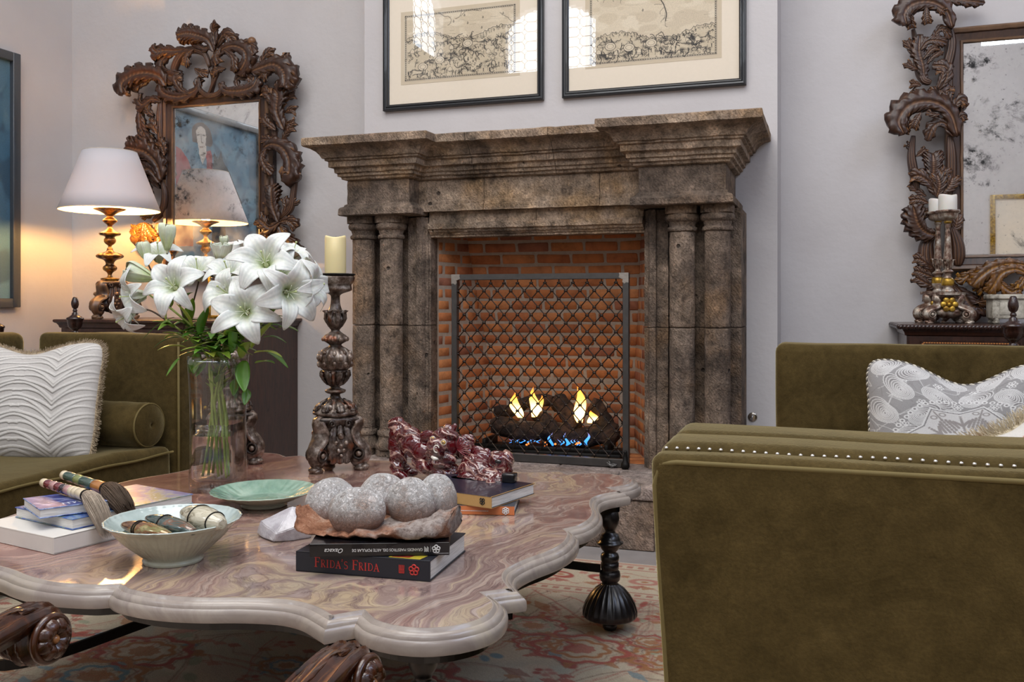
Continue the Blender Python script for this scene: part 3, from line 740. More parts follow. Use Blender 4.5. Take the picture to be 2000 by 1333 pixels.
# ================================================================ RUG
RX0, RX1_, RY0, RY1 = -3.6, .9, .35, 3.72
rx0, rx1, ry0, ry1 = -3.3, .60, .55, 3.80
def paint_rug():
    cell = .0050; c = Canvas(int((rx1-rx0)/cell), int((ry1-ry0)/cell), 'aea28c'); rn = random.Random(11); W, Hh = c.w, c.h
    def P(x, y): return ((x-rx0)/cell, (ry1-y)/cell)
    RED, OR, BL, DK, GN, PK = '984238', '9a6338', '5f7f8a', '59382f', '8f927a', 'a97163'
    # mottled ground
    for _ in range(900): c.ell(rn.uniform(0, W), rn.uniform(0, Hh), rn.uniform(4, 26), rn.uniform(3, 12), rn.choice(('bcae98', 'a99e8a', 'b7a48d', 'a9a594', 'b3a08c')), rn.uniform(0, 3), .35)
    def rosette(x, y, r, a, b, petals=8, rot=0):
        n = 56
        def ring(f, ph=0): return [(x+q*1.3*math.cos(t), y+q*math.sin(t)) for t, q in [(2*PI*k/n, r*f*(.80+.20*abs(math.cos(PI*petals*k/n+ph)))) for k in range(n+1)]]
        c.line(ring(1.0, rot), r*.16, a, .85); c.line(ring(1.14, rot), 1.0, DK, .5); c.line(ring(.62, rot), r*.13, b, .8); c.poly(ring(.34, rot), rn.choice((a, b, OR)), .8); c.line(ring(.8, rot), .9, DK, .45)
        for k in range(petals):
            t = 2*PI*k/petals+rot; c.poly([(x+1.3*r*q*math.cos(t+d_), y+r*q*math.sin(t+d_)) for q, d_ in ((1.0, -.12), (1.28, -.05), (1.38, 0), (1.28, .05), (1.0, .12))], rn.choice((a, OR, b)), .8)
    def vine(x, y, a, L, colr=DK):
        pts = [(x, y)]
        for i in range(L):
            a += rn.uniform(-.35, .35); x += math.cos(a)*7; y += math.sin(a)*7; pts.append((x, y))
            if rn.random() < .16:
                s = rn.choice((1, -1)); q = a+s*1.1; m = rn.uniform(9, 17)
                tip = (x+math.cos(q)*m, y+math.sin(q)*m); c.line([(x, y), tip], 1, colr, .6)
                kk = rn.random()
                if kk < .55: c.poly([(tip[0]-5, tip[1]), (tip[0], tip[1]-3), (tip[0]+7, tip[1]), (tip[0], tip[1]+4)], rn.choice((RED, OR, PK, OR)), .8)
                elif kk < .8: c.ell(*tip, rn.uniform(4, 8), rn.uniform(2.5, 5), rn.choice((RED, OR, BL, GN)), q, .8)
                else:
                    for m2 in range(5): c.ell(tip[0]+5*math.cos(m2*1.256), tip[1]+4*math.sin(m2*1.256), 2.8, 2.2, rn.choice((RED, PK)), 0, .8)
        c.line(pts, 1.1, colr, .65); c.line([(p+3, q+2) for p, q in pts], .8, RED, .45)
    for _ in range(380): vine(rn.uniform(0, W), rn.uniform(95, Hh), rn.uniform(0, 6.3), rn.randint(8, 26), rn.choice((DK, RED, RED, '7a5a4c')))
    for _ in range(220):       # scattered leaf and palmette shapes
        x, y, r = rn.uniform(0, W), rn.uniform(95, Hh), rn.uniform(4, 10); a = rn.uniform(0, 3.1); cc = rn.choice((RED, OR, PK, BL, OR, '8b5a4a'))
        c.poly([(x+r*1.7*math.cos(a), y+r*1.7*math.sin(a)), (x-r*.6*math.sin(a), y+r*.6*math.cos(a)), (x-r*1.2*math.cos(a)-r*.4*math.sin(a), y-r*1.2*math.sin(a)), (x+r*.5*math.sin(a), y-r*.6*math.cos(a))], cc, .75)
    spots = [(.1+ (i+.5)*.47+(.2 if j % 2 else 0)+rn.uniform(-.05, .05), j*.44+rn.uniform(-.05, .05)) for i in range(8) for j in range(8)]
    for k, (a, b) in enumerate(spots):
        x, y = P(rx0+a, ry0+.05+b)
        if y < 115: continue
        rosette(x, y, rn.uniform(12, 26), rn.choice((RED, RED, PK, OR)), rn.choice((BL, OR, RED, BL)), rn.choice((6, 8, 10)), rn.uniform(0, 1))
    for (px, py, r, a, b) in ((1130, 1267, 24, RED, OR), (1040, 1222, 18, RED, GN), (185, 1320, 24, OR, BL), (150, 1258, 17, RED, BL), (1270, 1255, 12, RED, OR)):
        p = atz(px, py, .012); rosette(*P(p.x, p.y), r, a, b, 8)
    # border: stripes and cartouches at the far edge and along the sides
    def band(q0, q1, colr, op=.75):
        c.poly([(q0, q0), (W-q0, q0), (W-q0, q1), (q0, q1)], colr, op)
        c.poly([(W-q1, q0), (W-q0, q0), (W-q0, Hh), (W-q1, Hh)], colr, op); c.poly([(q0, q0), (q1, q0), (q1, Hh), (q0, Hh)], colr, op)
    band(0, 92, 'b7ab94', 1); band(2, 7, PK, .7); band(18, 20, RED); band(76, 78, RED); band(88, 91, PK)
    for i in range(0, W, 9): c.poly([(i, 9), (i+5, 9), (i+5, 15), (i, 15)], RED, .7); c.poly([(i+2, 80), (i+7, 80), (i+7, 85), (i+2, 85)], RED, .7)
    for i in range(0, max(W, Hh), 34):
        for X, Y in ((i+15, 48), (48, i+15), (W-48, i+15)):
            cc = rn.choice((RED, OR, RED, PK)); c.ell(X, Y, 13, 8, cc, rn.uniform(-.5, .5), .8); c.ell(X, Y, 7, 4, 'b7ab94'); c.ell(X, Y, 3, 2, rn.choice((BL, OR)))
            for s in (-1, 1):
                c.poly([(X+s*14, Y-14), (X+s*22, Y-9), (X+s*14, Y-6)], rn.choice((RED, OR, PK)), .75); c.poly([(X-s*12, Y+14), (X+s*2, Y+9), (X-s*2, Y+20)], rn.choice((RED, OR)), .75)
                c.line([(X-20, Y+s*20), (X, Y+s*13), (X+20, Y+s*20)], 1.2, RED, .6)
    c.a = c.a*.93+np.array(col('b0a48d'), np.float32)*.07
    c.a *= 1+.14*(np.random.default_rng(2).random((Hh, W, 1), dtype=np.float32)-.5)
    return c
attr_mat('rug_wool', .95, .8, 240, 1.0, sheen=.15, spec=.1)
rug = empty('oriental_rug', ((rx0+rx1)/2, (ry0+ry1)/2, 0), 'faded beige oriental rug with red and blue floral pattern under the table', 'rug')
cv = paint_rug()
cv.sheet(lambda u, v: V(rx0+(rx1-rx0)*u, ry1-(ry1-ry0)*v, .012), 'pile', 'rug_wool', rug)
simple('rug_edge', 'a8987e', .95, var=.2)
MB().box(rx0, rx1, ry0, ry1, .0, .0115).build('backing', 'rug_edge', rug)
# ================================================================ SOFAS
def sofa_box(b, x0, x1, y0, y1, z0, z1, r=.03, taper=0, wr=0):
    def fn(p):
        q = Vector(p)
        q += V(0, 0, 0)+noise.noise_vector(q*3)*.008
        if wr: q += V(0, 0, 1)*wr*max(0, noise.noise(V(q.x*4+q.y*2, q.y*9-q.x*6, 0)))
        if taper: q.x += taper*(z1-q.z)
        return q
    return b.rbox(x0, x1, y0, y1, z0, z1, r, 4, cuts=3, fn=fn)
# left sofa, faces right
sl = empty('green_sofa', (-3.4, 2.3, 0), 'olive green velvet sofa at the left with tall flat end panel and bolster', 'sofa', 'olive velvet sofas')
XF = -2.83
sofa_box(MB(), -3.78, XF-.01, .95, 3.50, .08, .27, .02).build('base', 'velvet', sl)
q = MB(); sofa_box(q, -3.80, XF, 1.05, 3.49, .275, .445, .04, wr=.03); q.build('seat_cushion', 'velvet', sl)
sofa_box(MB(), -3.98, -3.76, .9, 3.56, .08, .955, .05).build('backrest', 'velvet', sl)
sofa_box(MB(), -3.65, XF+.012, 3.50, 3.66, .08, .955, .035).build('end_panel', 'velvet', sl)
sofa_box(MB(), -3.77, XF+.012, .80, .94, .08, .955, .035).build('end_panel', 'velvet', sl)
pp = [V(XF+.004, 1.06+2.42*k/40, .418+.003*math.sin(k)) for k in range(41)]
MB().tube(pp, .0055, 8).build('piping', 'velvet_piping', sl)
MB().tube([V(XF+.016, 3.505, .09), V(XF+.016, 3.505, .5), V(XF+.014, 3.505, .92)], .005, 8).build('piping', 'velvet_piping', sl)
for x, y in ((-3.9, .95), (-3.9, 3.5), (XF-.08, .95), (XF-.08, 3.55)): MB().lathe([(.022, .0125 if x > -3.3 else .0), (.03, .03), (.03, .082)], 16, (x, y, .0)).build('foot', 'wood_dark', sl)
# bolster
bo = empty('bolster_cushion', (-3.2, 3.37, .45), 'round olive velvet bolster with piped end lying against the left sofa end panel', 'cushion')
by, bz, br = 3.375, .553, .100; x0, x1 = -3.72, -2.865
G = []
n = 44
for i in range(n+1):
    u = i/n; x = x0+(x1-x0)*u; e = min(1, (x1-x)/.03, (x-x0)/.03); r = br*(1-.08*(1-max(0, e))**2)*(1+.01*math.sin(u*40))
    G.append([V(x, by+r*math.cos(a)*(1+.02*math.sin(3*a+u*5)), bz+r*math.sin(a)) for a in [2*PI*k/40 for k in range(40)]])
b = MB(); b.grid(G, False, True)
for xx, s in ((x1, 1), (x0, -1)):
    G = []
    for i in range(9):
        r = br*.92*(1-i/8); bul = .014*math.sin(min(1, i/5)*PI/2)-(.012 if i == 8 else 0)
        G.append([V(xx+s*(bul+.0025*math.sin(k*PI)*(i/8)), by+r*math.cos(2*PI*k/40), bz+r*math.sin(2*PI*k/40)) for k in range(40)])
    b.grid(G, False, True, flip=(s < 0))
b.build('cover', 'velvet', bo)
MB().tube([V(x1-.004, by+br*.955*math.cos(2*PI*k/40), bz+br*.955*math.sin(2*PI*k/40)) for k in range(40)], .0042, 8, closed=True).build('piping', 'velvet_piping', bo)
# right sofa, faces left
sr = empty('green_sofa', (.4, 2.5, 0), 'olive green velvet sofa at the right, nailheads along its near arm', 'sofa', 'olive velvet sofas')
XS = -.20
sofa_box(MB(), XS+.03, .85, 1.34, 3.90, .08, .27, .02).build('base', 'velvet', sr)
q = MB(); sofa_box(q, XS+.02, .86, 1.35, 3.89, .275, .445, .04, wr=.02); q.build('seat_cushion', 'velvet', sr)
sofa_box(MB(), .84, 1.05, 1.1, 4.03, .08, .935, .04).build('backrest', 'velvet', sr)
sofa_box(MB(), XS, .83, 3.90, 4.05, .08, .935, .035).build('end_panel', 'velvet', sr)
# near arm: padded cap over a nail-trimmed outer panel
def taperx(z): return .062*(.90-z)
def arm_prof(z): return 0
def armbox(y0, y1, x0, z1, r):
    b = MB()
    def fn(p):
        q = Vector(p); q.x += taperx(q.z)*max(0, 1-(q.x-x0)/.9); q += noise.noise_vector(q*4)*.004; return q
    b.rbox(x0, .83, y0, y1, .08, z1, r, 5, cuts=4, fn=fn); return b
armbox(1.232, 1.345, XS+.004, .929, .022).build('arm_pad', 'velvet', sr)
armbox(1.142, 1.245, XS+.002, .927, .020).build('arm_roll', 'velvet', sr)
armbox(1.104, 1.152, XS-.002, .918, .014).build('arm_panel', 'velvet', sr)
b = MB()
nl = []
for k in range(66):
    x = XS+.012+k*.0132; z = .9195+.0008*math.sin(k*.4); nl.append(V(x, 1.1385, z+.001))
proto = None
for p in nl:
    if proto is None:
        proto = MB().ell(ORG[sr.name], (.0028, .0028, .0026), 8, 6).build('nailhead', 'nickel', sr); proto.location = p-ORG[sr.name]
    else:
        c_ = proto.copy(); COL.objects.link(c_); c_.location = p-ORG[sr.name]
pw = [V(XS+.002+taperx(z), 1.108, z) for z in [.1+.78*k/30 for k in range(31)]]
MB().tube(pw+[V(XS+.010, 1.108, .906)]+[V(XS+.03+k*.05, 1.106, .909) for k in range(16)], .0032, 8).build('piping', 'velvet_piping', sr)
for x, y in ((XS+.1, 1.2), (.95, 1.2), (XS+.08, 3.97), (.95, 3.97)): MB().lathe([(.022, .0125 if y < 3.8 and x < .6 else .0), (.03, .03), (.03, .082)], 16, (x, y, .0)).build('foot', 'wood_dark', sr)
# ================================================================ CUSHIONS
def pillow(name, c, w, h, th, yaw, pitch, canvas, mats, label, trim=None, chop=.06, roll=0, relief=None):
    """square cushion; front faces -Y before rotation"""
    root = empty(name, (0, 0, 0), label, 'cushion')
    M = Matrix.Rotation(yaw, 4, 'Z') @ Matrix.Rotation(pitch, 4, 'X') @ Matrix.Rotation(roll, 4, 'Y')
    def sh(u, v, s):     # u,v in -1..1, v up
        x = w/2*u*(1-.045*(1-v*v)-.02*noise.noise(V(v*2, 3, 1))); z = h/2*v*(1-.06*(1-u*u))
        rc = 1-.085*(u*v)**6; x *= rc; z *= rc
        z -= chop*math.exp(-(u/.42)**2)*max(0, (v+.2)/1.2)**2
        e = max(0, (1-u**4)*(1-v**4))**.55; y = s*th/2*e*(1-.35*math.exp(-(u/.3)**2)*max(0, v)**2)
        y += .012*noise.noise(V(u*2, v*2, 5))*e
        if relief and s < 0: y -= relief(u, v)*e
        return V(x, y, z)
    canvas.sheet(lambda u, v: sh(u*2-1, 1-2*v, -1), 'front', mats[0], root)
    MB().grid([[sh(-1+i/15, -1+j/15, 1) for j in range(31)] for i in range(31)]).build('back', mats[1], root)
    if trim:
        E = [sh(-1+2*i/40, 1, 0) for i in range(40)]+[sh(1, 1-2*i/40, 0) for i in range(40)]+[sh(1-2*i/40, -1, 0) for i in range(40)]+[sh(-1, -1+2*i/40, 0) for i in range(40)]
        trim(E, root)
    root.location = c; root.rotation_euler = M.to_euler(); return root
def cord(E, root):
    L = spline(E+[E[0]], 700); a = MB(); n = len(L)
    for ph, nm in ((0, 'cord_light'), (PI, 'cord_dark')):
        pts = []
        for i, p in enumerate(L):
            t = (L[(i+1) % n]-L[i-1]).normalized(); N = V(0, 1, 0); B = t.cross(N); a_ = i*.9+ph; pts.append(p+(N*math.cos(a_)+B*math.sin(a_))*.0028)
        MB().tube(pts, .0034, 5).build(nm, nm, root)
simple('cord_light', 'cfc8b8', .8); simple('cord_dark', '55504a', .8)
def fringe(E, root, ln=.022, n=2600, mat='fringe', thick=.0011):
    L = spline(E+[E[0]], n); b = MB(); rn = random.Random(4); ctr = V(0, 0, 0)
    for i, p in enumerate(L):
        for k in range(2):
            o = (p-ctr).normalized(); d = (o+V(rn.uniform(-.5, .5), rn.uniform(-.8, .8), rn.uniform(-.5, .5))).normalized(); q = p+V(rn.uniform(-.003, .003), rn.uniform(-.009, .009), 0)
            s = V(rn.uniform(-1, 1), rn.uniform(-1, 1), rn.uniform(-1, 1)).cross(d).normalized()*thick
            l_ = ln*rn.uniform(.6, 1.1); b.add([q-s, q+s, q+d*l_+s*.6, q+d*l_-s*.6], [(0, 1, 2, 3)])
    o = b.build('fringe', mat, root); o['kind'] = 'stuff'; MB().tube(E, .008, 8, closed=True).build('piping', mat, root)
simple('fringe', 'a8977d', .9, var=.3, bscale=200)
simple('fringe_cream', 'cdbfa2', .9, var=.3, bscale=200)
simple('linen_back', 'b9b2a4', .9, var=.1)
attr_mat('printed_linen', .8, .35, 500, sheen=.2)
attr_mat('leaf_jacquard', .6, .25, 400, sheen=.3)
# chevron leaf cushion
cv = Canvas(230, 230, 'c3bfba'); RL = np.zeros((230, 230), np.float32)
rl = Canvas(230, 230, (0, 0, 0))
for cx, s0 in ((60, 1), (172, 1)):
    for k in range(-6, 26):
        y0 = k*11
        for s in (-1, 1):
            pts = [(cx+s*t*62, y0+38*(1-(1-t)**1.8)*-1+30*t*t*.2+38+3*math.sin(k*2+t*4)) for t in [i/12 for i in range(13)]]
            cv.line([(a, b_+3) for a, b_ in pts], 1.6, 'a9a5a0', .7); cv.line(pts, 2.6, 'd9d6d0', .9); rl.line(pts, 4.5, (1, 1, 1))
RL = rl.a[:, :, 0]
def rel(u, v): return .0035*float(RL[min(229, int((1-v)/2*229)), min(229, int((u+1)/2*229))])
p = at(50, 783, 3.12)
pillow('leaf_cushion', p, .66, .54, .17, R(18), R(-14), cv, ('leaf_jacquard', 'linen_back'), 'silvery cushion with raised chevron leaf ribs and tan fringe on the left sofa', trim=fringe, chop=.05, relief=rel)
# paisley cushion
def paisley_canvas():
    c = Canvas(330, 330, 'd6d5d3'); G1, G2, G3 = '9a9796', '83807f', 'dcdbd9'
    c.poly([(0, 0), (330, 0), (330, 330), (0, 330)], '979594')
    def tear(x, y, s, a):
        for k, f in enumerate((1.12, 1, .86, .72, .58, .44, .3, .16)):
            pts = []
            for i in range(31):
                t = 2*PI*i/30; r = s*f*(1 if math.cos(t) < .2 else 1+.9*(math.cos(t)-.2)**2*f)
                px, py = r*math.cos(t)*.95, r*math.sin(t)*.72+ (s*f*.35*max(0, math.cos(t))**2); pts.append((x+px*math.cos(a)-py*math.sin(a), y+px*math.sin(a)+py*math.cos(a)))
            c.poly(pts, G1 if k % 2 else G2); c.line(pts, 1.5, G3, .95)
    rn = random.Random(8)
    for i in range(330):
        xx, yy = rn.uniform(0, 330), rn.uniform(0, 330); c.line(c.sp([(xx+rn.uniform(-18, 18), yy+rn.uniform(-18, 18)) for _ in range(3)], 12), 1.1, rn.choice((G3, G2)), .7)
    for i in range(6):
        for j in range(6):
            x, y = 26+i*58+(28 if j % 2 else 0), 20+j*56
            tear(x, y, 23, rn.choice((.6, 2.2, 3.9, 5.3)))
            for k in range(6): c.ell(x+34+5*math.cos(k*1.047), y+26+5*math.sin(k*1.047), 4.4, 3, G3, k*1.047); c.ell(x+34+5*math.cos(k*1.047), y+26+5*math.sin(k*1.047), 2.2, 1.4, G2, k*1.047)
    # central star medallion
    X, Y = 165, 205; n = 8
    for rad, colr in ((118, 'dcdbd9'), (114, G2), (111, 'd2d0ce')):
        pts = [];
        for k in range(16):
            t = PI*k/8; r = rad*(1 if k % 2 == 0 else .80); pts.append((X+r*math.cos(t+.2), Y+r*math.sin(t+.2)*.95))
        c.poly(pts, colr)
    for k in range(64):
        t = 2*PI*k/64; r = 124+4*abs(math.cos(t*4-.8)); c.ell(X+r*math.cos(t), Y+r*math.sin(t)*.96, 5.0, 4.6, G3); c.ell(X+r*math.cos(t), Y+r*math.sin(t)*.96, 2.3, 2.1, G2)
    for k in range(8):
        t = PI*k/4+.2+PI/8*0
        for m in range(-3, 4):
            q = t+m*.085; r0, r1 = 46+abs(m)*4, 82-abs(m)*4
            for rr in range(6): c.ell(X+(r0+(r1-r0)*rr/5)*math.cos(t+(q-t)*(1.4-rr*.12)), Y+(r0+(r1-r0)*rr/5)*math.sin(t+(q-t)*(1.4-rr*.12))*.95, 3.6, 2.6, '98928f', q)
        c.line([(X+84*math.cos(t), Y+80*math.sin(t)), (X+106*math.cos(t), Y+101*math.sin(t))], 3, '98928f')
        c.ell(X+93*math.cos(t+.09), Y+89*math.sin(t+.09), 5, 4, '98928f', 0, 1, 2); c.ell(X+93*math.cos(t-.09), Y+89*math.sin(t-.09), 5, 4, '98928f', 0, 1, 2)
        t += PI/8
        for rr in range(9): c.ell(X+(40+rr*5)*math.cos(t), Y+(38+rr*5)*math.sin(t), 4.2-abs(rr-4)*.6, 2.6, '98928f', t)
    c.ell(X, Y, 36, 30, 'd8d4c9'); return c
p = at(1868, 838, 3.70)
pillow('paisley_cushion', (p.x+.028, 3.66, .635), .68, .54, .17, R(0), R(-12), paisley_canvas(), ('printed_linen', 'linen_back'), 'grey and white paisley cushion with rope cord edge on the right sofa', trim=cord, chop=.085)
cv = Canvas(120, 120, 'dcd8d0')
rn = random.Random(2)
for k in range(9): cv.line(cv.sp([(rn.uniform(0, 120), rn.uniform(0, 120)) for _ in range(4)], 20), 9, 'b5623f'); 
for k in range(12): cv.ell(rn.uniform(0, 120), rn.uniform(0, 120), 9, 5, 'c27a56', rn.uniform(0, 3))
pillow('coral_cushion', (at(2025, 858, 3.25).x, 3.25, .575), .40, .34, .14, R(8), R(-20), cv, ('printed_linen', 'linen_back'), 'white and coral patterned cushion with cream fringe before the paisley one', trim=lambda E, r: fringe(E, r, .05, 1500, 'fringe_cream', .0016), chop=.02, roll=R(-28))
# ================================================================ COFFEE TABLE
TZ = .497; TC = (-1.435, 2.37); TS = .926
def table_outline(k=10):
    A = [(0, .868), (.03, .885), (.07, .895), (.13, .902), (.20, .898), (.27, .882), (.33, .86), (.39, .845), (.44, .840), (.49, .852), (.53, .875), (.58, .908)]
    B = [(.622, .858), (.65, .883), (.69, .902), (.74, .910), (.79, .905), (.83, .887), (.862, .862)]
    a = [(p.x, p.y) for p in spline([V(x, y, 0) for x, y in A], 34)]; b_ = [(p.x, p.y) for p in spline([V(x, y, 0) for x, y in B], 14)]
    o = a+[(.594, .891), (.608, .874)]+b_; o = o+[(y, x) for x, y in reversed(o)][1:-1]
    out = []
    for q in range(4):
        for x, y in o:
            for _ in range(q): x, y = y, -x
            out.append((x*TS, y*TS))
    res = []
    for p in out:
        if not res or math.hypot(p[0]-res[-1][0], p[1]-res[-1][1]) > .002: res.append(p)
    return res
TO = table_outline()
while math.hypot(TO[-1][0]-TO[0][0], TO[-1][1]-TO[0][1]) < .003: TO.pop()
def inset(o, d):
    n = len(o); r = []
    for i in range(n):
        a, b_, c = Vector(o[i-1]), Vector(o[i]), Vector(o[(i+1) % n]); t1, t2 = (b_-a).normalized(), (c-b_).normalized()
        n1, n2 = Vector((t1.y, -t1.x)), Vector((t2.y, -t2.x)); m = (n1+n2); m = m/max(.55, m.length_squared/2) if m.length > .1 else n1
        m = m*.5 if False else m/ (1 if True else 1)
        m = (n1+n2).normalized()/max(.6, (n1+n2).normalized().dot(n1)); r.append(tuple(b_+m*d))
    return r
if sum(TO[i-1][0]*TO[i][1]-TO[i][0]*TO[i-1][1] for i in range(len(TO))) < 0: pass
def area2(o): return sum(o[i-1][0]*o[i][1]-o[i][0]*o[i-1][1] for i in range(len(o)))
_sg = 1 if area2(inset(TO, .01))**2 < area2(TO)**2 else -1
ct = empty('coffee_table', (TC[0], TC[1], 0), 'large scalloped marble coffee table on black turned legs in the middle', 'coffee table')
T0 = V(TC[0], TC[1], 0)
top_in = inset(TO, .032*_sg)
from mathutils.geometry import tessellate_polygon
tv = [V(x, y, TZ)+T0 for x, y in top_in]; tf = tessellate_polygon([tv])
b = MB(); b.add(tv, [f if (tv[f[1]]-tv[f[0]]).cross(tv[f[2]]-tv[f[0]]).z > 0 else f[::-1] for f in tf])
b.build('marble_top', 'marble', ct)
prof = [(.032, TZ), (.029, TZ+.0002), (.026, TZ-.003), (.023, TZ-.0075), (.0195, TZ-.0075), (.019, TZ-.0045), (.015, TZ-.006), (.010, TZ-.012), (.009, TZ-.0185), (.0055, TZ-.0185), (.005, TZ-.0155), (.001, TZ-.020), (0, TZ-.026), (0, TZ-.038), (.002, TZ-.043), (.008, TZ-.045)]
G = [[V(x, y, z)+T0 for x, y in inset(TO, i*_sg)] for i, z in prof]
b = MB(); b.grid(G, False, True, flip=True); sharp(b.build('moulded_edge', 'marble_edge', ct), 38)
b = MB(); o = inset(TO, .03*_sg); b.prism([(x+TC[0], y+TC[1]) for x, y in o], TZ-.066, TZ-.045); b.build('apron', 'wood_black', ct)
def fl(a, z):
    return 1+.06*math.cos(24*a)*(1 if .045 < z < .15 else 0)
lp = [(0, 0), (.020, .001), (.024, .008), (.024, .018), (.018, .026), (.012, .030), (.012, .04), (.086, .044), (.091, .050), (.088, .065), (.080, .090), (.066, .115), (.048, .137), (.030, .150), (.026, .153), (.026, .158), (.033, .166), (.0355, .18), (.033, .193), (.027, .2), (.0295, .203), (.030, .222), (.027, .224), (.030, .232), (.031, .242), (.028, .252), (.021, .257), (.021, .260), (.029, .268), (.035, .28), (.036, .284), (.044, .286), (.045, .291), (.036, .295), (.034, .303), (.028, .317), (.018, .322), (.017, .330), (.020, .334), (.029, .352), (.032, .372), (.028, .395), (.016, .412), (.018, .418), (.022, .434)]
for (x, y) in ((.75, .64), (.66, -.66), (-.66, -.66), (-.75, .64)):
    c_ = V(TC[0]+x, TC[1]+y, .012); b = MB()
    i0 = [i for i, p in enumerate(lp) if p[1] <= .04][-1]; i1 = [i for i, p in enumerate(lp) if p[1] >= .150][0]
    b.lathe(lp, 72, c_, mod=lambda a, z: 1+(.10*abs(math.sin(12*a))-.05 if .055 < z < .158 else 0)); b.build('leg', 'wood_black', ct)
for s in (1, -1):
    pts = spline([V(TC[0]+s*a, TC[1]+c_, .215) for a, c_ in ((.70, -.65), (.45, -.63), (.36, -.34), (.33, 0), (.36, .34), (.45, .62), (.72, .63))], 40)
    G = []
    for i, p in enumerate(pts):
        t = (pts[min(i+1, 39)]-pts[max(i-1, 0)]).normalized(); n_ = V(-t.y, t.x, 0); G.append([p+n_*.005*a+V(0, 0, .013*c_) for a, c_ in ((-1, -1), (1, -1), (1, 1), (-1, 1))])
    b = MB(); b.grid(G, False, True, sm=False); b.build('stretcher', 'iron_dark', ct)
MB().box(TC[0]-.34, TC[0]+.34, TC[1]-.012, TC[1]+.012, .205, .222).build('crossbar', 'iron_dark', ct)
# ================================================================ CABINETS AND WALL MIRRORS
def cabinet(x0, x1, label, inlay, y0=4.68):
    y1 = YR-.004; root = empty('side_cabinet', ((x0+x1)/2, (y0+y1)/2, 0), label, 'cabinet', 'dark wood side cabinets'); zt = 1.0
    pr = [(.03, zt), (.034, zt-.004), (.034, zt-.014), (.028, zt-.02), (.02, zt-.024), (.012, zt-.036), (.008, zt-.05), (0, zt-.054)]
    G = [[V(x0-p, y0-p, z), V(x1+p, y0-p, z), V(x1+p, y1, z), V(x0-p, y1, z)] for p, z in pr]; b = MB(); b.grid(G, False, True, sm=False, flip=True); b.f += [[0, 1, 2, 3]]; b.sm += [False]; b.mi += [0]; b.build('top', 'wood_cabinet', root)
    MB().box(x0+.0, x1-.0, y0, y1, .10, zt-.055).build('carcass', 'wood_cabinet', root)
    b = MB()      # twisted rope moulding round the edge of the top
    for a, c_ in ((V(x0-.036, y1, zt-.012), V(x0-.036, y0-.036, zt-.012)), (V(x0-.036, y0-.036, zt-.012), V(x1+.036, y0-.036, zt-.012))):
        n = int((c_-a).length/.016)
        for k in range(n):
            q = a.lerp(c_, (k+.5)/n); d = (c_-a).normalized(); b.ell(q, (.010, .010, .013), 8, 6, M=Matrix.Rotation(math.atan2(d.y, d.x), 3, 'Z') @ Matrix.Rotation(R(35), 3, 'Y'))
    if inlay: b.build('rope_moulding', 'wood_dark', root)['kind'] = 'stuff'
    w = (x1-x0); nd = 3
    for k in range(nd):
        a = x0+.05+(w-.1)*k/nd+.008; c_ = x0+.05+(w-.1)*(k+1)/nd-.008
        d = MB().rbox(a, c_, y0-.012, y0-.0005, .80, .925, .003, 1, sm=False).build('drawer', 'wood_dark', root)
        if inlay:
            e = MB()
            for (p, q) in (((a+.01, .915), (c_-.01, .915)), ((a+.01, .81), (c_-.01, .81)), ((a+.01, .81), (a+.01, .915)), ((c_-.01, .81), (c_-.01, .915))):
                L = math.hypot(q[0]-p[0], q[1]-p[1]); n = int(L/.011)
                for m in range(n):
                    u = (m+.5)/n; X, Z = p[0]+(q[0]-p[0])*u, p[1]+(q[1]-p[1])*u; e.box(X-.0042, X+.0042, y0-.0128, y0-.0118, Z-.0028, Z+.0028)
            e.build('inlay', 'inlay', d)['kind'] = 'stuff'
        MB().ell(V((a+c_)/2, y0-.026, .862), .014, 12, 8).build('knob', 'gold', d)
        d = MB().rbox(a, c_, y0-.012, y0-.0005, .14, .785, .003, 1, sm=False).build('door', 'wood_dark', root)
        MB().ell(V(c_-.03, y0-.024, .5), .012, 12, 8).build('knob', 'gold', d)
    for x in (x0+.03, x1-.03):
        for y in (y0+.03, y1-.04): MB().lathe([(.02, 0), (.032, .03), (.035, .06), (.028, .10)], 16, (x, y, 0)).build('foot', 'wood_dark', root)
    return root
simple('inlay', 'b0713a', .4)
cabinet(-4.43, -3.275, 'dark brown wooden cabinet behind the left sofa, under the carved mirror', False, 4.44)
cabinet(.352, 1.74, 'dark wooden cabinet with rope inlay and twisted edge behind the right sofa', True)
CZ = 1.0
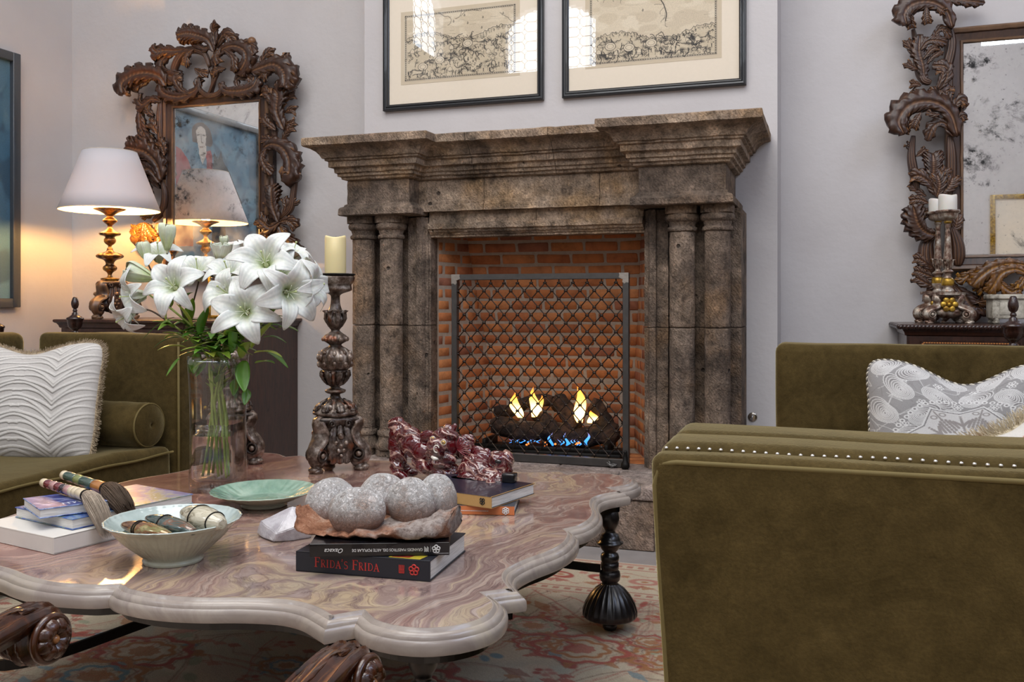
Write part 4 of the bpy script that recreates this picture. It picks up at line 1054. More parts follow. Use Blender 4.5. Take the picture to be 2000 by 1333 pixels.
# antiqued looking glass
def mirror_glass():
    t = NT('antique_mirror'); v = t.coord(); big = t.noise(v, 3.2, 6, .7, .5); sp = t.noise(v, 60, 6, .75); sp2 = t.noise(v, 14, 6, .75)
    m = t.math('MULTIPLY', t.ramp(big, [(.53, (0, 0, 0)), (.63, (1, 1, 1))]), t.ramp(sp2, [(.46, (0, 0, 0)), (.56, (1, 1, 1))]))
    s2 = t.ramp(sp, [(.62, (0, 0, 0)), (.67, (1, 1, 1))]); m = t.math('MAXIMUM', m, t.math('MULTIPLY', s2, .8), True)
    hz = t.math('MULTIPLY', t.ramp(t.noise(v, 5, 5), [(.35, (0, 0, 0)), (.65, (1, 1, 1))]), .35)
    gl = t.n('ShaderNodeBsdfGlossy'); gl.inputs['Roughness'].default_value = .012; gl.inputs[0].default_value = (.9, .9, .88, 1)
    df = t.n('ShaderNodeBsdfDiffuse'); df.inputs[0].default_value = (.035, .035, .035, 1)
    d2 = t.n('ShaderNodeBsdfDiffuse'); d2.inputs[0].default_value = (.5, .49, .46, 1)
    a = t.n('ShaderNodeMixShader'); t.l(hz, a.inputs[0]); t.l(gl.outputs[0], a.inputs[1]); t.l(d2.outputs[0], a.inputs[2])
    b_ = t.n('ShaderNodeMixShader'); t.l(m, b_.inputs[0]); t.l(a.outputs[0], b_.inputs[1]); t.l(df.outputs[0], b_.inputs[2]); t.l(b_.outputs[0], t.out.inputs[0])
mirror_glass()
YM = 5.165
GLX0, GLX1 = at(341, 400, YM).x, at(506, 400, YM).x; GZ1 = 2.415; GZ0 = 1.345; GW = GLX1-GLX0
NF = V(0, -1, 0)
def px2(z, ox, oy, sc_):          # zoomed picture coordinates to the mirror plane
    return at(ox+z[0]/sc_, oy+z[1]/sc_, YM-.02)
def stroke(kind, pts, w, lobes=5, **k): return (kind, pts, w, lobes, k)
# crest (from the left mirror), as offsets from the glass centre
cl = (GLX0+GLX1)/2; crm = at(1882, 300, YM).x+GW/2
def LS(pts, w, lobes=5, ox=220, oy=30, s_=2.835, cx=None, dy=0, **k):
    P = [px2(p, ox, oy, s_)-V(cl if cx is None else cx, 0, 0)+V(0, dy, 0) for p in pts]
    scl = pscale(ox+pts[len(pts)//2][0]/s_, YM)
    return (P, w/s_/scl, lobes, k)
crest = [
 LS([(590,215),(560,150),(500,125),(450,120),(405,135)], 78, 7, dy=-.05, curl=.3), LS([(560,180),(520,190),(470,150),(430,110),(440,85)], 50, 4, dy=-.03), LS([(600,180),(596,120),(600,90),(622,62)], 46, 3, dy=-.06, curl=.6), LS([(590,190),(630,120),(665,130),(682,155)], 60, 4, dy=-.03),
 LS([(545,440),(560,350),(548,280),(590,190)], 34, 0), LS([(540,440),(575,360),(590,300),(560,250)], 26, 0, dy=-.02),
 LS([(548,290),(520,220),(465,195),(410,205),(372,250),(350,310),(350,370)], 42, 0, dy=-.02), LS([(440,195),(370,205),(310,205),(275,215),(248,188)], 66, 5, dy=-.03, curl=.3),
 LS([(470,195),(440,225),(430,260),(420,285)], 46, 3, dy=-.04), LS([(330,215),(285,265),(300,320),(345,345),(395,352)], 70, 6, dy=-.02), LS([(310,215),(270,250),(262,285)], 50, 3),
 LS([(590,230),(640,190),(700,180),(750,205),(760,250),(735,300),(690,325)], 74, 7, dy=-.03), LS([(620,190),(600,230),(610,270)], 50, 3, dy=-.04), LS([(700,185),(750,160),(780,180),(805,230)], 50, 3, dy=-.02, curl=.4), LS([(640,200),(690,240),(700,290),(690,320)], 40, 4, dy=-.05),
 LS([(500,370),(470,420),(400,455),(330,450),(285,420),(280,370)], 64, 7, dy=-.02), LS([(440,440),(400,420),(370,370),(400,350)], 46, 4, dy=-.03), LS([(480,440),(470,390),(490,350)], 44, 3),
 LS([(490,350),(492,410),(530,445),(580,445),(612,420),(622,370)], 30, 0, dy=-.02), LS([(600,380),(640,420),(720,425),(790,400),(815,340)], 66, 7, dy=-.02), LS([(700,410),(690,360),(740,340),(780,370)], 46, 4), LS([(470,300),(500,320),(545,330)], 40, 3, dy=-.03), LS([(640,300),(600,310),(565,340)], 40, 3, dy=-.03),
 LS([(250,380),(230,330),(190,320),(200,300)], 46, 4), LS([(300,360),(250,330),(235,310)], 44, 3), LS([(800,330),(860,290),(900,290)], 60, 3),
 LS([(320,400),(290,350),(220,330),(150,345),(100,390),(105,450)], 96, 7, dy=-.04, curl=.25), LS([(220,340),(170,320),(130,320),(112,300)], 44, 3, dy=-.02), LS([(240,345),(180,380),(140,400),(80,385)], 46, 3, dy=-.03),
 LS([(790,320),(850,300),(920,285),(975,320),(990,370),(985,410)], 96, 7, dy=-.04, curl=.25), LS([(850,300),(845,250),(875,215),(900,212)], 48, 3, dy=-.02), LS([(910,290),(935,255),(965,240),(968,220)], 42, 3, dy=-.02), LS([(960,300),(985,290),(1005,310)],36,2), LS([(900,300),(870,330),(850,360)], 48, 3, dy=-.04), LS([(820,340),(800,300),(830,280)], 50, 3),
]
crest_balls = [(px2((781,148), 220, 30, 2.835)-V(cl, .02, 0), .028)]
sideR = [
 LS([(930,560),(895,480),(870,440),(840,430)], 60, 5, dy=-.02), LS([(960,640),(925,540),(930,450),(900,410)], 90, 7, dy=-.02), LS([(950,470),(980,450),(1005,440)], 42, 2), LS([(955,540),(985,525),(1008,528)], 44, 2), LS([(950,600),(985,600),(1005,590)], 40, 2), LS([(940,690),(970,640),(1003,622)], 46, 3),
 LS([(920,640),(870,600),(850,570)], 50, 4, dy=-.03), LS([(900,680),(895,640),(905,620)], 40, 0), LS([(960,720),(900,700),(830,690)], 50, 4, dy=-.02),
 LS([(850,740),(900,720),(960,740),(1000,800),(1003,880),(970,870)], 90, 8, dy=-.03, curl=.2), LS([(870,740),(850,790),(870,840),(905,880)], 52, 4, dy=-.04), LS([(985,800),(1012,880),(1000,980),(985,1070),(930,1130)], 34, 0), LS([(990,960),(965,920),(955,900)], 36, 2), LS([(985,1060),(1010,1040),(1015,1030)], 34, 2), LS([(995,900),(1015,880),(1018,860)], 30, 2),
 LS([(930,1150),(900,1060),(895,1000),(888,945)], 74, 7, dy=-.02), LS([(930,1140),(960,1060),(950,1010)], 44, 3), LS([(900,1120),(870,1060),(850,1030)], 44, 3), LS([(880,860),(885,1000),(880,1130)], 26, 0),
 LS([(940,1150),(890,1180),(850,1150),(825,1130)], 70, 5, dy=-.03), LS([(930,1150),(970,1140),(1000,1150),(1022,1180)], 56, 4, dy=-.02), LS([(930,1160),(960,1220),(990,1280),(1000,1330)], 90, 6, dy=-.02), LS([(920,1170),(890,1230),(900,1300)], 70, 5, dy=-.01), LS([(890,1170),(850,1210),(835,1240)], 50, 3),
]
sideL = [
 LS([(280,480),(230,470),(185,500),(160,480),(150,465)], 60, 5, dy=-.02), LS([(165,480),(155,560),(175,650),(240,720)], 60, 5), LS([(270,430),(262,560),(265,720)], 40, 0), LS([(260,660),(240,620),(215,600)], 56, 4, dy=-.02), LS([(240,560),(215,540),(200,500)], 46, 3, dy=-.02), LS([(200,660),(175,620),(150,600)], 40, 3),
 LS([(240,760),(215,700),(175,680),(150,660)], 56, 4, dy=-.02), LS([(290,920),(270,830),(220,770),(160,750),(110,735)], 104, 8, dy=-.03, curl=.2), LS([(280,930),(230,860),(190,860),(150,820)], 80, 6, dy=-.03), LS([(260,960),(215,900),(185,880)], 50, 3), LS([(300,780),(290,730),(265,700)], 50, 4, dy=-.02),
 LS([(262,880),(288,980),(275,1080),(225,1140)], 38, 0), LS([(225,990),(205,960),(195,940)], 34, 2), LS([(200,880),(195,980),(210,1090)], 26, 0), LS([(215,1080),(195,1060),(185,1040)], 34, 2),
]
goldleaf = [LS([(190,1150),(180,1200),(150,1230),(120,1180)], 60, 4, dy=-.02), LS([(190,1150),(185,1220),(190,1260)], 60, 5, dy=-.02), LS([(190,1150),(220,1200),(240,1230)], 60, 4, dy=-.02), LS([(190,1150),(155,1180),(118,1185)], 50, 3, dy=-.02), LS([(230,1100),(190,1110),(160,1100)], 40, 3), LS([(250,1150),(270,1250),(300,1330)], 90, 5)]
def RS(pts, w, lobes=5, low=False, **k):
    return LS(pts, w, lobes, ox=1720, oy=(330 if low else 0), s_=(3.70 if low else 3.92), cx=crm, **k)
sideBig = [
 RS([(540,240),(500,120),(420,60),(320,45),(225,75),(175,140),(190,225)], 130, 8, dy=-.05, curl=.25), RS([(260,60),(200,75),(150,80),(122,105)], 60, 3, dy=-.03), RS([(350,20),(290,5),(240,-20)], 60, 4), RS([(420,40),(520,0),(660,10),(800,20)], 70, 6), RS([(340,90),(340,150),(350,210)], 60, 4, dy=-.07), RS([(220,120),(220,180),(230,240)], 60, 3, dy=-.06), RS([(420,90),(440,110),(480,125)], 50, 3, dy=-.08),
 RS([(525,180),(545,330),(510,500),(440,700)], 66, 0), RS([(250,220),(270,330),(280,430),(300,560),(340,640)], 54, 0, dy=.01), RS([(330,640),(320,520),(290,400),(300,270)], 96, 8, dy=-.02), RS([(300,400),(350,340),(420,330),(500,345)], 70, 6, dy=-.04), RS([(400,330),(430,250),(480,240),(530,300)], 60, 4, dy=-.02),
 RS([(290,430),(240,390),(210,340),(200,315)], 56, 3, dy=-.01), RS([(300,540),(250,520),(215,500),(200,485)], 54, 3, dy=-.01), RS([(310,660),(270,650),(230,650)], 56, 3, dy=-.01), RS([(350,500),(390,450),(430,420),(455,400)], 50, 4, dy=-.03), RS([(320,470),(380,400),(430,380)], 50, 4, dy=-.04),
 RS([(430,700),(500,610),(490,530),(390,510)], 76, 5, dy=-.03), RS([(430,690),(470,580),(420,560)], 50, 3, dy=-.04), RS([(310,560),(330,620),(385,640)], 50, 0, dy=-.02),
 RS([(580,1060),(530,900),(440,820),(320,800),(200,840),(130,950),(170,1050)], 150, 9, dy=-.05, curl=.25), RS([(560,1060),(480,960),(400,980),(350,1090)], 80, 6, dy=-.04), RS([(300,880),(260,950),(240,1000)], 66, 4, dy=-.07), RS([(210,900),(190,980),(180,1040)], 56, 3, dy=-.06), RS([(440,900),(390,900),(340,880)], 40, 2, dy=-.08),
 RS([(500,830),(440,750),(410,670)], 80, 5, dy=-.02), RS([(540,860),(520,780),(500,710),(560,700)], 70, 4, dy=-.02), RS([(390,800),(290,770),(220,740)], 70, 5, dy=-.02), RS([(350,780),(290,730),(240,690)], 50, 3), RS([(560,900),(560,840),(600,780),(650,830)], 66, 4, dy=-.03), RS([(580,960),(610,900),(640,930)], 50, 3, dy=-.02),
 RS([(250,1040),(235,1180),(250,1300),(280,1460)], 60, 0), RS([(530,1040),(540,1200),(540,1460)], 70, 0), RS([(270,1200),(310,1170),(345,1140)], 50, 3), RS([(235,1180),(215,1120),(205,1110)], 40, 2),
 RS([(400,1440),(400,1330),(400,1250),(395,1180)], 120, 8, dy=-.02), RS([(400,1420),(350,1360),(335,1300)], 60, 4, dy=-.02), RS([(400,1430),(460,1360),(500,1290)], 80, 5, dy=-.02), RS([(400,1440),(490,1400),(520,1370)], 60, 4),
]
sideLow = [
 RS([(420,210),(350,110),(280,60),(215,65)], 90, 5, low=True, dy=-.02), RS([(400,210),(420,120),(400,40)], 90, 5, low=True, dy=-.03), RS([(410,210),(490,130),(520,60)], 90, 5, low=True, dy=-.02), RS([(330,200),(260,150),(210,110)], 50, 3, low=True),
 RS([(350,250),(280,225),(210,230)], 60, 4, low=True), RS([(420,480),(330,470),(260,400),(225,270)], 130, 8, low=True, dy=-.03, curl=.2), RS([(400,300),(320,320),(250,330)], 80, 5, low=True, dy=-.04), RS([(500,480),(540,420),(560,330)], 70, 4, low=True),
 RS([(370,470),(330,560),(340,680),(420,780)], 100, 0, low=True), RS([(520,420),(560,560),(560,700)], 80, 0, low=True), RS([(410,740),(330,690),(280,660),(240,655)], 66, 4, low=True, dy=-.02), RS([(420,800),(330,770),(280,750),(240,740)], 66, 4, low=True, dy=-.02), RS([(430,850),(350,840),(270,800),(250,790)], 66, 4, low=True, dy=-.02), RS([(440,900),(380,900),(330,880)], 60, 3, low=True, dy=-.01), RS([(460,950),(390,945),(310,930)], 66, 4, low=True, dy=-.01), RS([(380,760),(400,700),(450,660)], 60, 4, low=True, dy=-.02),
 RS([(540,850),(600,920),(650,990),(700,990)], 130, 7, low=True), RS([(620,880),(680,950),(760,1000),(790,1000)], 90, 6, low=True, dy=.01), RS([(480,780),(520,860),(600,950)], 90, 6, low=True, dy=.01), RS([(700,880),(740,960),(800,980)], 90, 5, low=True, dy=.01),
]
goldR = [
 RS([(720,730),(640,760),(590,790),(545,780)], 66, 4, low=True, dy=-.03), RS([(1040,700),(930,690),(800,720),(700,790),(650,850)], 100, 8, low=True, dy=-.04, curl=.2), RS([(1040,760),(960,730),(860,760),(800,850),(760,900)], 90, 7, low=True, dy=-.05), RS([(820,760),(860,840),(930,890),(980,870)], 80, 6, low=True, dy=-.05), RS([(760,830),(720,860),(690,890)], 60, 4, low=True, dy=-.03), RS([(1040,760),(1000,830),(960,860)], 70, 5, low=True, dy=-.04),
]
def build_mirror(cx, label, sets, balls, gsets, mat='wood_carved', flipR=None):
    root = empty('carved_mirror', (cx, YR-.004, GZ0), label, 'mirror', 'carved wooden wall mirrors'); C = V(cx, 0, 0)
    hw = GW/2
    g = MB(); g.add([V(cx-hw, YM, GZ0), V(cx+hw, YM, GZ0), V(cx+hw, YM, GZ1), V(cx-hw, YM, GZ1)], [(0, 1, 2, 3)]); g.build('mirror_glass', 'antique_mirror', root)
    prof = [(.0, -.002), (.004, .012), (.014, .014), (.018, .006), (.05, .012), (.056, .022), (.072, .026), (.082, .016), (.086, -.03)]
    names = []
    G = []
    for d, h in prof:
        row = []
        for (ax, az), (bx_, bz_) in (((-1, 0), (1, 0)), ((1, 0), (1, 1)), ((1, 1), (-1, 1)), ((-1, 1), (-1, 0))):
            A = V(cx+ax*(hw+d), YM-h, (GZ1+d) if az else (GZ0-d)); B = V(cx+bx_*(hw+d), YM-h, (GZ1+d) if bz_ else (GZ0-d))
            row += [A.lerp(B, k/24) for k in range(24)]
        G.append(row)
    b = MB(); b.grid(G, False, True); b.disp(.0025, 22); sharp(b.build('frame', 'wood_frame', root), 35)
    MB().box(cx-hw-.08, cx+hw+.08, YM+.003, YR-.006, GZ0-.08, GZ1+.08).build('backboard', 'wood_dark', root)
    for nm, ss in sets:
        for (P, w, lobes, k), mirror in ss:
            Q = [V(-p.x if mirror else p.x, p.y, p.z)+C for p in P]
            b = MB(); b.leaf(Q, NF, w*((1.6 if w > .085 else 1.5) if lobes else 1.15), int(lobes*1.15), **k); b.build('scroll' if lobes == 0 else nm, mat, root)
    for (P, w, lobes, k) in gsets:
        b = MB(); b.leaf([p+C for p in P], NF, w*1.45, lobes, **k); b.build('gilded_leaf', 'wood_gilt', root)['label'] = 'acanthus leaf glowing golden'
    for p, r in balls: MB().ell(p+C, r, 14, 10).build('ball_finial', mat, root)
    # egg and tongue tooling along the rail of the frame
    return root
f_ = lambda L, m=False: [(x, m) for x in L]
build_mirror(cl, 'tall carved dark wood mirror with leafy crest on the wall above the lamp', [('acanthus_leaf', f_(crest)+f_(sideR)+f_(sideL))], crest_balls, goldleaf)
build_mirror(crm, 'carved dark wood mirror with foxed glass cut by the right picture edge', [('acanthus_leaf', f_(sideBig)+f_(sideBig, True)+f_(sideLow)+f_(sideLow, True))], [], goldR, mat='wood_carved')
# ================================================================ FRAMED MAPS OVER THE MANTEL
t = NT('picture_glass'); t.t.nodes.remove(t.b)
fr = t.n('ShaderNodeFresnel'); fr.inputs[0].default_value = 1.5; g = t.n('ShaderNodeBsdfGlossy'); g.inputs['Roughness'].default_value = .0; tr = t.n('ShaderNodeBsdfTransparent'); mx = t.n('ShaderNodeMixShader')
mx.inputs[0].default_value = .075; t.l(tr.outputs[0], mx.inputs[1]); t.l(g.outputs[0], mx.inputs[2]); t.l(mx.outputs[0], t.out.inputs[0])
attr_mat('map_print', .8, .05, 200)
simple('mat_board', 'e8dbc6', .85, var=.03)
def map_canvas(seed, w=420, h=300, rivers=True, cf=.4):
    c = Canvas(w, h, 'dacbb0'); rn = random.Random(seed); INK = '14110e'
    for _ in range(160): c.ell(rn.uniform(0, w), rn.uniform(0, h), rn.uniform(10, 50), rn.uniform(6, 30), rn.choice(('d2c2a6', 'e0d2b8', 'cfbfa4')), 0, .25)
    for o, s in ((3, 1.3), (9, 1.0)): c.line([(o, o), (w-o, o), (w-o, h-o), (o, h-o), (o, o)], s, INK, .8)
    for i in range(3, w-3, 8): c.line([(i, 6), (i+4, 6)], 3, INK, .85); c.line([(i, h-6), (i+4, h-6)], 3, INK, .85)
    for j in range(3, h-3, 8): c.line([(6, j), (6, j+4)], 3, INK, .85); c.line([(w-6, j), (w-6, j+4)], 3, INK, .85)
    for k in range(1, 3): c.line([(9, h*k*.15), (w-9, h*k*.2+rn.uniform(-6, 6))], .7, INK, .35)
    def wig(x, y, a, L, st=4, j=.5, wd=1.1, op=.8, hatch=0):
        wd *= 1.45; op = min(1, op*1.25)
        pts = [(x, y)]
        for i in range(L):
            a += rn.uniform(-j, j); x += math.cos(a)*st; y += math.sin(a)*st; pts.append((x, y))
            if hatch and rn.random() < hatch: c.line([(x, y), (x+rn.uniform(3, 9), y+rn.uniform(-2, 4))], .8, INK, .5)
        c.line(pts, wd, INK, op); return pts
    cut = h*cf
    if rivers:
        for x0, a0, L in ((w*.28, 1.57, 76), (w*.62, 1.75, 78), (w*.90, 1.6, 74)):
            p = wig(x0, 0, a0, L, 5, .25, 2.0, .95, .9)
            for q in p[::3]: wig(q[0], q[1], rn.uniform(0, 3), 9, 3.4, .6, .8, .7)
        c.line([(w*.7, 0), (w*.69, h*.55)], 1, INK, .7)
    else:
        for _ in range(5): wig(rn.uniform(20, w-60), rn.uniform(20, cut*.6), rn.uniform(-.6, .6), 22, 4, .5, 1.0, .7, .4)
    for _ in range(10):      # little ships
        x, y = rn.uniform(20, w-20), rn.uniform(15, cut); c.poly([(x-4, y), (x+4, y), (x+2, y+3), (x-2, y+3)], INK, .8); c.poly([(x, y-7), (x+4, y-1), (x-3, y-1)], INK, .7)
    for _ in range(14): x, y = rn.uniform(20, w-40), rn.uniform(15, cut); c.line([(x, y), (x+rn.uniform(8, 24), y+rn.uniform(-1, 1))], 1.2, INK, .45)
    top = [(i, cut+18*math.sin(i*.021+seed)+rn.uniform(-5, 5)) for i in range(10, w-8, 5)]
    c.poly(top+[(w-9, h-9), (9, h-9)], 'c6b698', .55); c.line(top, 1.8, INK, .9)
    for x, y in top[::2]:
        for _ in range(4): c.line([(x+rn.uniform(-4, 4), y+rn.uniform(0, 9)), (x+rn.uniform(-4, 6), y+rn.uniform(6, 18))], rn.uniform(.8, 2.2), INK, rn.uniform(.4, .9))
    x = 14
    dens = [rn.random() for _ in range(12)]
    for _ in range(70):
        px = rn.uniform(20, w-20); py = rn.uniform(cut+12, h-16); c.ell(px, py, rn.uniform(6, 20), rn.uniform(3, 8), INK, rn.uniform(-.6, .6), rn.uniform(.06, .16)); wig(px, py, rn.uniform(0, 6), rn.randint(5, 12), 3.4, .9, 1.5, .85)
    for _ in range(1100 if not rivers else 900):    # dense engraved texture of figures, huts and plants
        px = rn.uniform(12, w-12); py = rn.uniform(cut+8, h-12); d_ = dens[int(px/w*11.99)]
        if noise.noise(V(px*.035, py*.045, seed)) < -.12+.25*(1-d_): continue
        k = rn.random()
        if k < .5: wig(px, py, rn.uniform(0, 6.3), rn.randint(2, 6), 2.6, 1.3, rn.uniform(.7, 1.5), rn.uniform(.5, .95))
        elif k < .7: c.ell(px, py, rn.uniform(.8, 2), rn.uniform(.8, 2.4), INK, rn.uniform(0, 3), rn.uniform(.4, .9))
        elif k < .85: c.line([(px, py), (px+rn.uniform(-2, 2), py+rn.uniform(6, 16))], rn.uniform(.8, 2), INK, .8)
        else:
            for q in range(4): c.line([(px, py+q*2.4), (px+rn.uniform(6, 14), py+q*2.4+1)], .7, INK, .55)
    for _ in range(7):
        px = rn.uniform(20, w-40); py = rn.uniform(cut+20, h-40); c.poly([(px, py+8), (px+8, py), (px+16, py+8), (px+16, py+18), (px, py+18)], 'dacbb0', .9); c.line([(px, py+8), (px+8, py), (px+16, py+8), (px+16, py+18), (px, py+18), (px, py+8)], 1.2, INK, .9)
    for _ in range(3):
        px = rn.uniform(40, w-60); py = rn.uniform(cut+30, h-50); c.ell(px, py, 18, 14, 'dacbb0', 0, .95); c.ell(px, py, 18, 14, INK, 0, .9, 1.6); c.ell(px, py, 11, 8, INK, 0, .8, 1.2)
    for _ in range(26):
        px = rn.uniform(14, w-14); py = h-26+rn.uniform(-20, 6); c.ell(px, py, 1.8, 2.2, INK, 0, .9); c.line([(px, py), (px, py+8)], 2.8, INK, .85); c.line([(px, py+8), (px-2, py+13)], 1.1, INK, .9); c.line([(px, py+8), (px+2.5, py+13)], 1.1, INK, .9)
    return c
def framed_map(pL, pR, hgt, seed, label, inn, rivers):
    Yf = YB-.034; a, b_ = at(*pL, Yf), at(*pR, Yf); x0, x1, z0 = a.x, b_.x, (a.z+b_.z)/2; z1 = z0+hgt
    root = empty('framed_map', ((x0+x1)/2, YB-.002, z0), label, 'picture', 'black framed old maps over the mantel'); fw = .036
    prof = [(0, 0), (0, .026), (.003, .031), (.008, .032), (.010, .027), (.018, .026), (.022, .031), (.028, .030), (.031, .022), (.036, .018), (.036, 0)]
    cor = [(x0, z0, 1, 1), (x1, z0, -1, 1), (x1, z1, -1, -1), (x0, z1, 1, -1)]
    for i in range(4):
        A, B = cor[i], cor[(i+1) % 4]
        G = [[V(A[0]+A[2]*d, YB-.003-h, A[1]+A[3]*d) for d, h in prof], [V(B[0]+B[2]*d, YB-.003-h, B[1]+B[3]*d) for d, h in prof]]
        m = MB(); m.grid(G, False, True, sm=False, flip=True); m.build('frame_rail', 'black_frame', root)
    yi = YB-.014
    MB().box(x0+fw-.004, x1-fw+.004, yi, YB-.004, z0+fw-.004, z1-fw+.004).build('mat_board', 'mat_board', root)
    mx0, mx1, mz0 = at(*inn[0], yi).x, at(*inn[1], yi).x, at(*inn[0], yi).z
    hh = .70 if rivers else .385; c = map_canvas(seed, 420, 470 if rivers else 250, rivers, .80 if rivers else .36)
    MB().box(mx0-.022, mx1+.022, yi-.0012, yi-.0002, mz0-.018, mz0+hh+.02).build('bevel_mount', 'mount_line', root)
    c.sheet(lambda u, v: V(mx0+(mx1-mx0)*u, yi-.002, mz0+hh*(1-v)), 'map', 'map_print', root)
    m = MB(); m.add([V(x0+fw-.003, yi-.006, z0+fw-.003), V(x1-fw+.003, yi-.006, z0+fw-.003), V(x1-fw+.003, yi-.006, z1-fw+.003), V(x0+fw-.003, yi-.006, z1-fw+.003)], [(0, 1, 2, 3)]); m.build('picture_glass', 'picture_glass', root)
simple('mount_line', 'cdbda2', .85, var=.04)
framed_map((747, 214), (1060, 197), .78, 3, 'black framed antique map with large cream mount, left one above the mantel', ((790, 160), (1008, 140)), False)
framed_map((1097, 188.5), (1457, 167), .80, 9, 'black framed antique river map, right and higher one above the mantel', ((1151, 128), (1401, 108)), True)
# ================================================================ PAINTING ON THE LEFT WALL (seen in the carved mirror)
XW = XL+.012
def mp(px, py):       # mirrored picture point -> (Y, z) on the left wall
    d = ray(px, py); t_ = XW/d.x; return (2*YM-d.y*t_, H+d.z*t_)
py0, py1, pz0, pz1 = 2.84, 4.70, 1.13, 2.70
c = Canvas(320, 270, '42637a'); W_, H_ = 320, 270
def Q(px, py): y, z = mp(px, py); return ((py1-y)/(py1-py0)*W_, (pz1-z)/(pz1-pz0)*H_)
rn = random.Random(1)
for _ in range(500): c.ell(rn.uniform(0, W_), rn.uniform(0, H_), rn.uniform(8, 40), rn.uniform(5, 20), rn.choice(('3c5b72', '4a6e86', '54788c', '39566b', '446a82')), rn.uniform(0, 3), .25)
c.poly([Q(342, 285), Q(352, 291), Q(366, 312), Q(372, 330), Q(378, 480), Q(342, 480)], '8e2f33'); c.poly([Q(400, 296), Q(410, 294), Q(413, 306), Q(414, 350), Q(404, 350)], '9a3035'); c.poly([Q(372, 330), Q(386, 312), Q(402, 312), Q(406, 480), Q(376, 480)], '5d7d92')
c.poly([Q(388, 268), Q(387, 300), Q(394, 322), Q(402, 300), Q(400, 268)], 'c5bdb4')
c.poly(c.sp([Q(374, 272), Q(374, 250), Q(384, 240), Q(398, 242), Q(410, 258), Q(413, 284), Q(400, 285), Q(374, 276)], 30), '4a3d38')
c.poly(c.sp([Q(381, 256), Q(388, 247), Q(398, 252), Q(401, 268), Q(398, 290), Q(392, 298), Q(386, 288), Q(381, 256)], 30), 'bdb6ae')
c.line([Q(391, 262), Q(392, 278), Q(395, 279)], 1.4, '5a4e48'); c.line([Q(383, 264), Q(388, 263)], 1.6, '3a322f'); c.line([Q(394, 264), Q(399, 265)], 1.6, '3a322f'); c.line([Q(389, 287), Q(395, 287)], 1.5, '6b4a46')
c.poly([Q(414, 340), Q(416, 296), Q(424, 312), Q(430, 294), Q(434, 315), Q(446, 335), Q(458, 366), Q(471, 396), Q(466, 408), Q(456, 400), Q(444, 384), Q(436, 380), Q(440, 480), Q(412, 480)], '1d2026')
c.ell(*Q(436, 338), 3, 1.6, 'd8d4cc'); c.ell(*Q(462, 395), 3, 5, 'b9b5ae')
pr = empty('framed_painting', (XL, (py0+py1)/2, pz0), 'dark framed painting of a woman with a horse at the left picture edge', 'painting')
attr_mat('paint_surface', .6, .1, 150)
c.sheet(lambda u, v: V(XW+.006, py1-(py1-py0)*u, pz1-(pz1-pz0)*v), 'canvas', 'paint_surface', pr)
simple('frame_slate', '3b4046', .4, coat=.3)
for (a, b_, c0, c1) in ((py0-.06, py0, pz0-.06, pz1+.06), (py1, py1+.06, pz0-.06, pz1+.06), (py0, py1, pz0-.06, pz0), (py0, py1, pz1, pz1+.06)):
    MB().rbox(XL+.002, XL+.05, a, b_, c0, c1, .006, 2).build('frame_rail', 'frame_slate', pr)
# gilt frames on the rear wall, reflected in the right mirror
for i, (x, z) in enumerate(((2.35, 2.05), (3.15, 1.75))):
    g_ = empty('gilt_frame', (x, YF, z), ('gilt framed picture reflected in the right mirror, nearer its top' if i == 0 else 'gilt framed picture reflected low in the right mirror at the edge'), 'picture', 'gilt frames on the rear wall')
    for (a, b_, c0, c1) in ((x-.35, x-.29, z-.45, z+.45), (x+.29, x+.35, z-.45, z+.45), (x-.29, x+.29, z-.45, z-.39), (x-.29, x+.29, z+.39, z+.45)): MB().rbox(a, b_, YF+.001, YF+.03, c0, c1, .006, 2).build('frame_rail', 'gold', g_)
    MB().box(x-.29, x+.29, YF+.001, YF+.008, z-.39, z+.39).build('print', 'mat_board', g_)
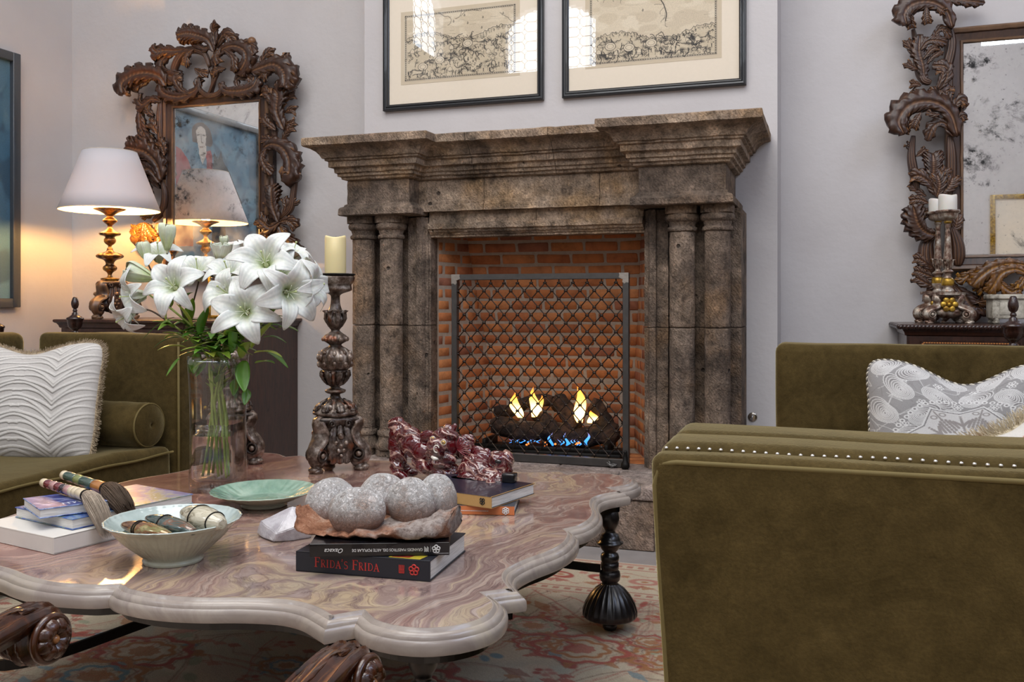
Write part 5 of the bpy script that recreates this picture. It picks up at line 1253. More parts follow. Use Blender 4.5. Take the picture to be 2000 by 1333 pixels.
# ================================================================ TURNED AND CARVED PIECES
def tripod_base(b, c, zt, zb, rt, rl, mat=None, rot=0, rich=1):
    """triangular carved base: 3 scrolled legs, shield-shaped panels between them, on paw feet"""
    c = Vector(c); h = zt-zb
    pr = [(rt*.9, zt), (rt*1.0, zt-.06*h), (rt*.82, zt-.16*h), (rt*.74, zt-.3*h), (rt*.8, zt-.45*h), (rt*.95, zt-.58*h), (rt*.86, zt-.70*h), (rt*.4, zt-.80*h), (0.001, zt-.84*h)]
    b.lathe(pr, 48, (c.x, c.y, 0), mod=lambda a, z: 1+.16*math.cos(3*(a-rot)), sub=3)
    for k in range(3):
        a = rot+k*2*PI/3; d = V(math.cos(a), math.sin(a), 0); s_ = V(-math.sin(a), math.cos(a), 0)
        P = [c+d*(rt*.62)+V(0, 0, zt-.05*h), c+d*(rt*1.02)+V(0, 0, zt-.10*h), c+d*(rt*.86)+V(0, 0, zt-.28*h), c+d*(rt*.95)+V(0, 0, zt-.42*h), c+d*(rl*.84)+V(0, 0, zt-.52*h), c+d*(rl*1.0)+V(0, 0, zt-.66*h), c+d*(rl*.92)+V(0, 0, zt-.80*h), c+d*(rl*.72)+V(0, 0, zt-.84*h), c+d*(rl*.66)+V(0, 0, zt-.74*h)]
        L = spline(P, 34); G = []
        for i, p in enumerate(L):
            t_ = (L[min(i+1, 33)]-L[max(0, i-1)]).normalized(); N = s_.cross(t_).normalized(); w = rt*(.24+.22*math.sin(PI*min(1, i/24))); th = rt*.24
            row = []
            for q in range(14):
                an = 2*PI*q/14; rr = 1+.16*math.cos(4*an); row.append(p+s_*w*math.cos(an)*rr+N*th*math.sin(an)*rr)
            G.append(row)
        b.grid(G, False, True)
        for sg in (1, -1):          # volute eyes on both cheeks of the leg
            e = c+d*(rl*.84)+V(0, 0, zt-.68*h)+s_*sg*rt*.38; b.ell(e, rt*.13, 10, 8); b.tube([e+(d*math.cos(q)+V(0, 0, 1)*math.sin(q))*rt*.24 for q in [2*PI*m/14 for m in range(14)]], rt*.06, 6, closed=True)
        f = c+d*rl*.86+V(0, 0, zb); fh = h*.20
        b.lathe([(rt*.30, zb), (rt*.31, zb+fh*.2), (rt*.22, zb+fh*.35), (rt*.17, zb+fh*.6), (rt*.22, zb+fh)], 14, (f.x, f.y, 0))
        b.ell(f+d*rt*.14+V(0, 0, fh*.30), (rt*.24, rt*.24, fh*.30), 12, 8)
        if rich:
            a2 = a+PI/3; n = V(math.cos(a2), math.sin(a2), 0); sd = V(-math.sin(a2), math.cos(a2), 0); o = c+n*rt*.72
            for lx in (-.5, 0, .5): b.leaf([o+sd*lx*rt*.5+V(0, 0, zt-.14*h), o+n*rt*.14+sd*lx*rt*.7+V(0, 0, zt-.45*h), o+n*rt*.05+sd*lx*rt*.55+V(0, 0, zt-.86*h)], n, rt*.66, 5, n=18, m=11)
            for (lx, lz, r_) in ((0, .34, .13), (-.22, .46, .09), (.22, .46, .09), (0, .52, .10), (-.13, .60, .08), (.13, .60, .08), (0, .69, .07)): b.ell(o+n*rt*.22+sd*lx*rt+V(0, 0, zt-lz*h), rt*r_*1.1, 10, 8)
            for sg in (1, -1): b.tube([o+n*rt*.12+sd*sg*rt*.36+V(0, 0, zt-.12*h)+(sd*sg*math.cos(q)+V(0, 0, 1)*math.sin(q))*rt*(.17-.012*m) for m, q in enumerate([m*.7 for m in range(12)])], rt*.06, 6)
    return b
def lobed(n, amp, z0=-9, z1=9, sh=0):
    return lambda a, z: 1+(amp*abs(math.cos(n*a/2+sh))-amp*.5 if z0 < z < z1 else 0)
def sect(mods):
    def f(a, z):
        for z0, z1, n, amp in mods:
            if z0 <= z <= z1: return 1+amp*(abs(math.cos(n*a/2))-.6)
        return 1
    return f
# ---- pair of carved candlesticks on the coffee table
def candlestick_big(px, Yc, label, clabel, dz=0):
    p = at(px, 917, Yc); x, y = p.x, p.y; k = 537.
    def Z(zy): return H-((440+zy/2.565)-592)/k
    def Rr(w): return w/2.565/k
    root = empty('carved_candlestick', (x, y, TZ), label, 'candlestick', 'carved wood candlesticks on the coffee table')
    up = [(84, 262), (94, 258), (95, 268), (90, 285), (80, 300), (82, 318), (80, 328), (50, 338), (28, 348), (22, 362), (24, 395), (34, 425), (48, 436), (50, 440), (42, 446), (44, 465), (46, 480), (40, 500), (26, 518), (22, 528), (34, 540), (50, 552), (62, 570), (58, 578), (46, 586), (30, 598), (34, 606), (52, 616), (70, 632), (82, 655), (82, 685), (74, 712), (60, 724), (66, 730), (64, 740), (56, 760), (44, 785), (34, 802), (22, 808), (30, 816), (50, 824), (50, 834), (40, 840), (24, 845), (28, 862), (44, 875), (62, 890), (84, 910), (98, 922), (108, 934), (104, 945), (88, 952), (80, 960)]
    prof = [(Rr(w), Z(zy)) for w, zy in up][::-1]
    zs = sect([(Z(510), Z(446), 8, .16), (Z(590), Z(545), 12, .16), (Z(715), Z(612), 14, .13), (Z(800), Z(735), 10, .14), (Z(925), Z(868), 16, .12), (Z(945), Z(926), 3, .14)])
    b = MB(); b.lathe(prof, 64, (x, y, 0), mod=zs, sub=2)
    for ring, n_, rz, rr_, sz in ((660, 9, 0, 80, 15), (695, 9, .3, 78, 13), (905, 14, 0, 84, 12), (570, 10, 0, 60, 9), (640, 9, .3, 74, 11)):
        for q in range(n_):
            a = 2*PI*q/n_+rz; b.ell((x+Rr(rr_)*math.cos(a), y+Rr(rr_)*math.sin(a), Z(ring)), (Rr(sz), Rr(sz), Rr(sz*1.25)), 9, 7)
    for q in range(8):
        a = 2*PI*q/8; d = V(math.cos(a), math.sin(a), 0); o = V(x, y, 0)
        b.leaf([o+d*Rr(28)+V(0, 0, Z(512)), o+d*Rr(50)+V(0, 0, Z(475)), o+d*Rr(48)+V(0, 0, Z(442)), o+d*Rr(60)+V(0, 0, Z(432))], d, Rr(40), 3, n=12, m=9)
        b.leaf([o+d*Rr(40)+V(0, 0, Z(800)), o+d*Rr(64)+V(0, 0, Z(765)), o+d*Rr(72)+V(0, 0, Z(728))], d, Rr(46), 3, n=12, m=9)
        b.leaf([o+d*Rr(40)+V(0, 0, Z(868)), o+d*Rr(80)+V(0, 0, Z(895)), o+d*Rr(108)+V(0, 0, Z(925))], (d+V(0, 0, 1)).normalized(), Rr(52), 4, n=12, m=9)
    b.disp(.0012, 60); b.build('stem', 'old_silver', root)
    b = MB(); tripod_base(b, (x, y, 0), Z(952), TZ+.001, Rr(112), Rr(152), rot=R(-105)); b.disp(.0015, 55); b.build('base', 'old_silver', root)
    b = MB(); b.lathe([(.01, Z(262)), (Rr(86), Z(260)), (Rr(98), Z(247)), (Rr(95), Z(244)), (Rr(84), Z(254)), (.002, Z(252))], 60, (x, y, 0), mod=lambda a, z: 1+.05*math.sin(9*a)+.03*math.sin(17*a+1)); b.build('drip_pan', 'iron_dark', root)
    return root, V(x, y, Z(253))
def pillar_candle(name, c, r, h, mat, label, grp=None, wick=True):
    rt = empty(name, c, label, 'candle', grp); b = MB()
    pr = [(r*.99, 0), (r, .004), (r*1.005, h*.5), (r, h-.006), (r*.97, h-.001), (r*.9, h+.001), (r*.8, h-.006), (r*.4, h-.009), (.001, h-.009)]
    b.lathe([(a, z+c[2]) for a, z in pr], 40, (c[0], c[1], 0), mod=lambda a, z: 1+.012*math.sin(2*a+1)+.006*math.sin(5*a))
    for i in range(len(b.v)):
        q = b.v[i]
        if q[2] > c[2]+h-.004: b.v[i] = (q[0], q[1], q[2]+.004*math.sin(2*math.atan2(q[1]-c[1], q[0]-c[0])+.6))
    b.build('wax', mat, rt)
    if wick: MB().tube([V(*c)+V(0, 0, h-.01), V(*c)+V(.001, 0, h-.003), V(*c)+V(.003, 0, h+.002)], .0009, 6).build('wick', 'iron_dark', rt)
    return rt
t = NT('wax_ivory'); t.set(color='e3d3a0', rough=.45, sss=.35, ssss=.01, sssr=(1, .7, .4))
t = NT('wax_white'); t.set(color='dedad2', rough=.45, sss=.3, ssss=.01)
_, c1 = candlestick_big(655, 2.953, 'tall carved silvered wood candlestick on the table in front of the fireplace column', '')
pillar_candle('pillar_candle', c1+V(0, 0, .0005), .0375, .140, 'wax_ivory', 'thick ivory candle with dark mark, on the candlestick by the fireplace')
c_ = empty; 
_, c2 = candlestick_big(450, 2.93, 'tall carved candlestick mostly hidden behind the glass vase and lilies', '')
pillar_candle('pillar_candle', c2+V(.0, 0, .0005), .034, .13, 'wax_white', 'white candle showing just above the lilies')
# ================================================================ TABLE LAMP
lx, ly = at(214.6, 600, 4.69).x, 4.69; lk = pscale(214.6, 4.69)
def LZ(zy): return H-((280+zy/3.332)-592)/lk
def LR(w): return w/3.332/lk
lamp = empty('table_lamp', (lx, ly, CZ), 'gilded carved table lamp with cream cone shade on the left cabinet', 'lamp')
dzl = CZ+.0005-LZ(1128)
up = [(14, 410), (95, 412), (92, 420), (60, 432), (30, 452), (20, 465), (36, 478), (46, 492), (32, 506), (16, 520), (14, 532), (22, 548), (40, 560), (62, 570), (65, 577), (58, 586), (34, 592), (28, 600), (36, 612), (36, 628), (26, 642), (12, 652), (10, 662), (18, 672), (20, 684), (30, 694), (62, 704), (80, 716), (79, 728), (62, 738), (40, 746), (28, 760), (26, 776), (38, 788), (42, 800), (36, 814), (20, 826), (12, 842), (16, 852), (22, 858), (40, 862), (56, 866), (56, 872), (50, 882), (48, 892)]
b = MB(); b.lathe([(LR(w), LZ(z)+dzl) for w, z in up][::-1], 48, (lx, ly, 0), mod=sect([(LZ(600)+dzl, LZ(556)+dzl, 10, .08), (LZ(740)+dzl, LZ(698)+dzl, 10, .12), (LZ(820)+dzl, LZ(784)+dzl, 8, .12), (LZ(432)+dzl, LZ(412)+dzl, 12, .06)]), sub=2); b.build('stem', 'lamp_gilt' if 'lamp_gilt' in MATS else 'gold', lamp) if False else None
t = NT('lamp_gilt'); v = t.coord(); f = t.noise(v, 22, 5, .6); geo = t.n('ShaderNodeNewGeometry')
cc = t.ramp(f, [(.38, '3a2210'), (.5, '7a5222'), (.62, 'b98a35')]); t.set(color=cc, rough=.32, metal=.55, coat=.3, normal=t.bump(f, .3, .003))
b.build('stem', 'lamp_gilt', lamp)
b = MB(); tripod_base(b, (lx, ly, 0), LZ(885)+dzl, CZ+.0005, LR(92), LR(170), rot=R(-80)); b.disp(.001, 55); b.build('base', 'wood_frame', lamp)
t = NT('lampshade'); t.set(color='cfcdd2', rough=.85); 
tl = t.n('ShaderNodeBsdfTranslucent'); tl.inputs[0].default_value = (.8, .68, .5, 1); mx = t.n('ShaderNodeMixShader'); mx.inputs[0].default_value = .05
t.l(t.b.outputs[0], mx.inputs[1]); t.l(tl.outputs[0], mx.inputs[2]); t.l(mx.outputs[0], t.out.inputs[0])
sr0, sr1 = 92.5/lk, 49.5/lk; sz0, sz1 = H-(411-592)/lk, H-(297-592)/lk
b = MB(); b.grid([[V(lx+r*math.cos(2*PI*k/64), ly+r*math.sin(2*PI*k/64), z) for k in range(64)] for r, z in ((sr0, sz0), (sr0*.75+sr1*.25, sz0*.75+sz1*.25), ((sr0+sr1)/2, (sz0+sz1)/2), (sr0*.25+sr1*.75, sz0*.25+sz1*.75), (sr1, sz1))], False, True); solidify(b.build('shade', 'lampshade', lamp), .0015)
simple('shade_trim', 'cfc4b4', .8)
for r, z in ((sr0, sz0), (sr1, sz1)): MB().tube([V(lx+r*math.cos(2*PI*k/48), ly+r*math.sin(2*PI*k/48), z) for k in range(48)], .003, 6, closed=True).build('shade_rim', 'shade_trim', lamp)
t = NT('bulb'); t.set(color=(1, .9, .7), emit=(1, .62, .26), estr=14)
zb_ = sz0+.08; MB().ell((lx, ly, zb_+.04), (.024, .024, .032), 16, 12).build('bulb', 'bulb', lamp)
pl = bpy.data.lights.new('lamp_light', 'POINT'); pl.energy = 100; pl.color = (1, .52, .15); pl.shadow_soft_size = .04; po = bpy.data.objects.new('lamp_light', pl); COL.objects.link(po); po.location = (lx+.0, ly, sz0+.050); po.parent = None
# ================================================================ SMALL PIECES ON AND NEAR THE CABINETS
# silver-gilt candlesticks on the right cabinet
def silver_stick(px, Y, top_y, label, cl_, ch):
    k = pscale(px, Y); p = at(px, 600, Y); x, y = p.x, p.y; c0 = (485 if px > 1840 else 415)
    def Z(zy): return H-((330+zy/3.70)-592)/k
    dz = CZ+.001-Z(1122)
    def Rr(w): return w/3.70/k
    root = empty('silver_candlestick', (x, y, CZ), label, 'candlestick', 'silver gilt candlesticks on the right cabinet')
    up = [(60, 330), (80, 322), (82, 308), (76, 306), (70, 318), (66, 335), (62, 355), (48, 368), (20, 376), (26, 384), (22, 396), (16, 404), (18, 430), (14, 440), (18, 470), (22, 560), (28, 640), (30, 670), (22, 700), (18, 725), (24, 735), (38, 745), (38, 752), (28, 762), (24, 780), (28, 790), (40, 810), (42, 830), (36, 850), (28, 862), (34, 872), (44, 884), (48, 896)]
    b = MB(); b.lathe([(Rr(w), Z(z)+dz+top_y) for w, z in up][::-1], 40, (x, y, 0), mod=sect([(Z(372)+dz, Z(326)+dz, 12, .05), (Z(690)+dz, Z(600)+dz, 8, .08)]), sub=2)
    for q in range(6):
        a = 2*PI*q/6; d = V(math.cos(a), math.sin(a), 0); o = V(x, y, 0); b.leaf([o+d*Rr(20)+V(0, 0, Z(735)+dz), o+d*Rr(32)+V(0, 0, Z(700)+dz), o+d*Rr(34)+V(0, 0, Z(672)+dz), o+d*Rr(50)+V(0, 0, Z(662)+dz)], d, Rr(34), 3, n=10, m=9)
    b.build('stem', 'silver_gilt', root)
    b = MB(); b.lathe([(Rr(40), Z(850)+dz), (Rr(43), Z(836)+dz), (Rr(44), Z(822)+dz), (Rr(42), Z(806)+dz), (Rr(32), Z(794)+dz)], 24, (x, y, 0)); b.build('gilt_collar', 'gold', root); b = MB(); b.lathe([(Rr(22), Z(400)+dz), (Rr(27), Z(388)+dz), (Rr(23), Z(378)+dz)], 20, (x, y, 0)); b.build('gilt_collar', 'gold', root)
    b = MB(); G = []
    b.prism([(x+Rr(118)*math.cos(a), y+Rr(118)*math.sin(a)) for a in [R(-90)+(i*2*PI/3)+dd for i in range(3) for dd in (-.55, -.2, .2, .55)]], Z(918)+dz, Z(898)+dz)
    tripod_base(b, (x, y, 0), Z(915)+dz, CZ+.001, Rr(96), Rr(175), rot=R(-150), rich=0); b.disp(.001, 60); b.build('base', 'silver_gilt', root)
    b = MB(); o = V(x, y-Rr(92), Z(985)+dz); n = V(0, -1, 0)
    for q in range(6): a = 2*PI*q/6; b.ell(o+V(math.cos(a)*Rr(38), 0, math.sin(a)*Rr(36)), (Rr(22), Rr(10), Rr(22)), 12, 8)
    b.ell(o+V(0, -Rr(8), 0), Rr(16), 12, 8); b.build('gilt_flower', 'gold', root)
    pillar_candle('pillar_candle', (x, y, Z(322)+dz+top_y), Rr(62), ch, 'wax_white', cl_)
silver_stick(1851, 4.90, 0, 'silver gilt candlestick with golden flower on the right cabinet, the front one', 'short white candle on the front silver candlestick', .085)
silver_stick(1832, 5.09, -.012, 'silver gilt candlestick on the right cabinet, half hidden behind the front one', 'white candle on the rear silver candlestick', .075)
# weathered planter box
t = NT('weathered_white'); v = t.coord(); f = t.noise(v, 14, 6, .7); t.set(color=t.ramp(f, [(.38, '6e675c'), (.47, 'aaa496'), (.6, 'c6c0b2')]), rough=.85, normal=t.bump(f, .5, .005))
bx_ = at(1930, 600, 4.85).x; pb = empty('planter_box', (bx_+.2, 4.9, CZ), 'weathered whitish carved box on small feet at the right picture edge', 'box')
b = MB(); b.rbox(bx_+.01, bx_+.42, 4.80, 4.98, CZ+.025, CZ+.135, .006, 2); b.rbox(bx_, bx_+.43, 4.79, 4.99, CZ+.118, CZ+.14, .004, 2)
b.build('box', 'weathered_white', pb)
for k in range(4): MB().rbox(bx_+.04+k*.1, bx_+.10+k*.1, 4.795, 4.80, CZ+.045, CZ+.105, .003, 1).build('panel', 'weathered_white', pb)
for x in (bx_+.03, bx_+.40):
    for y in (4.82, 4.96): MB().lathe([(.012, CZ+.0005), (.018, CZ+.01), (.012, CZ+.02), (.02, CZ+.028)], 12, (x, y, 0)).build('foot', 'weathered_white', pb)
# turned posts with urn finials standing behind the sofas
def urn_post(px, Y, label, top):
    k = pscale(px, Y); p = at(px, 600, Y); x, y = p.x, p.y
    root = empty('urn_post', (x, y, 0), label, 'post', 'turned dark posts behind the sofas'); s = 1.0
    pr = [(0, top), (.010, top-.002), (.014, top-.010), (.020, top-.03), (.021, top-.045), (.016, top-.062), (.008, top-.07), (.012, top-.076), (.013, top-.082), (.009, top-.088), (.016, top-.094), (.018, top-.104), (.030, top-.112), (.046, top-.122), (.047, top-.130), (.042, top-.134), (.041, top-.150), (.036, top-.172), (.020, top-.188), (.014, top-.194), (.016, top-.2), (.024, top-.21), (.036, top-.222), (.040, top-.232)]
    b = MB(); b.lathe(pr[::-1], 32, (x, y, 0)); b.build('urn_finial', 'wood_dark', root)
    b = MB(); b.lathe([(.05, 0), (.05, .04), (.03, .06), (.022, .2), (.03, .5), (.022, .8), (.03, top-.25), (.042, top-.235)], 24, (x, y, 0)); b.build('post', 'wood_dark', root)
    b = MB()
    for q in range(16): a = 2*PI*q/16; b.ell((x+.040*math.cos(a), y+.040*math.sin(a), top-.236), (.009, .009, .007), 8, 6, M=Matrix.Rotation(a, 3, 'Z'))
    b.build('rope_band', 'fringe_cream', root)['kind'] = 'stuff'
urn_post(1979, 4.28, 'dark urn finial post with a rope band before the right cabinet', 1.13)
urn_post(146.5, 4.2, 'dark urn finial post beside the lamp, behind the left sofa', 1.135)
urn_post(-8, 4.0, 'dark urn finial post cut off by the left picture edge', 1.09)
# small gilt frame leaning on the left cabinet
gx = at(433, 600, 4.95).x; gr = empty('small_gilt_frame', (gx, 4.95, CZ), 'small gilt picture frame on the left cabinet, glimpsed between the lilies', 'picture')
for (a, b_, c0, c1) in ((-.10, -.08, 0, .28), (.08, .10, 0, .28), (-.08, .08, 0, .02), (-.08, .08, .26, .28)): MB().rbox(gx+a, gx+b_, 4.94, 4.96, CZ+.001+c0, CZ+.001+c1, .003, 1).build('frame_rail', 'gold', gr)
MB().box(gx-.08, gx+.08, 4.948, 4.955, CZ+.02, CZ+.262).build('print', 'mat_board', gr)
# ================================================================ FOREGROUND ARMCHAIR (its two carved arms reach into the picture)
ch = empty('carved_armchair', (-.89, .75, .012), 'armchair with scrolled carved wooden arms in the foreground, only its arm ends in view', 'armchair')
def chair_arm(x, y, z, k):
    b = MB(); r = .037; w = .034; cy, cz = y-.0, z
    # ridged S-curved arm ending in a volute, built as strips across the width
    path = []
    for i in range(16): u = i/15; path.append(V(0, -.42*(1-u)-.0, .012*math.sin(u*PI)-.15*(1-u)**1.5+r))
    turns = 1.6
    for i in range(1, 40): a = PI/2-2*PI*turns*i/40*1.0; rr = r*(1-.62*i/40); path.append(V(0, rr*math.cos(a), rr*math.sin(a)))
    G = []; n = len(path)
    for i, p in enumerate(path):
        t_ = (path[min(i+1, n-1)]-path[max(i-1, 0)]).normalized(); N = V(0, -t_.z, t_.y); row = []
        ww = w*(.92+.10*math.sin(i*.25)); th = .020 if i < 14 else .013
        for j in range(25):
            q = -1+2*j/24; ridge = .0052*math.cos(q*PI*3.2+i*.30)+.0022*math.cos(q*PI*7+i*.62)
            row.append(V(x, cy, cz)+p+V(q*ww, 0, 0)+N*(.010*(1-q*q)+ridge))
        for j in (24, 18, 12, 6, 0): q = -1+2*j/24; row.append(V(x, cy, cz)+p+V(q*ww*.95, 0, 0)-N*th)
        G.append(row)
    b.grid(G, False, True); b.build('arm', 'wood_arm', ch)
    b = MB()          # acanthus leaves laid over the scroll
    b.leaf([V(x, cy-.15, cz+r-.004), V(x, cy-.05, cz+r+.013), V(x, cy+.018, cz+r*.98), V(x, cy+.042, cz+.012), V(x, cy+.040, cz-.012)], (0, 0, 1), .036, 5, n=40, m=17, side=(1, 0, 0), rise=.1, flute=.12)
    b.build('acanthus_leaf', 'wood_arm', ch)
    for sg in (1, -1):
        b = MB(); o = V(x+sg*(w+.002), cy, cz)
        for q in range(8):
            a = 2*PI*q/8; d = V(0, math.cos(a), math.sin(a)); s_ = V(0, -math.sin(a), math.cos(a))
            b.leaf([o+d*.006+V(sg*.004, 0, 0), o+d*.017+s_*.004+V(sg*.008, 0, 0), o+d*.030+s_*.010+V(sg*.002, 0, 0)], V(sg, 0, 0), .024, 0, n=12, m=11)
        b.ell(o+V(sg*.006, 0, 0), .0075, 12, 10); b.tube([o+V(-sg*.002, .033*math.cos(q), .033*math.sin(q)) for q in [2*PI*m/28 for m in range(28)]], .0065, 8, closed=True)
        b.lathe([(.034, 0), (.001, .0)], 28, o-V(sg*.001, 0, 0), M=Matrix.Rotation(sg*PI/2, 3, 'Y'))
        b.build('rosette', 'wood_arm', ch)
    b = MB(); yy = cy-.135
    b.lathe([(.024, .42), (.024, .44), (.018, .45), (.016, cz-.12), (.019, cz-.105), (.026, cz-.095), (.028, cz-.08), (.033, cz-.065), (.034, cz-.04), (.03, cz-.01), (.022, cz+.01)], 28, (x, yy, 0), mod=lambda a, z: 1); b.build('arm_post', 'wood_post', ch)
    b = MB(); b.lathe([(.016, .013), (.022, .03), (.018, .08), (.024, .2), (.018, .3), (.024, .36), (.024, .42)], 24, (x, yy, 0)); b.build('leg', 'wood_post', ch)
    b = MB(); b.lathe([(.016, .013), (.022, .03), (.018, .08), (.024, .2), (.018, .3), (.024, .36), (.024, .62)], 24, (x, .60, 0)); b.build('leg', 'wood_post', ch)
p1_ = at(80, 1237, 1.13); p2_ = at(672, 1312, 1.16); axz = .585
a1 = V(p1_.x-.004, 1.12, p1_.z-.002); a2 = V(p2_.x+.008, 1.15, p2_.z-.006); zA = (a1.z+a2.z)/2
chair_arm(a1.x, a1.y, a1.z, 0); chair_arm(a2.x, a2.y, a2.z, 1)
b = MB(); b.rbox(a1.x-.02, a2.x+.02, .58, 1.0, .36, .42, .01, 2); b.build('seat_frame', 'wood_post', ch)
b = MB(); b.rbox(a1.x+.0, a2.x-.0, .59, 1.03, .421, .475, .025, 4); b.build('seat_pad', 'velvet', ch)
# ================================================================ BOOKS
simple('pages', 'd9d5cc', .8, var=.06, bscale=200)
t = NT('page_edges'); v = t.coord('Object', (1, 1, 60)); f = t.noise(v, 14, 3); t.set(color=t.ramp(f, [(.3, 'b5b2ac'), (.6, 'e4e2dd')]), rough=.8)
simple('cover_black', '0d0c10', .25, var=.1, coat=.4); simple('cover_charcoal', '1c1e26', .45, var=.08); simple('cover_gold', 'b28c55', .35, var=.08, coat=.3)
simple('cover_orange', 'c97443', .5, var=.06); simple('cover_white', 'd8d4cc', .5, var=.03); simple('cover_navy', '161a2c', .3, var=.3, bscale=14, coat=.3)
t = NT('cover_blue'); v = t.coord(); f = t.noise(v, 14, 5, .6, 1.0); t.set(color=t.ramp(f, [(.36, '22387a'), (.45, '4a68a8'), (.52, '8aa3cf'), (.57, '3a3f6a'), (.66, 'b8c6dc')]), rough=.25, coat=.5)
t = NT('cover_blue_photo'); v = t.coord(); f = t.noise(v, 11, 6, .65, .6); t.set(color=t.ramp(f, [(.38, '1d3b86'), (.47, '3e62a8'), (.53, '7d95a0'), (.58, '6c7d55'), (.66, '9cb6d8')]), rough=.3, coat=.5)
simple('ink_red', 'b8322b', .5); simple('ink_white', 'd8d6d2', .5); simple('ink_black', '17130f', .5); simple('cover_grey', '30343c', .4)
def book(name, A, ang, L, W, T, z, cov, label, spine=True, pages='page_edges', boards=.0025, over=.003, spinemat=None, round_=.0):
    """A = front-left bottom corner; spine along +x (local), depth W along +y"""
    root = empty(name, (0, 0, 0), label, 'book')
    b = MB(); b.rbox(0, L, 0, W, 0, boards, .0008, 1, sm=False); b.build('back_cover', cov, root)
    b = MB(); b.rbox(0, L, 0, W, T-boards, T, .0008, 1, sm=False); b.build('front_cover', cov, root)
    if spine:
        b = MB(); n = 10; pr = [(boards*1.0, .0004)]+[(-round_*math.sin(PI*k/n), T*k/n if 0 < k < n else (.0004 if k == 0 else T-.0004)) for k in range(n+1)]+[(boards, T-.0004)]
        b.grid([[V(x_, p, q) for p, q in pr] for x_ in (0, L)], False, True, sm=round_ > 0); k_ = len(pr); b.f += [list(range(k_)), list(range(k_, 2*k_))[::-1]]; b.sm += [False]*2; b.mi += [0]*2
        b.build('spine', spinemat or cov, root)
    b = MB(); b.box(over, L-over, boards+.0005, W-over, boards, T-boards); b.build('pages', pages, root)
    root.location = (A[0], A[1], z+.0006); root.rotation_euler = (0, 0, ang); return root
def between(pa, pb, z): a, b_ = atz(*pa, z), atz(*pb, z); return a, math.atan2((b_-a).y, (b_-a).x), (b_-a).length
def spine_text(root, s_, size, x, z, mat, name, flip=False, shear=0, sx=1, off=-.0006):
    M = Matrix.Translation((x, off, z)) @ Matrix.Rotation(PI/2, 4, 'X') @ (Matrix.Rotation(PI, 4, 'Z') if flip else Matrix.Identity(4))
    return text_mesh(s_, size, mat, root, name, M, .0002, shear, sx)
def flower_mark(root, x, z, r, mat, name='emblem', off=-.0009, n=5):
    b = MB()
    for k in range(n):
        a = 2*PI*k/n+PI/2; b.tube([V(x+r*.55*math.cos(a)+r*.36*math.cos(q), off, z+r*.55*math.sin(a)+r*.36*math.sin(q)) for q in [2*PI*m/14 for m in range(14)]], r*.13, 5, closed=True)
    b.tube([V(x+r*.2*math.cos(q), off, z+r*.2*math.sin(q)) for q in [2*PI*m/10 for m in range(10)]], r*.12, 5, closed=True); return b.build(name, mat, root)
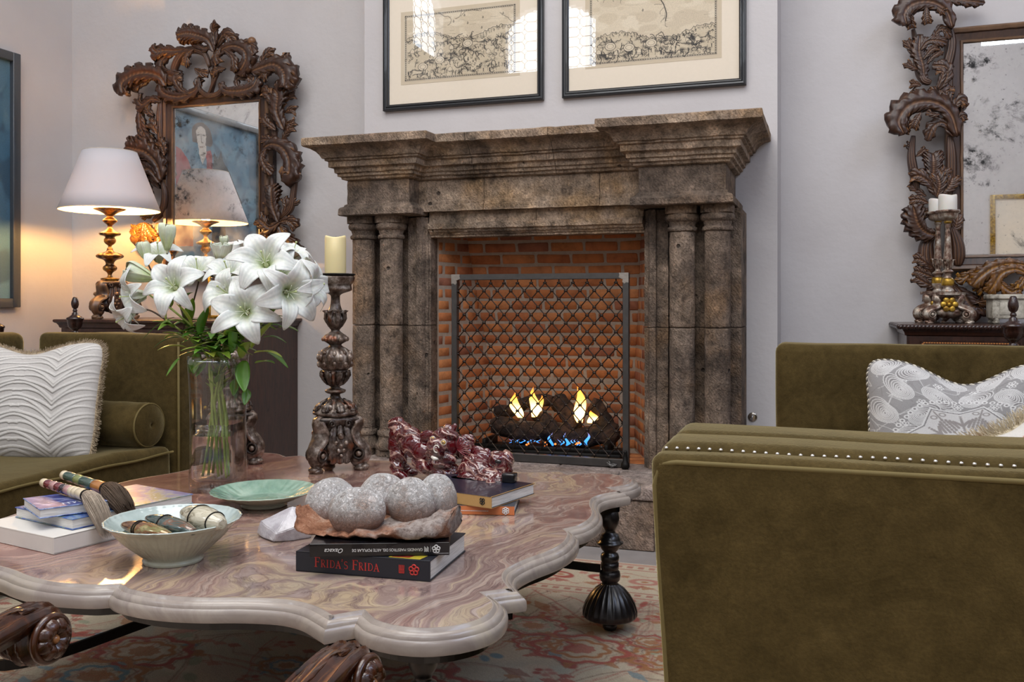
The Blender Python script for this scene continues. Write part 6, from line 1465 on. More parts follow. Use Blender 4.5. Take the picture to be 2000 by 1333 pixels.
def serif_text(root, s_, x0, zc, h, mat, name):
    """small-caps roman lettering drawn with strokes and serifs"""
    b = MB(); off = -.0008; x = x0
    def bar(x1, z1, x2, z2, w):
        d = V(x2-x1, 0, z2-z1); L = d.length; n = V(-d.z, 0, d.x)/L*w/2; a_, c_ = V(x1, off, z1), V(x2, off, z2); b.add([a_-n, a_+n, c_+n, c_-n], [(0, 1, 2, 3)])
    def arc(cx, cz, rx, rz, a0, a1, w0, w1):
        n = 12; P = []
        for i in range(n+1):
            a = a0+(a1-a0)*i/n; w = w0+(w1-w0)*abs(math.cos(a)); P.append(((cx+(rx-w/2)*math.cos(a), cz+(rz-w/2)*math.sin(a)), (cx+(rx+w/2)*math.cos(a), cz+(rz+w/2)*math.sin(a))))
        for (p, q), (r_, t_) in zip(P[:-1], P[1:]): b.add([V(p[0], off, p[1]), V(q[0], off, q[1]), V(t_[0], off, t_[1]), V(r_[0], off, r_[1])], [(0, 1, 2, 3)])
    for ch_, big in s_:
        H_ = h*(1 if big else .78); W_ = H_*.62; T_, t_ = H_*.15, H_*.07; z0 = zc-h/2; z1 = z0+H_
        def serif(xx, zz): bar(xx-T_*1.1, zz, xx+T_*1.1, zz, t_*.8)
        if ch_ == 'F': bar(x+T_, z0, x+T_, z1, T_); serif(x+T_, z0); bar(x, z1-t_/2, x+W_*.95, z1-t_/2, t_); bar(x+W_*.95, z1, x+W_*.95, z1-H_*.2, t_); bar(x+T_, z0+H_*.52, x+W_*.75, z0+H_*.52, t_); bar(x+W_*.75, z0+H_*.42, x+W_*.75, z0+H_*.62, t_*.8); x += W_*1.05
        elif ch_ == 'I': bar(x+T_, z0, x+T_, z1, T_); serif(x+T_, z0); serif(x+T_, z1); x += T_*2.8
        elif ch_ == 'R': bar(x+T_, z0, x+T_, z1, T_); serif(x+T_, z0); bar(x, z1-t_/2, x+W_*.5, z1-t_/2, t_); bar(x+T_, z0+H_*.48, x+W_*.5, z0+H_*.48, t_); arc(x+W_*.5, z0+H_*.73, W_*.32, H_*.245, -PI/2, PI/2, t_, T_-t_); bar(x+W_*.5, z0+H_*.48, x+W_*.98, z0, T_); bar(x+W_*.85, z0, x+W_*1.12, z0, t_*.8); x += W_*1.22
        elif ch_ == 'D': bar(x+T_, z0, x+T_, z1, T_); bar(x, z1-t_/2, x+W_*.5, z1-t_/2, t_); bar(x, z0+t_/2, x+W_*.5, z0+t_/2, t_); arc(x+W_*.5, z0+H_/2, W_*.6, H_*.47, -PI/2, PI/2, t_, T_-t_); x += W_*1.32
        elif ch_ == 'A': bar(x+W_*.08, z0, x+W_*.55, z1, t_*1.1); bar(x+W_*.5, z1, x+W_*1.02, z0, T_); bar(x+W_*.25, z0+H_*.33, x+W_*.82, z0+H_*.33, t_); serif(x+W_*.1, z0); serif(x+W_*1.0, z0); x += W_*1.25
        elif ch_ == 'S': arc(x+W_*.42, z0+H_*.73, W_*.32, H_*.24, PI*.15, PI*1.5, t_, T_*.7); arc(x+W_*.42, z0+H_*.26, W_*.36, H_*.26, -PI*.85, PI*.5, t_, T_*.7); x += W_*.95
        elif ch_ == "'": bar(x+T_*.6, z0+h*.98, x+T_*.3, z0+h*.7, T_*.8); x += T_*1.9
        else: x += H_*.45
        x += H_*.06
    return b.build(name, mat, root)
# stack A: grey book with red lettering, black book on top
A, an, L = between((578, 1116.5), (840, 1138), TZ)
d_ = (atz(906.6, 1078, TZ)-atz(840, 1138, TZ)).length
bk = book('book', A, an, L, d_, .045, TZ, 'cover_charcoal', 'thick charcoal book with red serif title on its spine, bottom of the front stack', boards=.003)
serif_text(bk, [(c_, c_ in 'F') if True else 0 for c_ in "FRIDA'S FRIDA"], L*.145, .0245, .0215, 'ink_red', 'spine_lettering')
b = MB(); X0 = L*.775
for k in range(4): b.box(X0+k*.0035, X0+k*.0035+.002, -.001, -.0002, .014, .032)
b.box(X0, X0+.0125, -.001, -.0002, .0215, .0235); b.box(X0, X0+.0125, -.001, -.0002, .014, .0158); b.build('publisher_mark', 'ink_red', bk)
flower_mark(bk, L*.885, .023, .0125, 'ink_red')
cvp = Canvas(90, 40, '1c1e26'); cvp.poly([(0, 4), (88, 2), (80, 38), (4, 36)], 'c9b53a'); cvp.poly([(6, 8), (60, 6), (52, 30), (10, 32)], '8e2a22'); cvp.poly([(20, 12), (50, 10), (44, 20)], 'c6672c')
attr_mat('cover_print', .35, 0, 200, coat=.4)
cvp.sheet(lambda u, v: V(L*.68+u*.085, .004+(1-v)*.035, .0452), 'cover_picture', 'cover_print', bk)
A2, an2, L2 = between((604.6, 1090), (877.7, 1086), TZ+.0456)
d2 = (atz(885.6, 1015, TZ+.0456+.028)-atz(876.5, 1062.6, TZ+.0456+.028)).length
bk2 = book('book', A2, an2, L2, max(.2, d2), .028, TZ+.0462, 'cover_black', 'glossy black book with upside-down white title, under the fossil eggs')
spine_text(bk2, 'GRANDES MAESTROS DEL ARTE POPULAR DE', .0088, L2*.555, .0135, 'ink_white', 'spine_lettering', True, sx=.86)
spine_text(bk2, 'Oaxaca', .0135, L2*.175, .0135, 'ink_white', 'spine_lettering', True, shear=.35)
flower_mark(bk2, L2*.905, .014, .0095, 'ink_white')
b = MB()
for k in range(5): b.box(L2*.82+k*.002, L2*.82+k*.002+.0011, -.001, -.0002, .008+.001*(k % 2), .020-.002*(k % 3))
b.box(L2*.865, L2*.866, -.001, -.0002, .008, .021); b.box(L2*.90, L2*.995, -.0009, -.0002, .0042, .0046); b.build('publisher_mark', 'ink_white', bk2)
cvp = Canvas(120, 90, '0b0a10'); 
for k in range(90):
    cvp.line([(120-k*1.2, 90), (120, 90-k*.8)], 1.6, ('3f6fa8', '86a9cf', '2c5590')[k % 3], .9)
rn = random.Random(6)
for k in range(160): cvp.ell(rn.uniform(30, 120), rn.uniform(30, 90), 2.2, .7, rn.choice(('a9c2dc', '5a86b8')), 0, .8)
cvp.sheet(lambda u, v: V(L2*.45+u*L2*.545, .025+v*(max(.2, d2)-.03), .0284), 'cover_picture', 'cover_print', bk2)
# stack B behind: orange spine, gold spine
A3, an3, L3 = between((868, 1005.5), (994.6, 1008), TZ); d3 = (atz(1011.7, 982, TZ)-atz(994.6, 1008, TZ)).length
L3 = max(L3, .2); bk3 = book('book', A3, an3, L3, .20, .026, TZ, 'cover_grey', 'book with orange spine and white flower mark, lower book of the back stack', spinemat='cover_orange')
flower_mark(bk3, L3*.875, .013, .0105, 'ink_white', n=6); spine_text(bk3, 'TALLERES Y OFICIOS TRADICIONALES', .0052, L3*.42, .0115, 'ink_white', 'spine_lettering') if False else None
b = MB(); rn = random.Random(4); xx = L3*.12
while xx < L3*.62: w_ = rn.uniform(.0015, .004); b.box(xx, xx+w_, -.0009, -.0002, .0105, .0125); xx += w_+.0011
b.build('spine_lettering', 'ink_white', bk3)
A4, an4, L4 = between((891, 985), (959.7, 994.9), TZ+.027); dir_ = V(math.cos(an4), math.sin(an4), 0)
ext = .20; A4 = A4-dir_*ext; L4 += ext
bk4 = book('book', A4, an4, L4, .235, .032, TZ+.0272, 'cover_navy', 'dark blue book with gold spine and black knot mark, under the red ceramic beasts', spinemat='cover_gold')
b = MB(); x_ = L4*.905
for k, (dx_, dz_) in enumerate(((-.004, .005), (.004, .005), (-.004, -.003), (.004, -.003))): b.tube([V(x_+dx_+.0035*math.cos(q), -.0009, .0165+dz_+.0038*math.sin(q)) for q in [2*PI*m/14 for m in range(14)]], .0014, 5, closed=True)
b.tube([V(x_-.003, -.0009, .0085), V(x_, -.0009, .0065), V(x_+.003, -.0009, .0085)], .0009, 5); b.build('emblem', 'ink_black', bk4)
b = MB(); b.tube([V(L4*.62+.005*math.cos(q), -.0009, .016+.0055*math.sin(q)) for q in [2*PI*m/20 for m in range(16)]], .0006, 5); b.build('spine_lettering', 'ink_black', bk4)
MB().box(0, L4, -.0004, .0, .0, .0012).build('gold_edge', 'cover_gold', bk4); MB().box(L4-.003, L4+.0004, .0, .235, .0316, .0324).build('gold_edge', 'cover_gold', bk4); MB().box(L4-.003, L4+.0004, .0, .235, -.0002, .0012).build('gold_edge', 'cover_gold', bk4)
pbx = atz(995, 942, TZ+.06); bb = MB(); bb.rbox(pbx.x-.020, pbx.x+.020, pbx.y-.018, pbx.y+.02, TZ+.0602, TZ+.0602+.027, .004, 2); tag(bb.build('small_box', 'cover_black'), 'small glossy black box on the gold-spined book, right of the red beasts', 'box')
# stack C at the left
Ac = atz(105, 1085, TZ); rd = (atz(216, 1057, TZ)-Ac).normalized(); ang = math.atan2(rd.y, rd.x)
def corner_book(nm, C, ang_, L_, W_, T_, z, cov, label, **k):
    """C is the near bottom corner; the long side runs to the right-back"""
    return book(nm, C, ang_, L_, W_, T_, z, cov, label, **k)
w1 = book('book', Ac, ang, .40, .30, .041, TZ, 'cover_white', 'big white slipcased book, bottom of the left stack', boards=.004, over=-.0, pages='cover_white')
Am = atz(141, 1037, TZ+.042); am = ang-R(2)
w2 = book('book', Am, am, .36, .255, .027, TZ+.042, 'cover_blue_photo', 'blue picture book with white pages facing out, middle of the left stack', spine=False)
At = atz(76.5, 1015.5, TZ+.070); r2 = atz(167, 1003, TZ+.070)-At; at_ = math.atan2(r2.y, r2.x)
w3 = book('book', At, at_, .20, .17, .024, TZ+.0705, 'cover_blue', 'small blue illustrated book under the two brushes, top of the left stack', spine=False, pages='page_edges')
cvp = Canvas(130, 110, '4a5aa0'); rn = random.Random(9)
for k in range(26): cvp.poly([(rn.uniform(0, 130), rn.uniform(0, 110)) for _ in range(4)], rn.choice(('2f3d80', '6f7fc0', '9aa6d8', '3a2f66', 'b9c3e2', '23306a')), .7)
for k in range(12): cvp.line([(rn.uniform(0, 130), rn.uniform(0, 110)), (rn.uniform(0, 130), rn.uniform(0, 110))], 1.4, 'c8d0ea', .8)
for k in range(9): 
    x = 40+k*8; cvp.line([(x, 84), (x+rn.uniform(-2, 2), 96)], 2, 'e6e9f4'); cvp.line([(x, rn.choice((84, 90, 96))), (x+5, rn.choice((84, 90, 96)))], 1.6, 'e6e9f4')
for k in range(7): x = 72+k*7; cvp.line([(x, 68), (x+1, 78)], 1.8, 'e6e9f4'); cvp.line([(x, rn.choice((68, 73, 78))), (x+4, rn.choice((68, 73, 78)))], 1.4, 'e6e9f4')
cvp.sheet(lambda u, v: V(.003+u*.194, .003+(1-v)*.164, .0243), 'cover_picture', 'cover_print', w3)
# ================================================================ BRUSHES
simple('bone', 'd6c7a8', .35, coat=.5, var=.1); simple('agate_red', '6e2f35', .15, var=.5, bscale=30, coat=.8); simple('agate_pink', 'b58a86', .15, var=.3, bscale=30, coat=.8)
simple('agate_dark', '33262f', .15, var=.5, bscale=30, coat=.8); simple('jade', '41564c', .25, var=.35, bscale=30, coat=.7); simple('jade_light', '7c8450', .3, var=.3, bscale=30, coat=.6); simple('amber_stone', 'a8703a', .25, var=.45, bscale=25, coat=.6)
simple('hair_grey', 'a59685', .6, var=.5, bscale=120); simple('hair_brown', '5c4a3a', .6, var=.5, bscale=120)
def brush(p0, p1, z0, z1, segs, hair, label, tip, r0, r1, hr, hl, tilt):
    a, b_ = atz(*p0, z0), atz(*p1, z1); a.z, b_.z = z0, z1
    root = empty('calligraphy_brush', a, label, 'brush', 'stone handled calligraphy brushes'); D = b_-a; tot = sum(s_[0] for s_ in segs); u = 0
    for L_, mat, nm in segs:
        u2 = u+L_/tot; q0, q1 = a+D*u, a+D*(u2-.004); r_ = r0+(r1-r0)*(u+u2)/2; dl = (q1-q0)
        MB().tube([q0, q0+dl*.12, q0+dl*.5, q0+dl*.88, q1], [r_*.86, r_*.99, r_*1.03, r_*.99, r_*.86], 18).build(nm, mat, root); u = u2
    MB().tube([b_-D.normalized()*.002, b_+D.normalized()*.004], r1*1.03, 18).build('ferrule', 'iron_dark', root)
    dn = D.normalized(); side = dn.cross(V(0, 0, 1)).normalized(); upv = side.cross(dn); rn = random.Random(int(p0[0])); b = MB()
    core = []
    for i in range(1300):
        t_ = rn.uniform(0, 2*PI); rr = math.sqrt(rn.random()); o = side*math.cos(t_)*rr+upv*math.sin(t_)*rr; L_ = hl*rn.uniform(.72, 1.05)
        pts = []
        for k in range(6):
            s_ = k/5; spread = r1*.85+(hr-r1*.85)*math.sin(min(1, s_*1.5)*PI/2)*(1-.45*max(0, s_-.5)/.5); p = b_+dn*(L_*s_*(1-.25*tilt*s_))+o*spread+V(0, 0, -tilt*L_*.62*s_**1.8)+V(tip*L_*s_**1.6, 0, 0)
            p.z = max(p.z, TZ+.003 if s_ > .5 else p.z); pts.append(p)
        b.tube(pts, [.0007, .0008, .0007, .0003], 3, caps=False)
    hb = b.build('bristles', hair, root); hb['kind'] = 'stuff'
    b = MB(); G = []
    for k in range(8):
        s_ = k/7*.8; spread = (r1*.85+(hr-r1*.85)*math.sin(min(1, s_*1.5)*PI/2)*(1-.45*max(0, s_-.5)/.5))*.8*(1-(k/7)**3*.8); c_ = b_+dn*(hl*.9*s_*(1-.25*tilt*s_))+V(0, 0, -tilt*hl*.56*s_**1.8)+V(tip*hl*.9*s_**1.6, 0, 0)
        G.append([c_+(side*math.cos(q)+upv*math.sin(q))*spread for q in [2*PI*m/12 for m in range(12)]])
    b.grid(G, False, True); b.build('bristle_core', hair, root)
zb0 = TZ+.106
brush((124, 928), (206, 955), TZ+.118, TZ+.112, [(.5, 'bone', 'bead'), (1.7, 'jade', 'jade_bead'), (1.0, 'jade_light', 'jade_bead'), (1.9, 'jade', 'jade_bead'), (1.7, 'amber_stone', 'amber_bead')], 'hair_brown', 'brush with green stone handle and brown bristles, the rear of the two', .10, .0125, .0165, .032, .115, .55)
brush((84, 943), (168, 968), TZ+.111, TZ+.112, [(.6, 'bone', 'bead'), (.9, 'agate_red', 'agate_bead'), (.7, 'agate_pink', 'agate_bead'), (.8, 'agate_red', 'agate_bead'), (.6, 'agate_dark', 'agate_bead'), (.7, 'agate_pink', 'agate_bead'), (.5, 'bone', 'bone_ring'), (.5, 'bone', 'bone_ring'), (1.0, 'bone', 'bone_ring')], 'hair_grey', 'brush with banded red agate and bone handle and grey bristles, the front one', .10, .0115, .0150, .026, .125, .95)
# ================================================================ BOWL WITH CARVED STONES
t = NT('celadon'); v = t.coord(); f = t.noise(v, 12, 5, .6); t.set(color=t.ramp(f, [(.35, '8f8f78'), (.5, 'a9ab98'), (.65, 'b4b7a2')]), rough=.18, coat=.6, coatr=.05)
t = NT('celadon_in'); v = t.coord(); f = t.noise(v, 12, 5, .6); t.set(color=t.ramp(f, [(.35, '9dada8'), (.65, 'bcc9c6')]), rough=.15, coat=.6, coatr=.05)
bp = atz(332, 1098, TZ); bc = V(bp.x, bp.y+.012, TZ); k_ = pscale(332, bc.y)
bowl = empty('celadon_bowl', bc, 'fluted celadon bowl with scalloped rim holding polished stones, front left of the table', 'bowl')
RB = 129/k_*.985; hb_ = .098
out = [(RB*.44, 0), (RB*.45, .006), (RB*.43, .012), (RB*.50, .022), (RB*.62, .038), (RB*.76, .058), (RB*.87, .078), (RB*.965, .092), (RB*1.0, hb_)]
inn = [(RB*.975, hb_+.001), (RB*.93, .091), (RB*.84, .079), (RB*.78, .072), (RB*.66, .052), (RB*.5, .034), (RB*.3, .024), (.001, .020)]
fm = lambda a, z: 1+(.013*math.cos(56*a) if .018 < z-TZ < .078 else 0)+(.012*abs(math.cos(20*a)) if z-TZ > hb_-.008 else 0)
b = MB(); b.lathe([(p.x, p.y+TZ+.0006) for p in spline([V(r, z, 0) for r, z in out], 36)], 224, (bc.x, bc.y, 0), mod=fm, caps=(1, 0))
b.build('bowl_body', 'celadon', bowl)
b = MB(); b.lathe([(p.x, p.y+TZ+.0006) for p in spline([V(r, z, 0) for r, z in [(RB*1.0, hb_)]+inn], 30)], 224, (bc.x, bc.y, 0), mod=lambda a, z: 1+(.012*abs(math.cos(20*a)) if z-TZ > hb_-.008 else 0)+.004*math.cos(20*a), caps=(0, 1)); b.build('bowl_inside', 'celadon_in', bowl)
def stone_mat(nm, st, m=.0, r=.12):
    t = NT(nm); v = t.coord('Object', (1, 3, 3)); f = t.noise(v, 20, 5, .6, .8); t.set(color=t.ramp(f, st), rough=r, coat=.8, coatr=.04, metal=m); return t.m
stone_mat('stone_green', [(.35, '2c3a32'), (.5, '5d7264'), (.65, '8b9b8a')]); stone_mat('stone_bronze', [(.35, '4a3020'), (.48, '8c5f3a'), (.58, '8c8a5c'), (.7, 'c2a878')], .35); stone_mat('stone_teal', [(.35, '1f2c2c'), (.5, '4f625e'), (.6, '7d5540'), (.7, '7f8f86')], .2); stone_mat('stone_ivory', [(.35, '6b6048'), (.45, 'b3ac95'), (.6, 'cfc9b4'), (.7, '8c8266')]); simple('stone_tan', 'a5825a', .6, var=.35, bscale=60)
def carved_stone(c, ax, L_, r_, mat, label, bands=(.35,), knob=True, zr=.8):
    c, ax = Vector(c), Vector(ax).normalized(); root = empty('carved_stone', c, label, 'stone', 'polished carved stones in the celadon bowl'); n = 22; pts, rr = [], []
    for i in range(n): u = i/(n-1); pts.append(c+ax*(u-.5)*L_); rr.append(r_*(max(.02, math.sin(PI*min(.97, u*.9+.05))))**.55)
    MB().tube(pts, rr, 20, flat=zr, up=V(0, 0, 1)).build('body', mat, root)
    for bd in bands:
        i = int(bd*(n-1)); q = pts[i]; s_ = ax.cross(V(0, 0, 1)).normalized(); N_ = s_.cross(ax); ring = [q+(s_*math.cos(a)+N_*math.sin(a)*zr)*(rr[i]+.0006) for a in [2*PI*m/24 for m in range(24)]]
        MB().tube(ring, .0017, 6, closed=True).build('cord_band', 'iron_dark', root)
    return root
zt_ = TZ+.084
s3 = math.sin
carved_stone(atz(276, 1046, zt_-.004), (1, -.05, -.02), .105, .015, 'stone_green', 'small green polished stone at the front of the celadon bowl', (.55,))
carved_stone(atz(286, 1036, zt_+.010), (1, -.15, -.05), .150, .0215, 'stone_bronze', 'bronze and green polished stone second from the front in the bowl', (.35, .4))
carved_stone(atz(333, 1026, zt_+.016), (1, -.25, -.06), .165, .0235, 'stone_teal', 'dark teal polished stone with copper edge in the middle of the bowl', (.42,))
carved_stone(atz(396, 1013, zt_+.022), (1, -.32, -.05), .150, .033, 'stone_ivory', 'mottled ivory stone with black spiral end at the back of the bowl', (.45, .82), zr=.85)
q_ = atz(372, 1031, zt_+.004); tag(MB().ell(q_, (.020, .014, .012), 16, 12, jit=.3, fs=2).build('stone_nugget', 'stone_tan'), 'rough tan nugget on a string at the front right in the bowl', 'stone')
simple('twine', 'b09a7c', .8)
tw = [q_+V(-.02, -.012, .004), q_+V(-.045, -.022, -.002), q_+V(-.055, -.012, .006), q_+V(-.04, -.006, .009), q_+V(-.06, -.022, .003), q_+V(-.075, -.026, -.004)]
MBt = MB().tube(spline(tw, 40), .0018, 6); tag(MBt.build('twine', 'twine'), 'knotted beige twine lying over the stones in the bowl', 'string')
# ================================================================ GREEN PLATE
pc = atz(505, 992, TZ); kp = pscale(505, pc.y+.03); RP = 101/kp*1.0; pc = V(atz(505, 992, TZ).x, pc.y+.028, TZ)
t = NT('celadon_plate'); v = t.coord(); f = t.noise(v, 9, 5, .6, .5); t.set(color=t.ramp(f, [(.32, '5f8474'), (.5, '86a893'), (.68, 'a6bfab')]), rough=.12, coat=.8, coatr=.04, normal=t.bump(t.noise(v, 22, 3), .15, .004))
plate = empty('green_plate', pc, 'shallow celadon green dish with wavy ribbed rim behind the celadon bowl', 'dish')
b = MB(); po_ = [(RP*.42, 0), (RP*.44, .004), (RP*.42, .009), (RP*.62, .020), (RP*.85, .036), (RP*.99, .045), (RP*1.0, .0475)]
b.lathe([(p.x, p.y+TZ+.0006) for p in spline([V(a, c_, 0) for a, c_ in po_], 20)], 120, (pc.x, pc.y, 0), mod=lambda a, z: 1+.008*math.cos(30*a)*(z > TZ+.03), caps=(1, 0)); b.build('underside', 'celadon', plate)
b = MB(); pi_ = [(RP*1.0, .0475), (RP*.985, .0485), (RP*.9, .0435), (RP*.78, .0355), (RP*.62, .0255), (RP*.5, .0185), (RP*.25, .0165), (.001, .016)]
b.lathe([(p.x, p.y+TZ+.0006) for p in spline([V(a, c_, 0) for a, c_ in pi_], 26)], 180, (pc.x, pc.y, 0), mod=lambda a, z: 1+.008*math.cos(30*a)*(z > TZ+.03)+.006*math.cos(30*a)*(TZ+.024 < z < TZ+.04), caps=(0, 1)); b.build('inside', 'celadon_plate', plate)
# ================================================================ QUARTZ
t = NT('quartz'); v = t.coord(); f = t.noise(v, 25, 5, .65); t.set(color=t.ramp(f, [(.35, 'b9b4ba'), (.6, 'e2dfe4')]), rough=.22, trans=.35, sss=.4, ssss=.02, sssr=(1, .95, 1), coat=.4, normal=t.bump(f, .5, .006))
qz = atz(556, 1050, TZ); bm = bmesh.new(); kq = pscale(556, qz.y)
QP = [(-64, 0, 6), (-60, 26, 20), (-50, -8, 34), (-20, 40, 40), (8, 10, 66), (24, 20, 60), (50, -4, 36), (46, 30, 34), (52, 10, 4), (20, -34, 26), (30, -20, 4), (4, -42, 6), (10, -40, 22), (-6, -22, 34), (-40, -20, 6), (-46, 36, 4), (30, 40, 4), (0, 44, 30), (14, -8, 50), (56, 12, 22), (-66, 10, 12)]
for p in QP: bm.verts.new(V(qz.x+p[0]/kq, qz.y+p[1]/kq*1.1, TZ+.001+p[2]/kq*.93))
bmesh.ops.convex_hull(bm, input=bm.verts[:]); 
lo = min(v_.co.z for v_ in bm.verts)
for v_ in [v_ for v_ in bm.verts if not v_.link_faces]: bm.verts.remove(v_)
bmesh.ops.bevel(bm, geom=bm.edges[:], offset=.0018, segments=2, affect='EDGES'); bmesh.ops.subdivide_edges(bm, edges=[e for e in bm.edges if e.calc_length() > .02], cuts=2, use_grid_fill=True)
for v_ in bm.verts: v_.co += noise.noise_vector(v_.co*45)*.0018
lo = min(v_.co.z for v_ in bm.verts)
for v_ in bm.verts: v_.co.z += TZ+.0006-lo
me = bpy.data.meshes.new('quartz_crystal'); bm.to_mesh(me); bm.free(); me.materials.append(MATS['quartz']); tag(link('quartz_crystal', me), 'rough milky white quartz chunk between the green dish and the fossil eggs', 'crystal')
# ================================================================ FOSSIL EGGS
t = NT('fossil'); v = t.coord(); f = t.noise(v, 10, 6, .7); g = t.noise(v, 45, 6, .8, 1.5); n_ = t.ramp(t.noise(v, 60, 4, .7, 2), [(.44, (0, 0, 0)), (.5, (1, 1, 1)), (.56, (0, 0, 0))])
sp = t.n('ShaderNodeSeparateXYZ'); tc = t.n('ShaderNodeTexCoord'); t.l(tc.outputs['Generated'], sp.inputs[0])
cc = t.ramp(g, [(.34, '8f827c'), (.42, 'c0b8b3'), (.50, 'dedad7'), (.58, 'f2f0ee'), (.68, 'c6bab3')]); cc = t.mix(t.math('MULTIPLY', t.ramp(f, [(.48, (0, 0, 0)), (.62, (1, 1, 1))]), .6), cc, 'a4826c')
cc = t.mix(t.math('MULTIPLY', n_, .45), cc, (.8, .79, .78)); low = t.ramp(t.math('ADD', sp.outputs[2], t.math('MULTIPLY', f, .35)), [(.48, (1, 1, 1)), (.80, (0, 0, 0))]); cc = t.mix(t.math('MULTIPLY', low, .8), cc, '8f5f42')
t.set(color=cc, rough=.75, normal=t.bump(t.math('ADD', g, t.math('MULTIPLY', n_, .4)), .9, .008))
t = NT('fossil_rock'); v = t.coord(); f = t.noise(v, 16, 7, .75); g = t.noise(v, 60, 6, .8); t.set(color=t.mix(t.ramp(t.noise(v, 9, 4), [(.5, (0, 0, 0)), (.62, (1, 1, 1))]), t.ramp(t.math('ADD', t.math('MULTIPLY', f, .6), t.math('MULTIPLY', g, .4)), [(.34, '4a2c1e'), (.44, '8f5c40'), (.52, 'b27d5e'), (.62, 'd4b49c')]), t.ramp(g, [(.35, '77655c'), (.6, 'bdb0a8')])), rough=.85, normal=t.bump(t.math('ADD', f, g), 1, .010))
ze = TZ+.0755; ye = 1.96; ec = at(742, 1010, ye); fs = empty('fossil_egg_cluster', (ec.x, ye, ze), 'cluster of five pale fossil eggs bedded in brown rock, on the front book stack', 'fossil')
def PE(px, py, Y): return at(px, py, Y)
for (px, py, rx, ry, Y, ty) in ((648, 986, 53, 53, 1.99, .9), (697, 1000, 61, 47, 1.875, .6), (748, 970, 48, 45, 2.04, .9), (803, 984, 50, 52, 1.935, .6), (852, 980, 42, 56, 1.99, .8)):
    k2 = pscale(px, Y); c_ = PE(px, py, Y); M = Matrix.Rotation(R(random.Random(px).uniform(-12, 12)), 3, 'Y'); b = MB(); b.ell(c_, (rx/k2, rx/k2*ty, ry/k2), 40, 26, M=M, jit=.035, fs=1.6)
    for i in range(len(b.v)): p = Vector(b.v[i]); b.v[i] = tuple(p+(p-c_).normalized()*(.0012*noise.noise(p*70)+.0014*noise.noise(p*28)))
    b.build('egg', 'fossil', fs)
b = MB(); G = []; kk = pscale(742, 2.0)
prl = [(597, 975, 1035), (606, 985, 1042), (622, 1000, 1049), (645, 1008, 1054), (680, 1012, 1058), (720, 1010, 1058), (760, 1006, 1055), (800, 1002, 1048), (840, 996, 1036), (868, 988, 1024), (884, 982, 1010)]
for i, (px, yt, yb_) in enumerate(spline([V(*q) for q in prl], 44)):
    u = i/43; wd = .120*math.sin(PI*(.06+.88*u))**.5; row = []; top = at(px, yt+13, 1.92).z; bot = ze+.0008; X = at(px, 1000, 1.93).x
    cxz = (top+bot)/2; hz = (top-bot)/2
    for q in range(32):
        a = 2*PI*q/32; cc_, ss = math.cos(a), math.sin(a); sg = lambda t_: math.copysign(abs(t_)**.7, t_); row.append(V(X, 1.935+wd*sg(cc_)*(1.0 if ss < .2 else 1-.35*ss), cxz+hz*sg(ss)))
    G.append(row)
b.grid(G, False, True); k_ = 32; tot = len(b.v); b.f += [list(range(32)), list(range(tot-32, tot))[::-1]]; b.sm += [True]*2; b.mi += [0]*2
for i in range(len(b.v)):
    p = Vector(b.v[i]); q = p+noise.noise_vector(p*26)*.010+noise.noise_vector(p*70)*.007; q.z = max(q.z, ze+.0004); b.v[i] = tuple(q)
b.build('rock_base', 'fossil_rock', fs)
# ================================================================ VASE AND LILIES
t = NT('clear_glass'); t.t.nodes.remove(t.b); lw = t.n('ShaderNodeLayerWeight'); lw.inputs[0].default_value = .35
fr = t.math('ADD', .07, t.math('MULTIPLY', t.math('POWER', lw.outputs['Facing'], 1.7), .9), True)
tr = t.n('ShaderNodeBsdfTransparent'); tr.inputs[0].default_value = (.965, .97, .975, 1); gl = t.n('ShaderNodeBsdfGlossy'); gl.inputs['Roughness'].default_value = .01; mx = t.n('ShaderNodeMixShader')
t.l(fr, mx.inputs[0]); t.l(tr.outputs[0], mx.inputs[1]); t.l(gl.outputs[0], mx.inputs[2]); t.l(mx.outputs[0], t.out.inputs[0])
t = NT('water'); t.set(color=(.97, 1, .98), rough=0, trans=1, ior=1.16)
vx, vy = atz(422, 958, TZ).x, atz(422, 958, TZ).y+.012; vk = pscale(422, vy)
vase = empty('glass_vase', (vx, vy, TZ), 'tall clear square glass vase of water holding the white lilies', 'vase')
vr = 53/vk; vh = (978-713)/vk*.985; rotv = R(12)
def sq_(rr): return lambda a, z: 1/((abs(math.cos(a-rotv))**5+abs(math.sin(a-rotv))**5)**.2)*.93
def vring(f, z, n=64): return [V(vx+math.cos(2*PI*k/n)*f*vr*sq_(0)(2*PI*k/n, 0), vy+math.sin(2*PI*k/n)*f*vr*sq_(0)(2*PI*k/n, 0), z) for k in range(n)]
o_ = [(.86, 0), (.93, .006), (.95, .03), (.92, .10), (.905, vh*.5), (.93, vh*.75), (.985, vh*.93), (1.0, vh)]
i_ = [(.975, vh), (.955, vh*.93), (.895, vh*.75), (.868, vh*.5), (.88, .10), (.88, .045), (.75, .034), (.3, .032)]
b = MB(); b.grid([vring(f, TZ+.0006+z) for f, z in o_+i_], False, True, flip=True); n_ = len(b.v); b.f += [list(range(64))[::1], list(range(n_-64, n_))[::-1]]; b.sm += [False]*2; b.mi += [0]*2
bmv = b.build('glass_body', 'clear_glass', vase)
bm = bmesh.new(); bm.from_mesh(bmv.data); bmesh.ops.recalc_face_normals(bm, faces=bm.faces); bm.to_mesh(bmv.data); bm.free()
zw = H-(847-592)/vk
b = MB(); wl = [(.3, .0322), (.75, .0342), (.879, .0452), (.879, .10), (.867, vh*.5), (.872, zw-TZ-.001)]
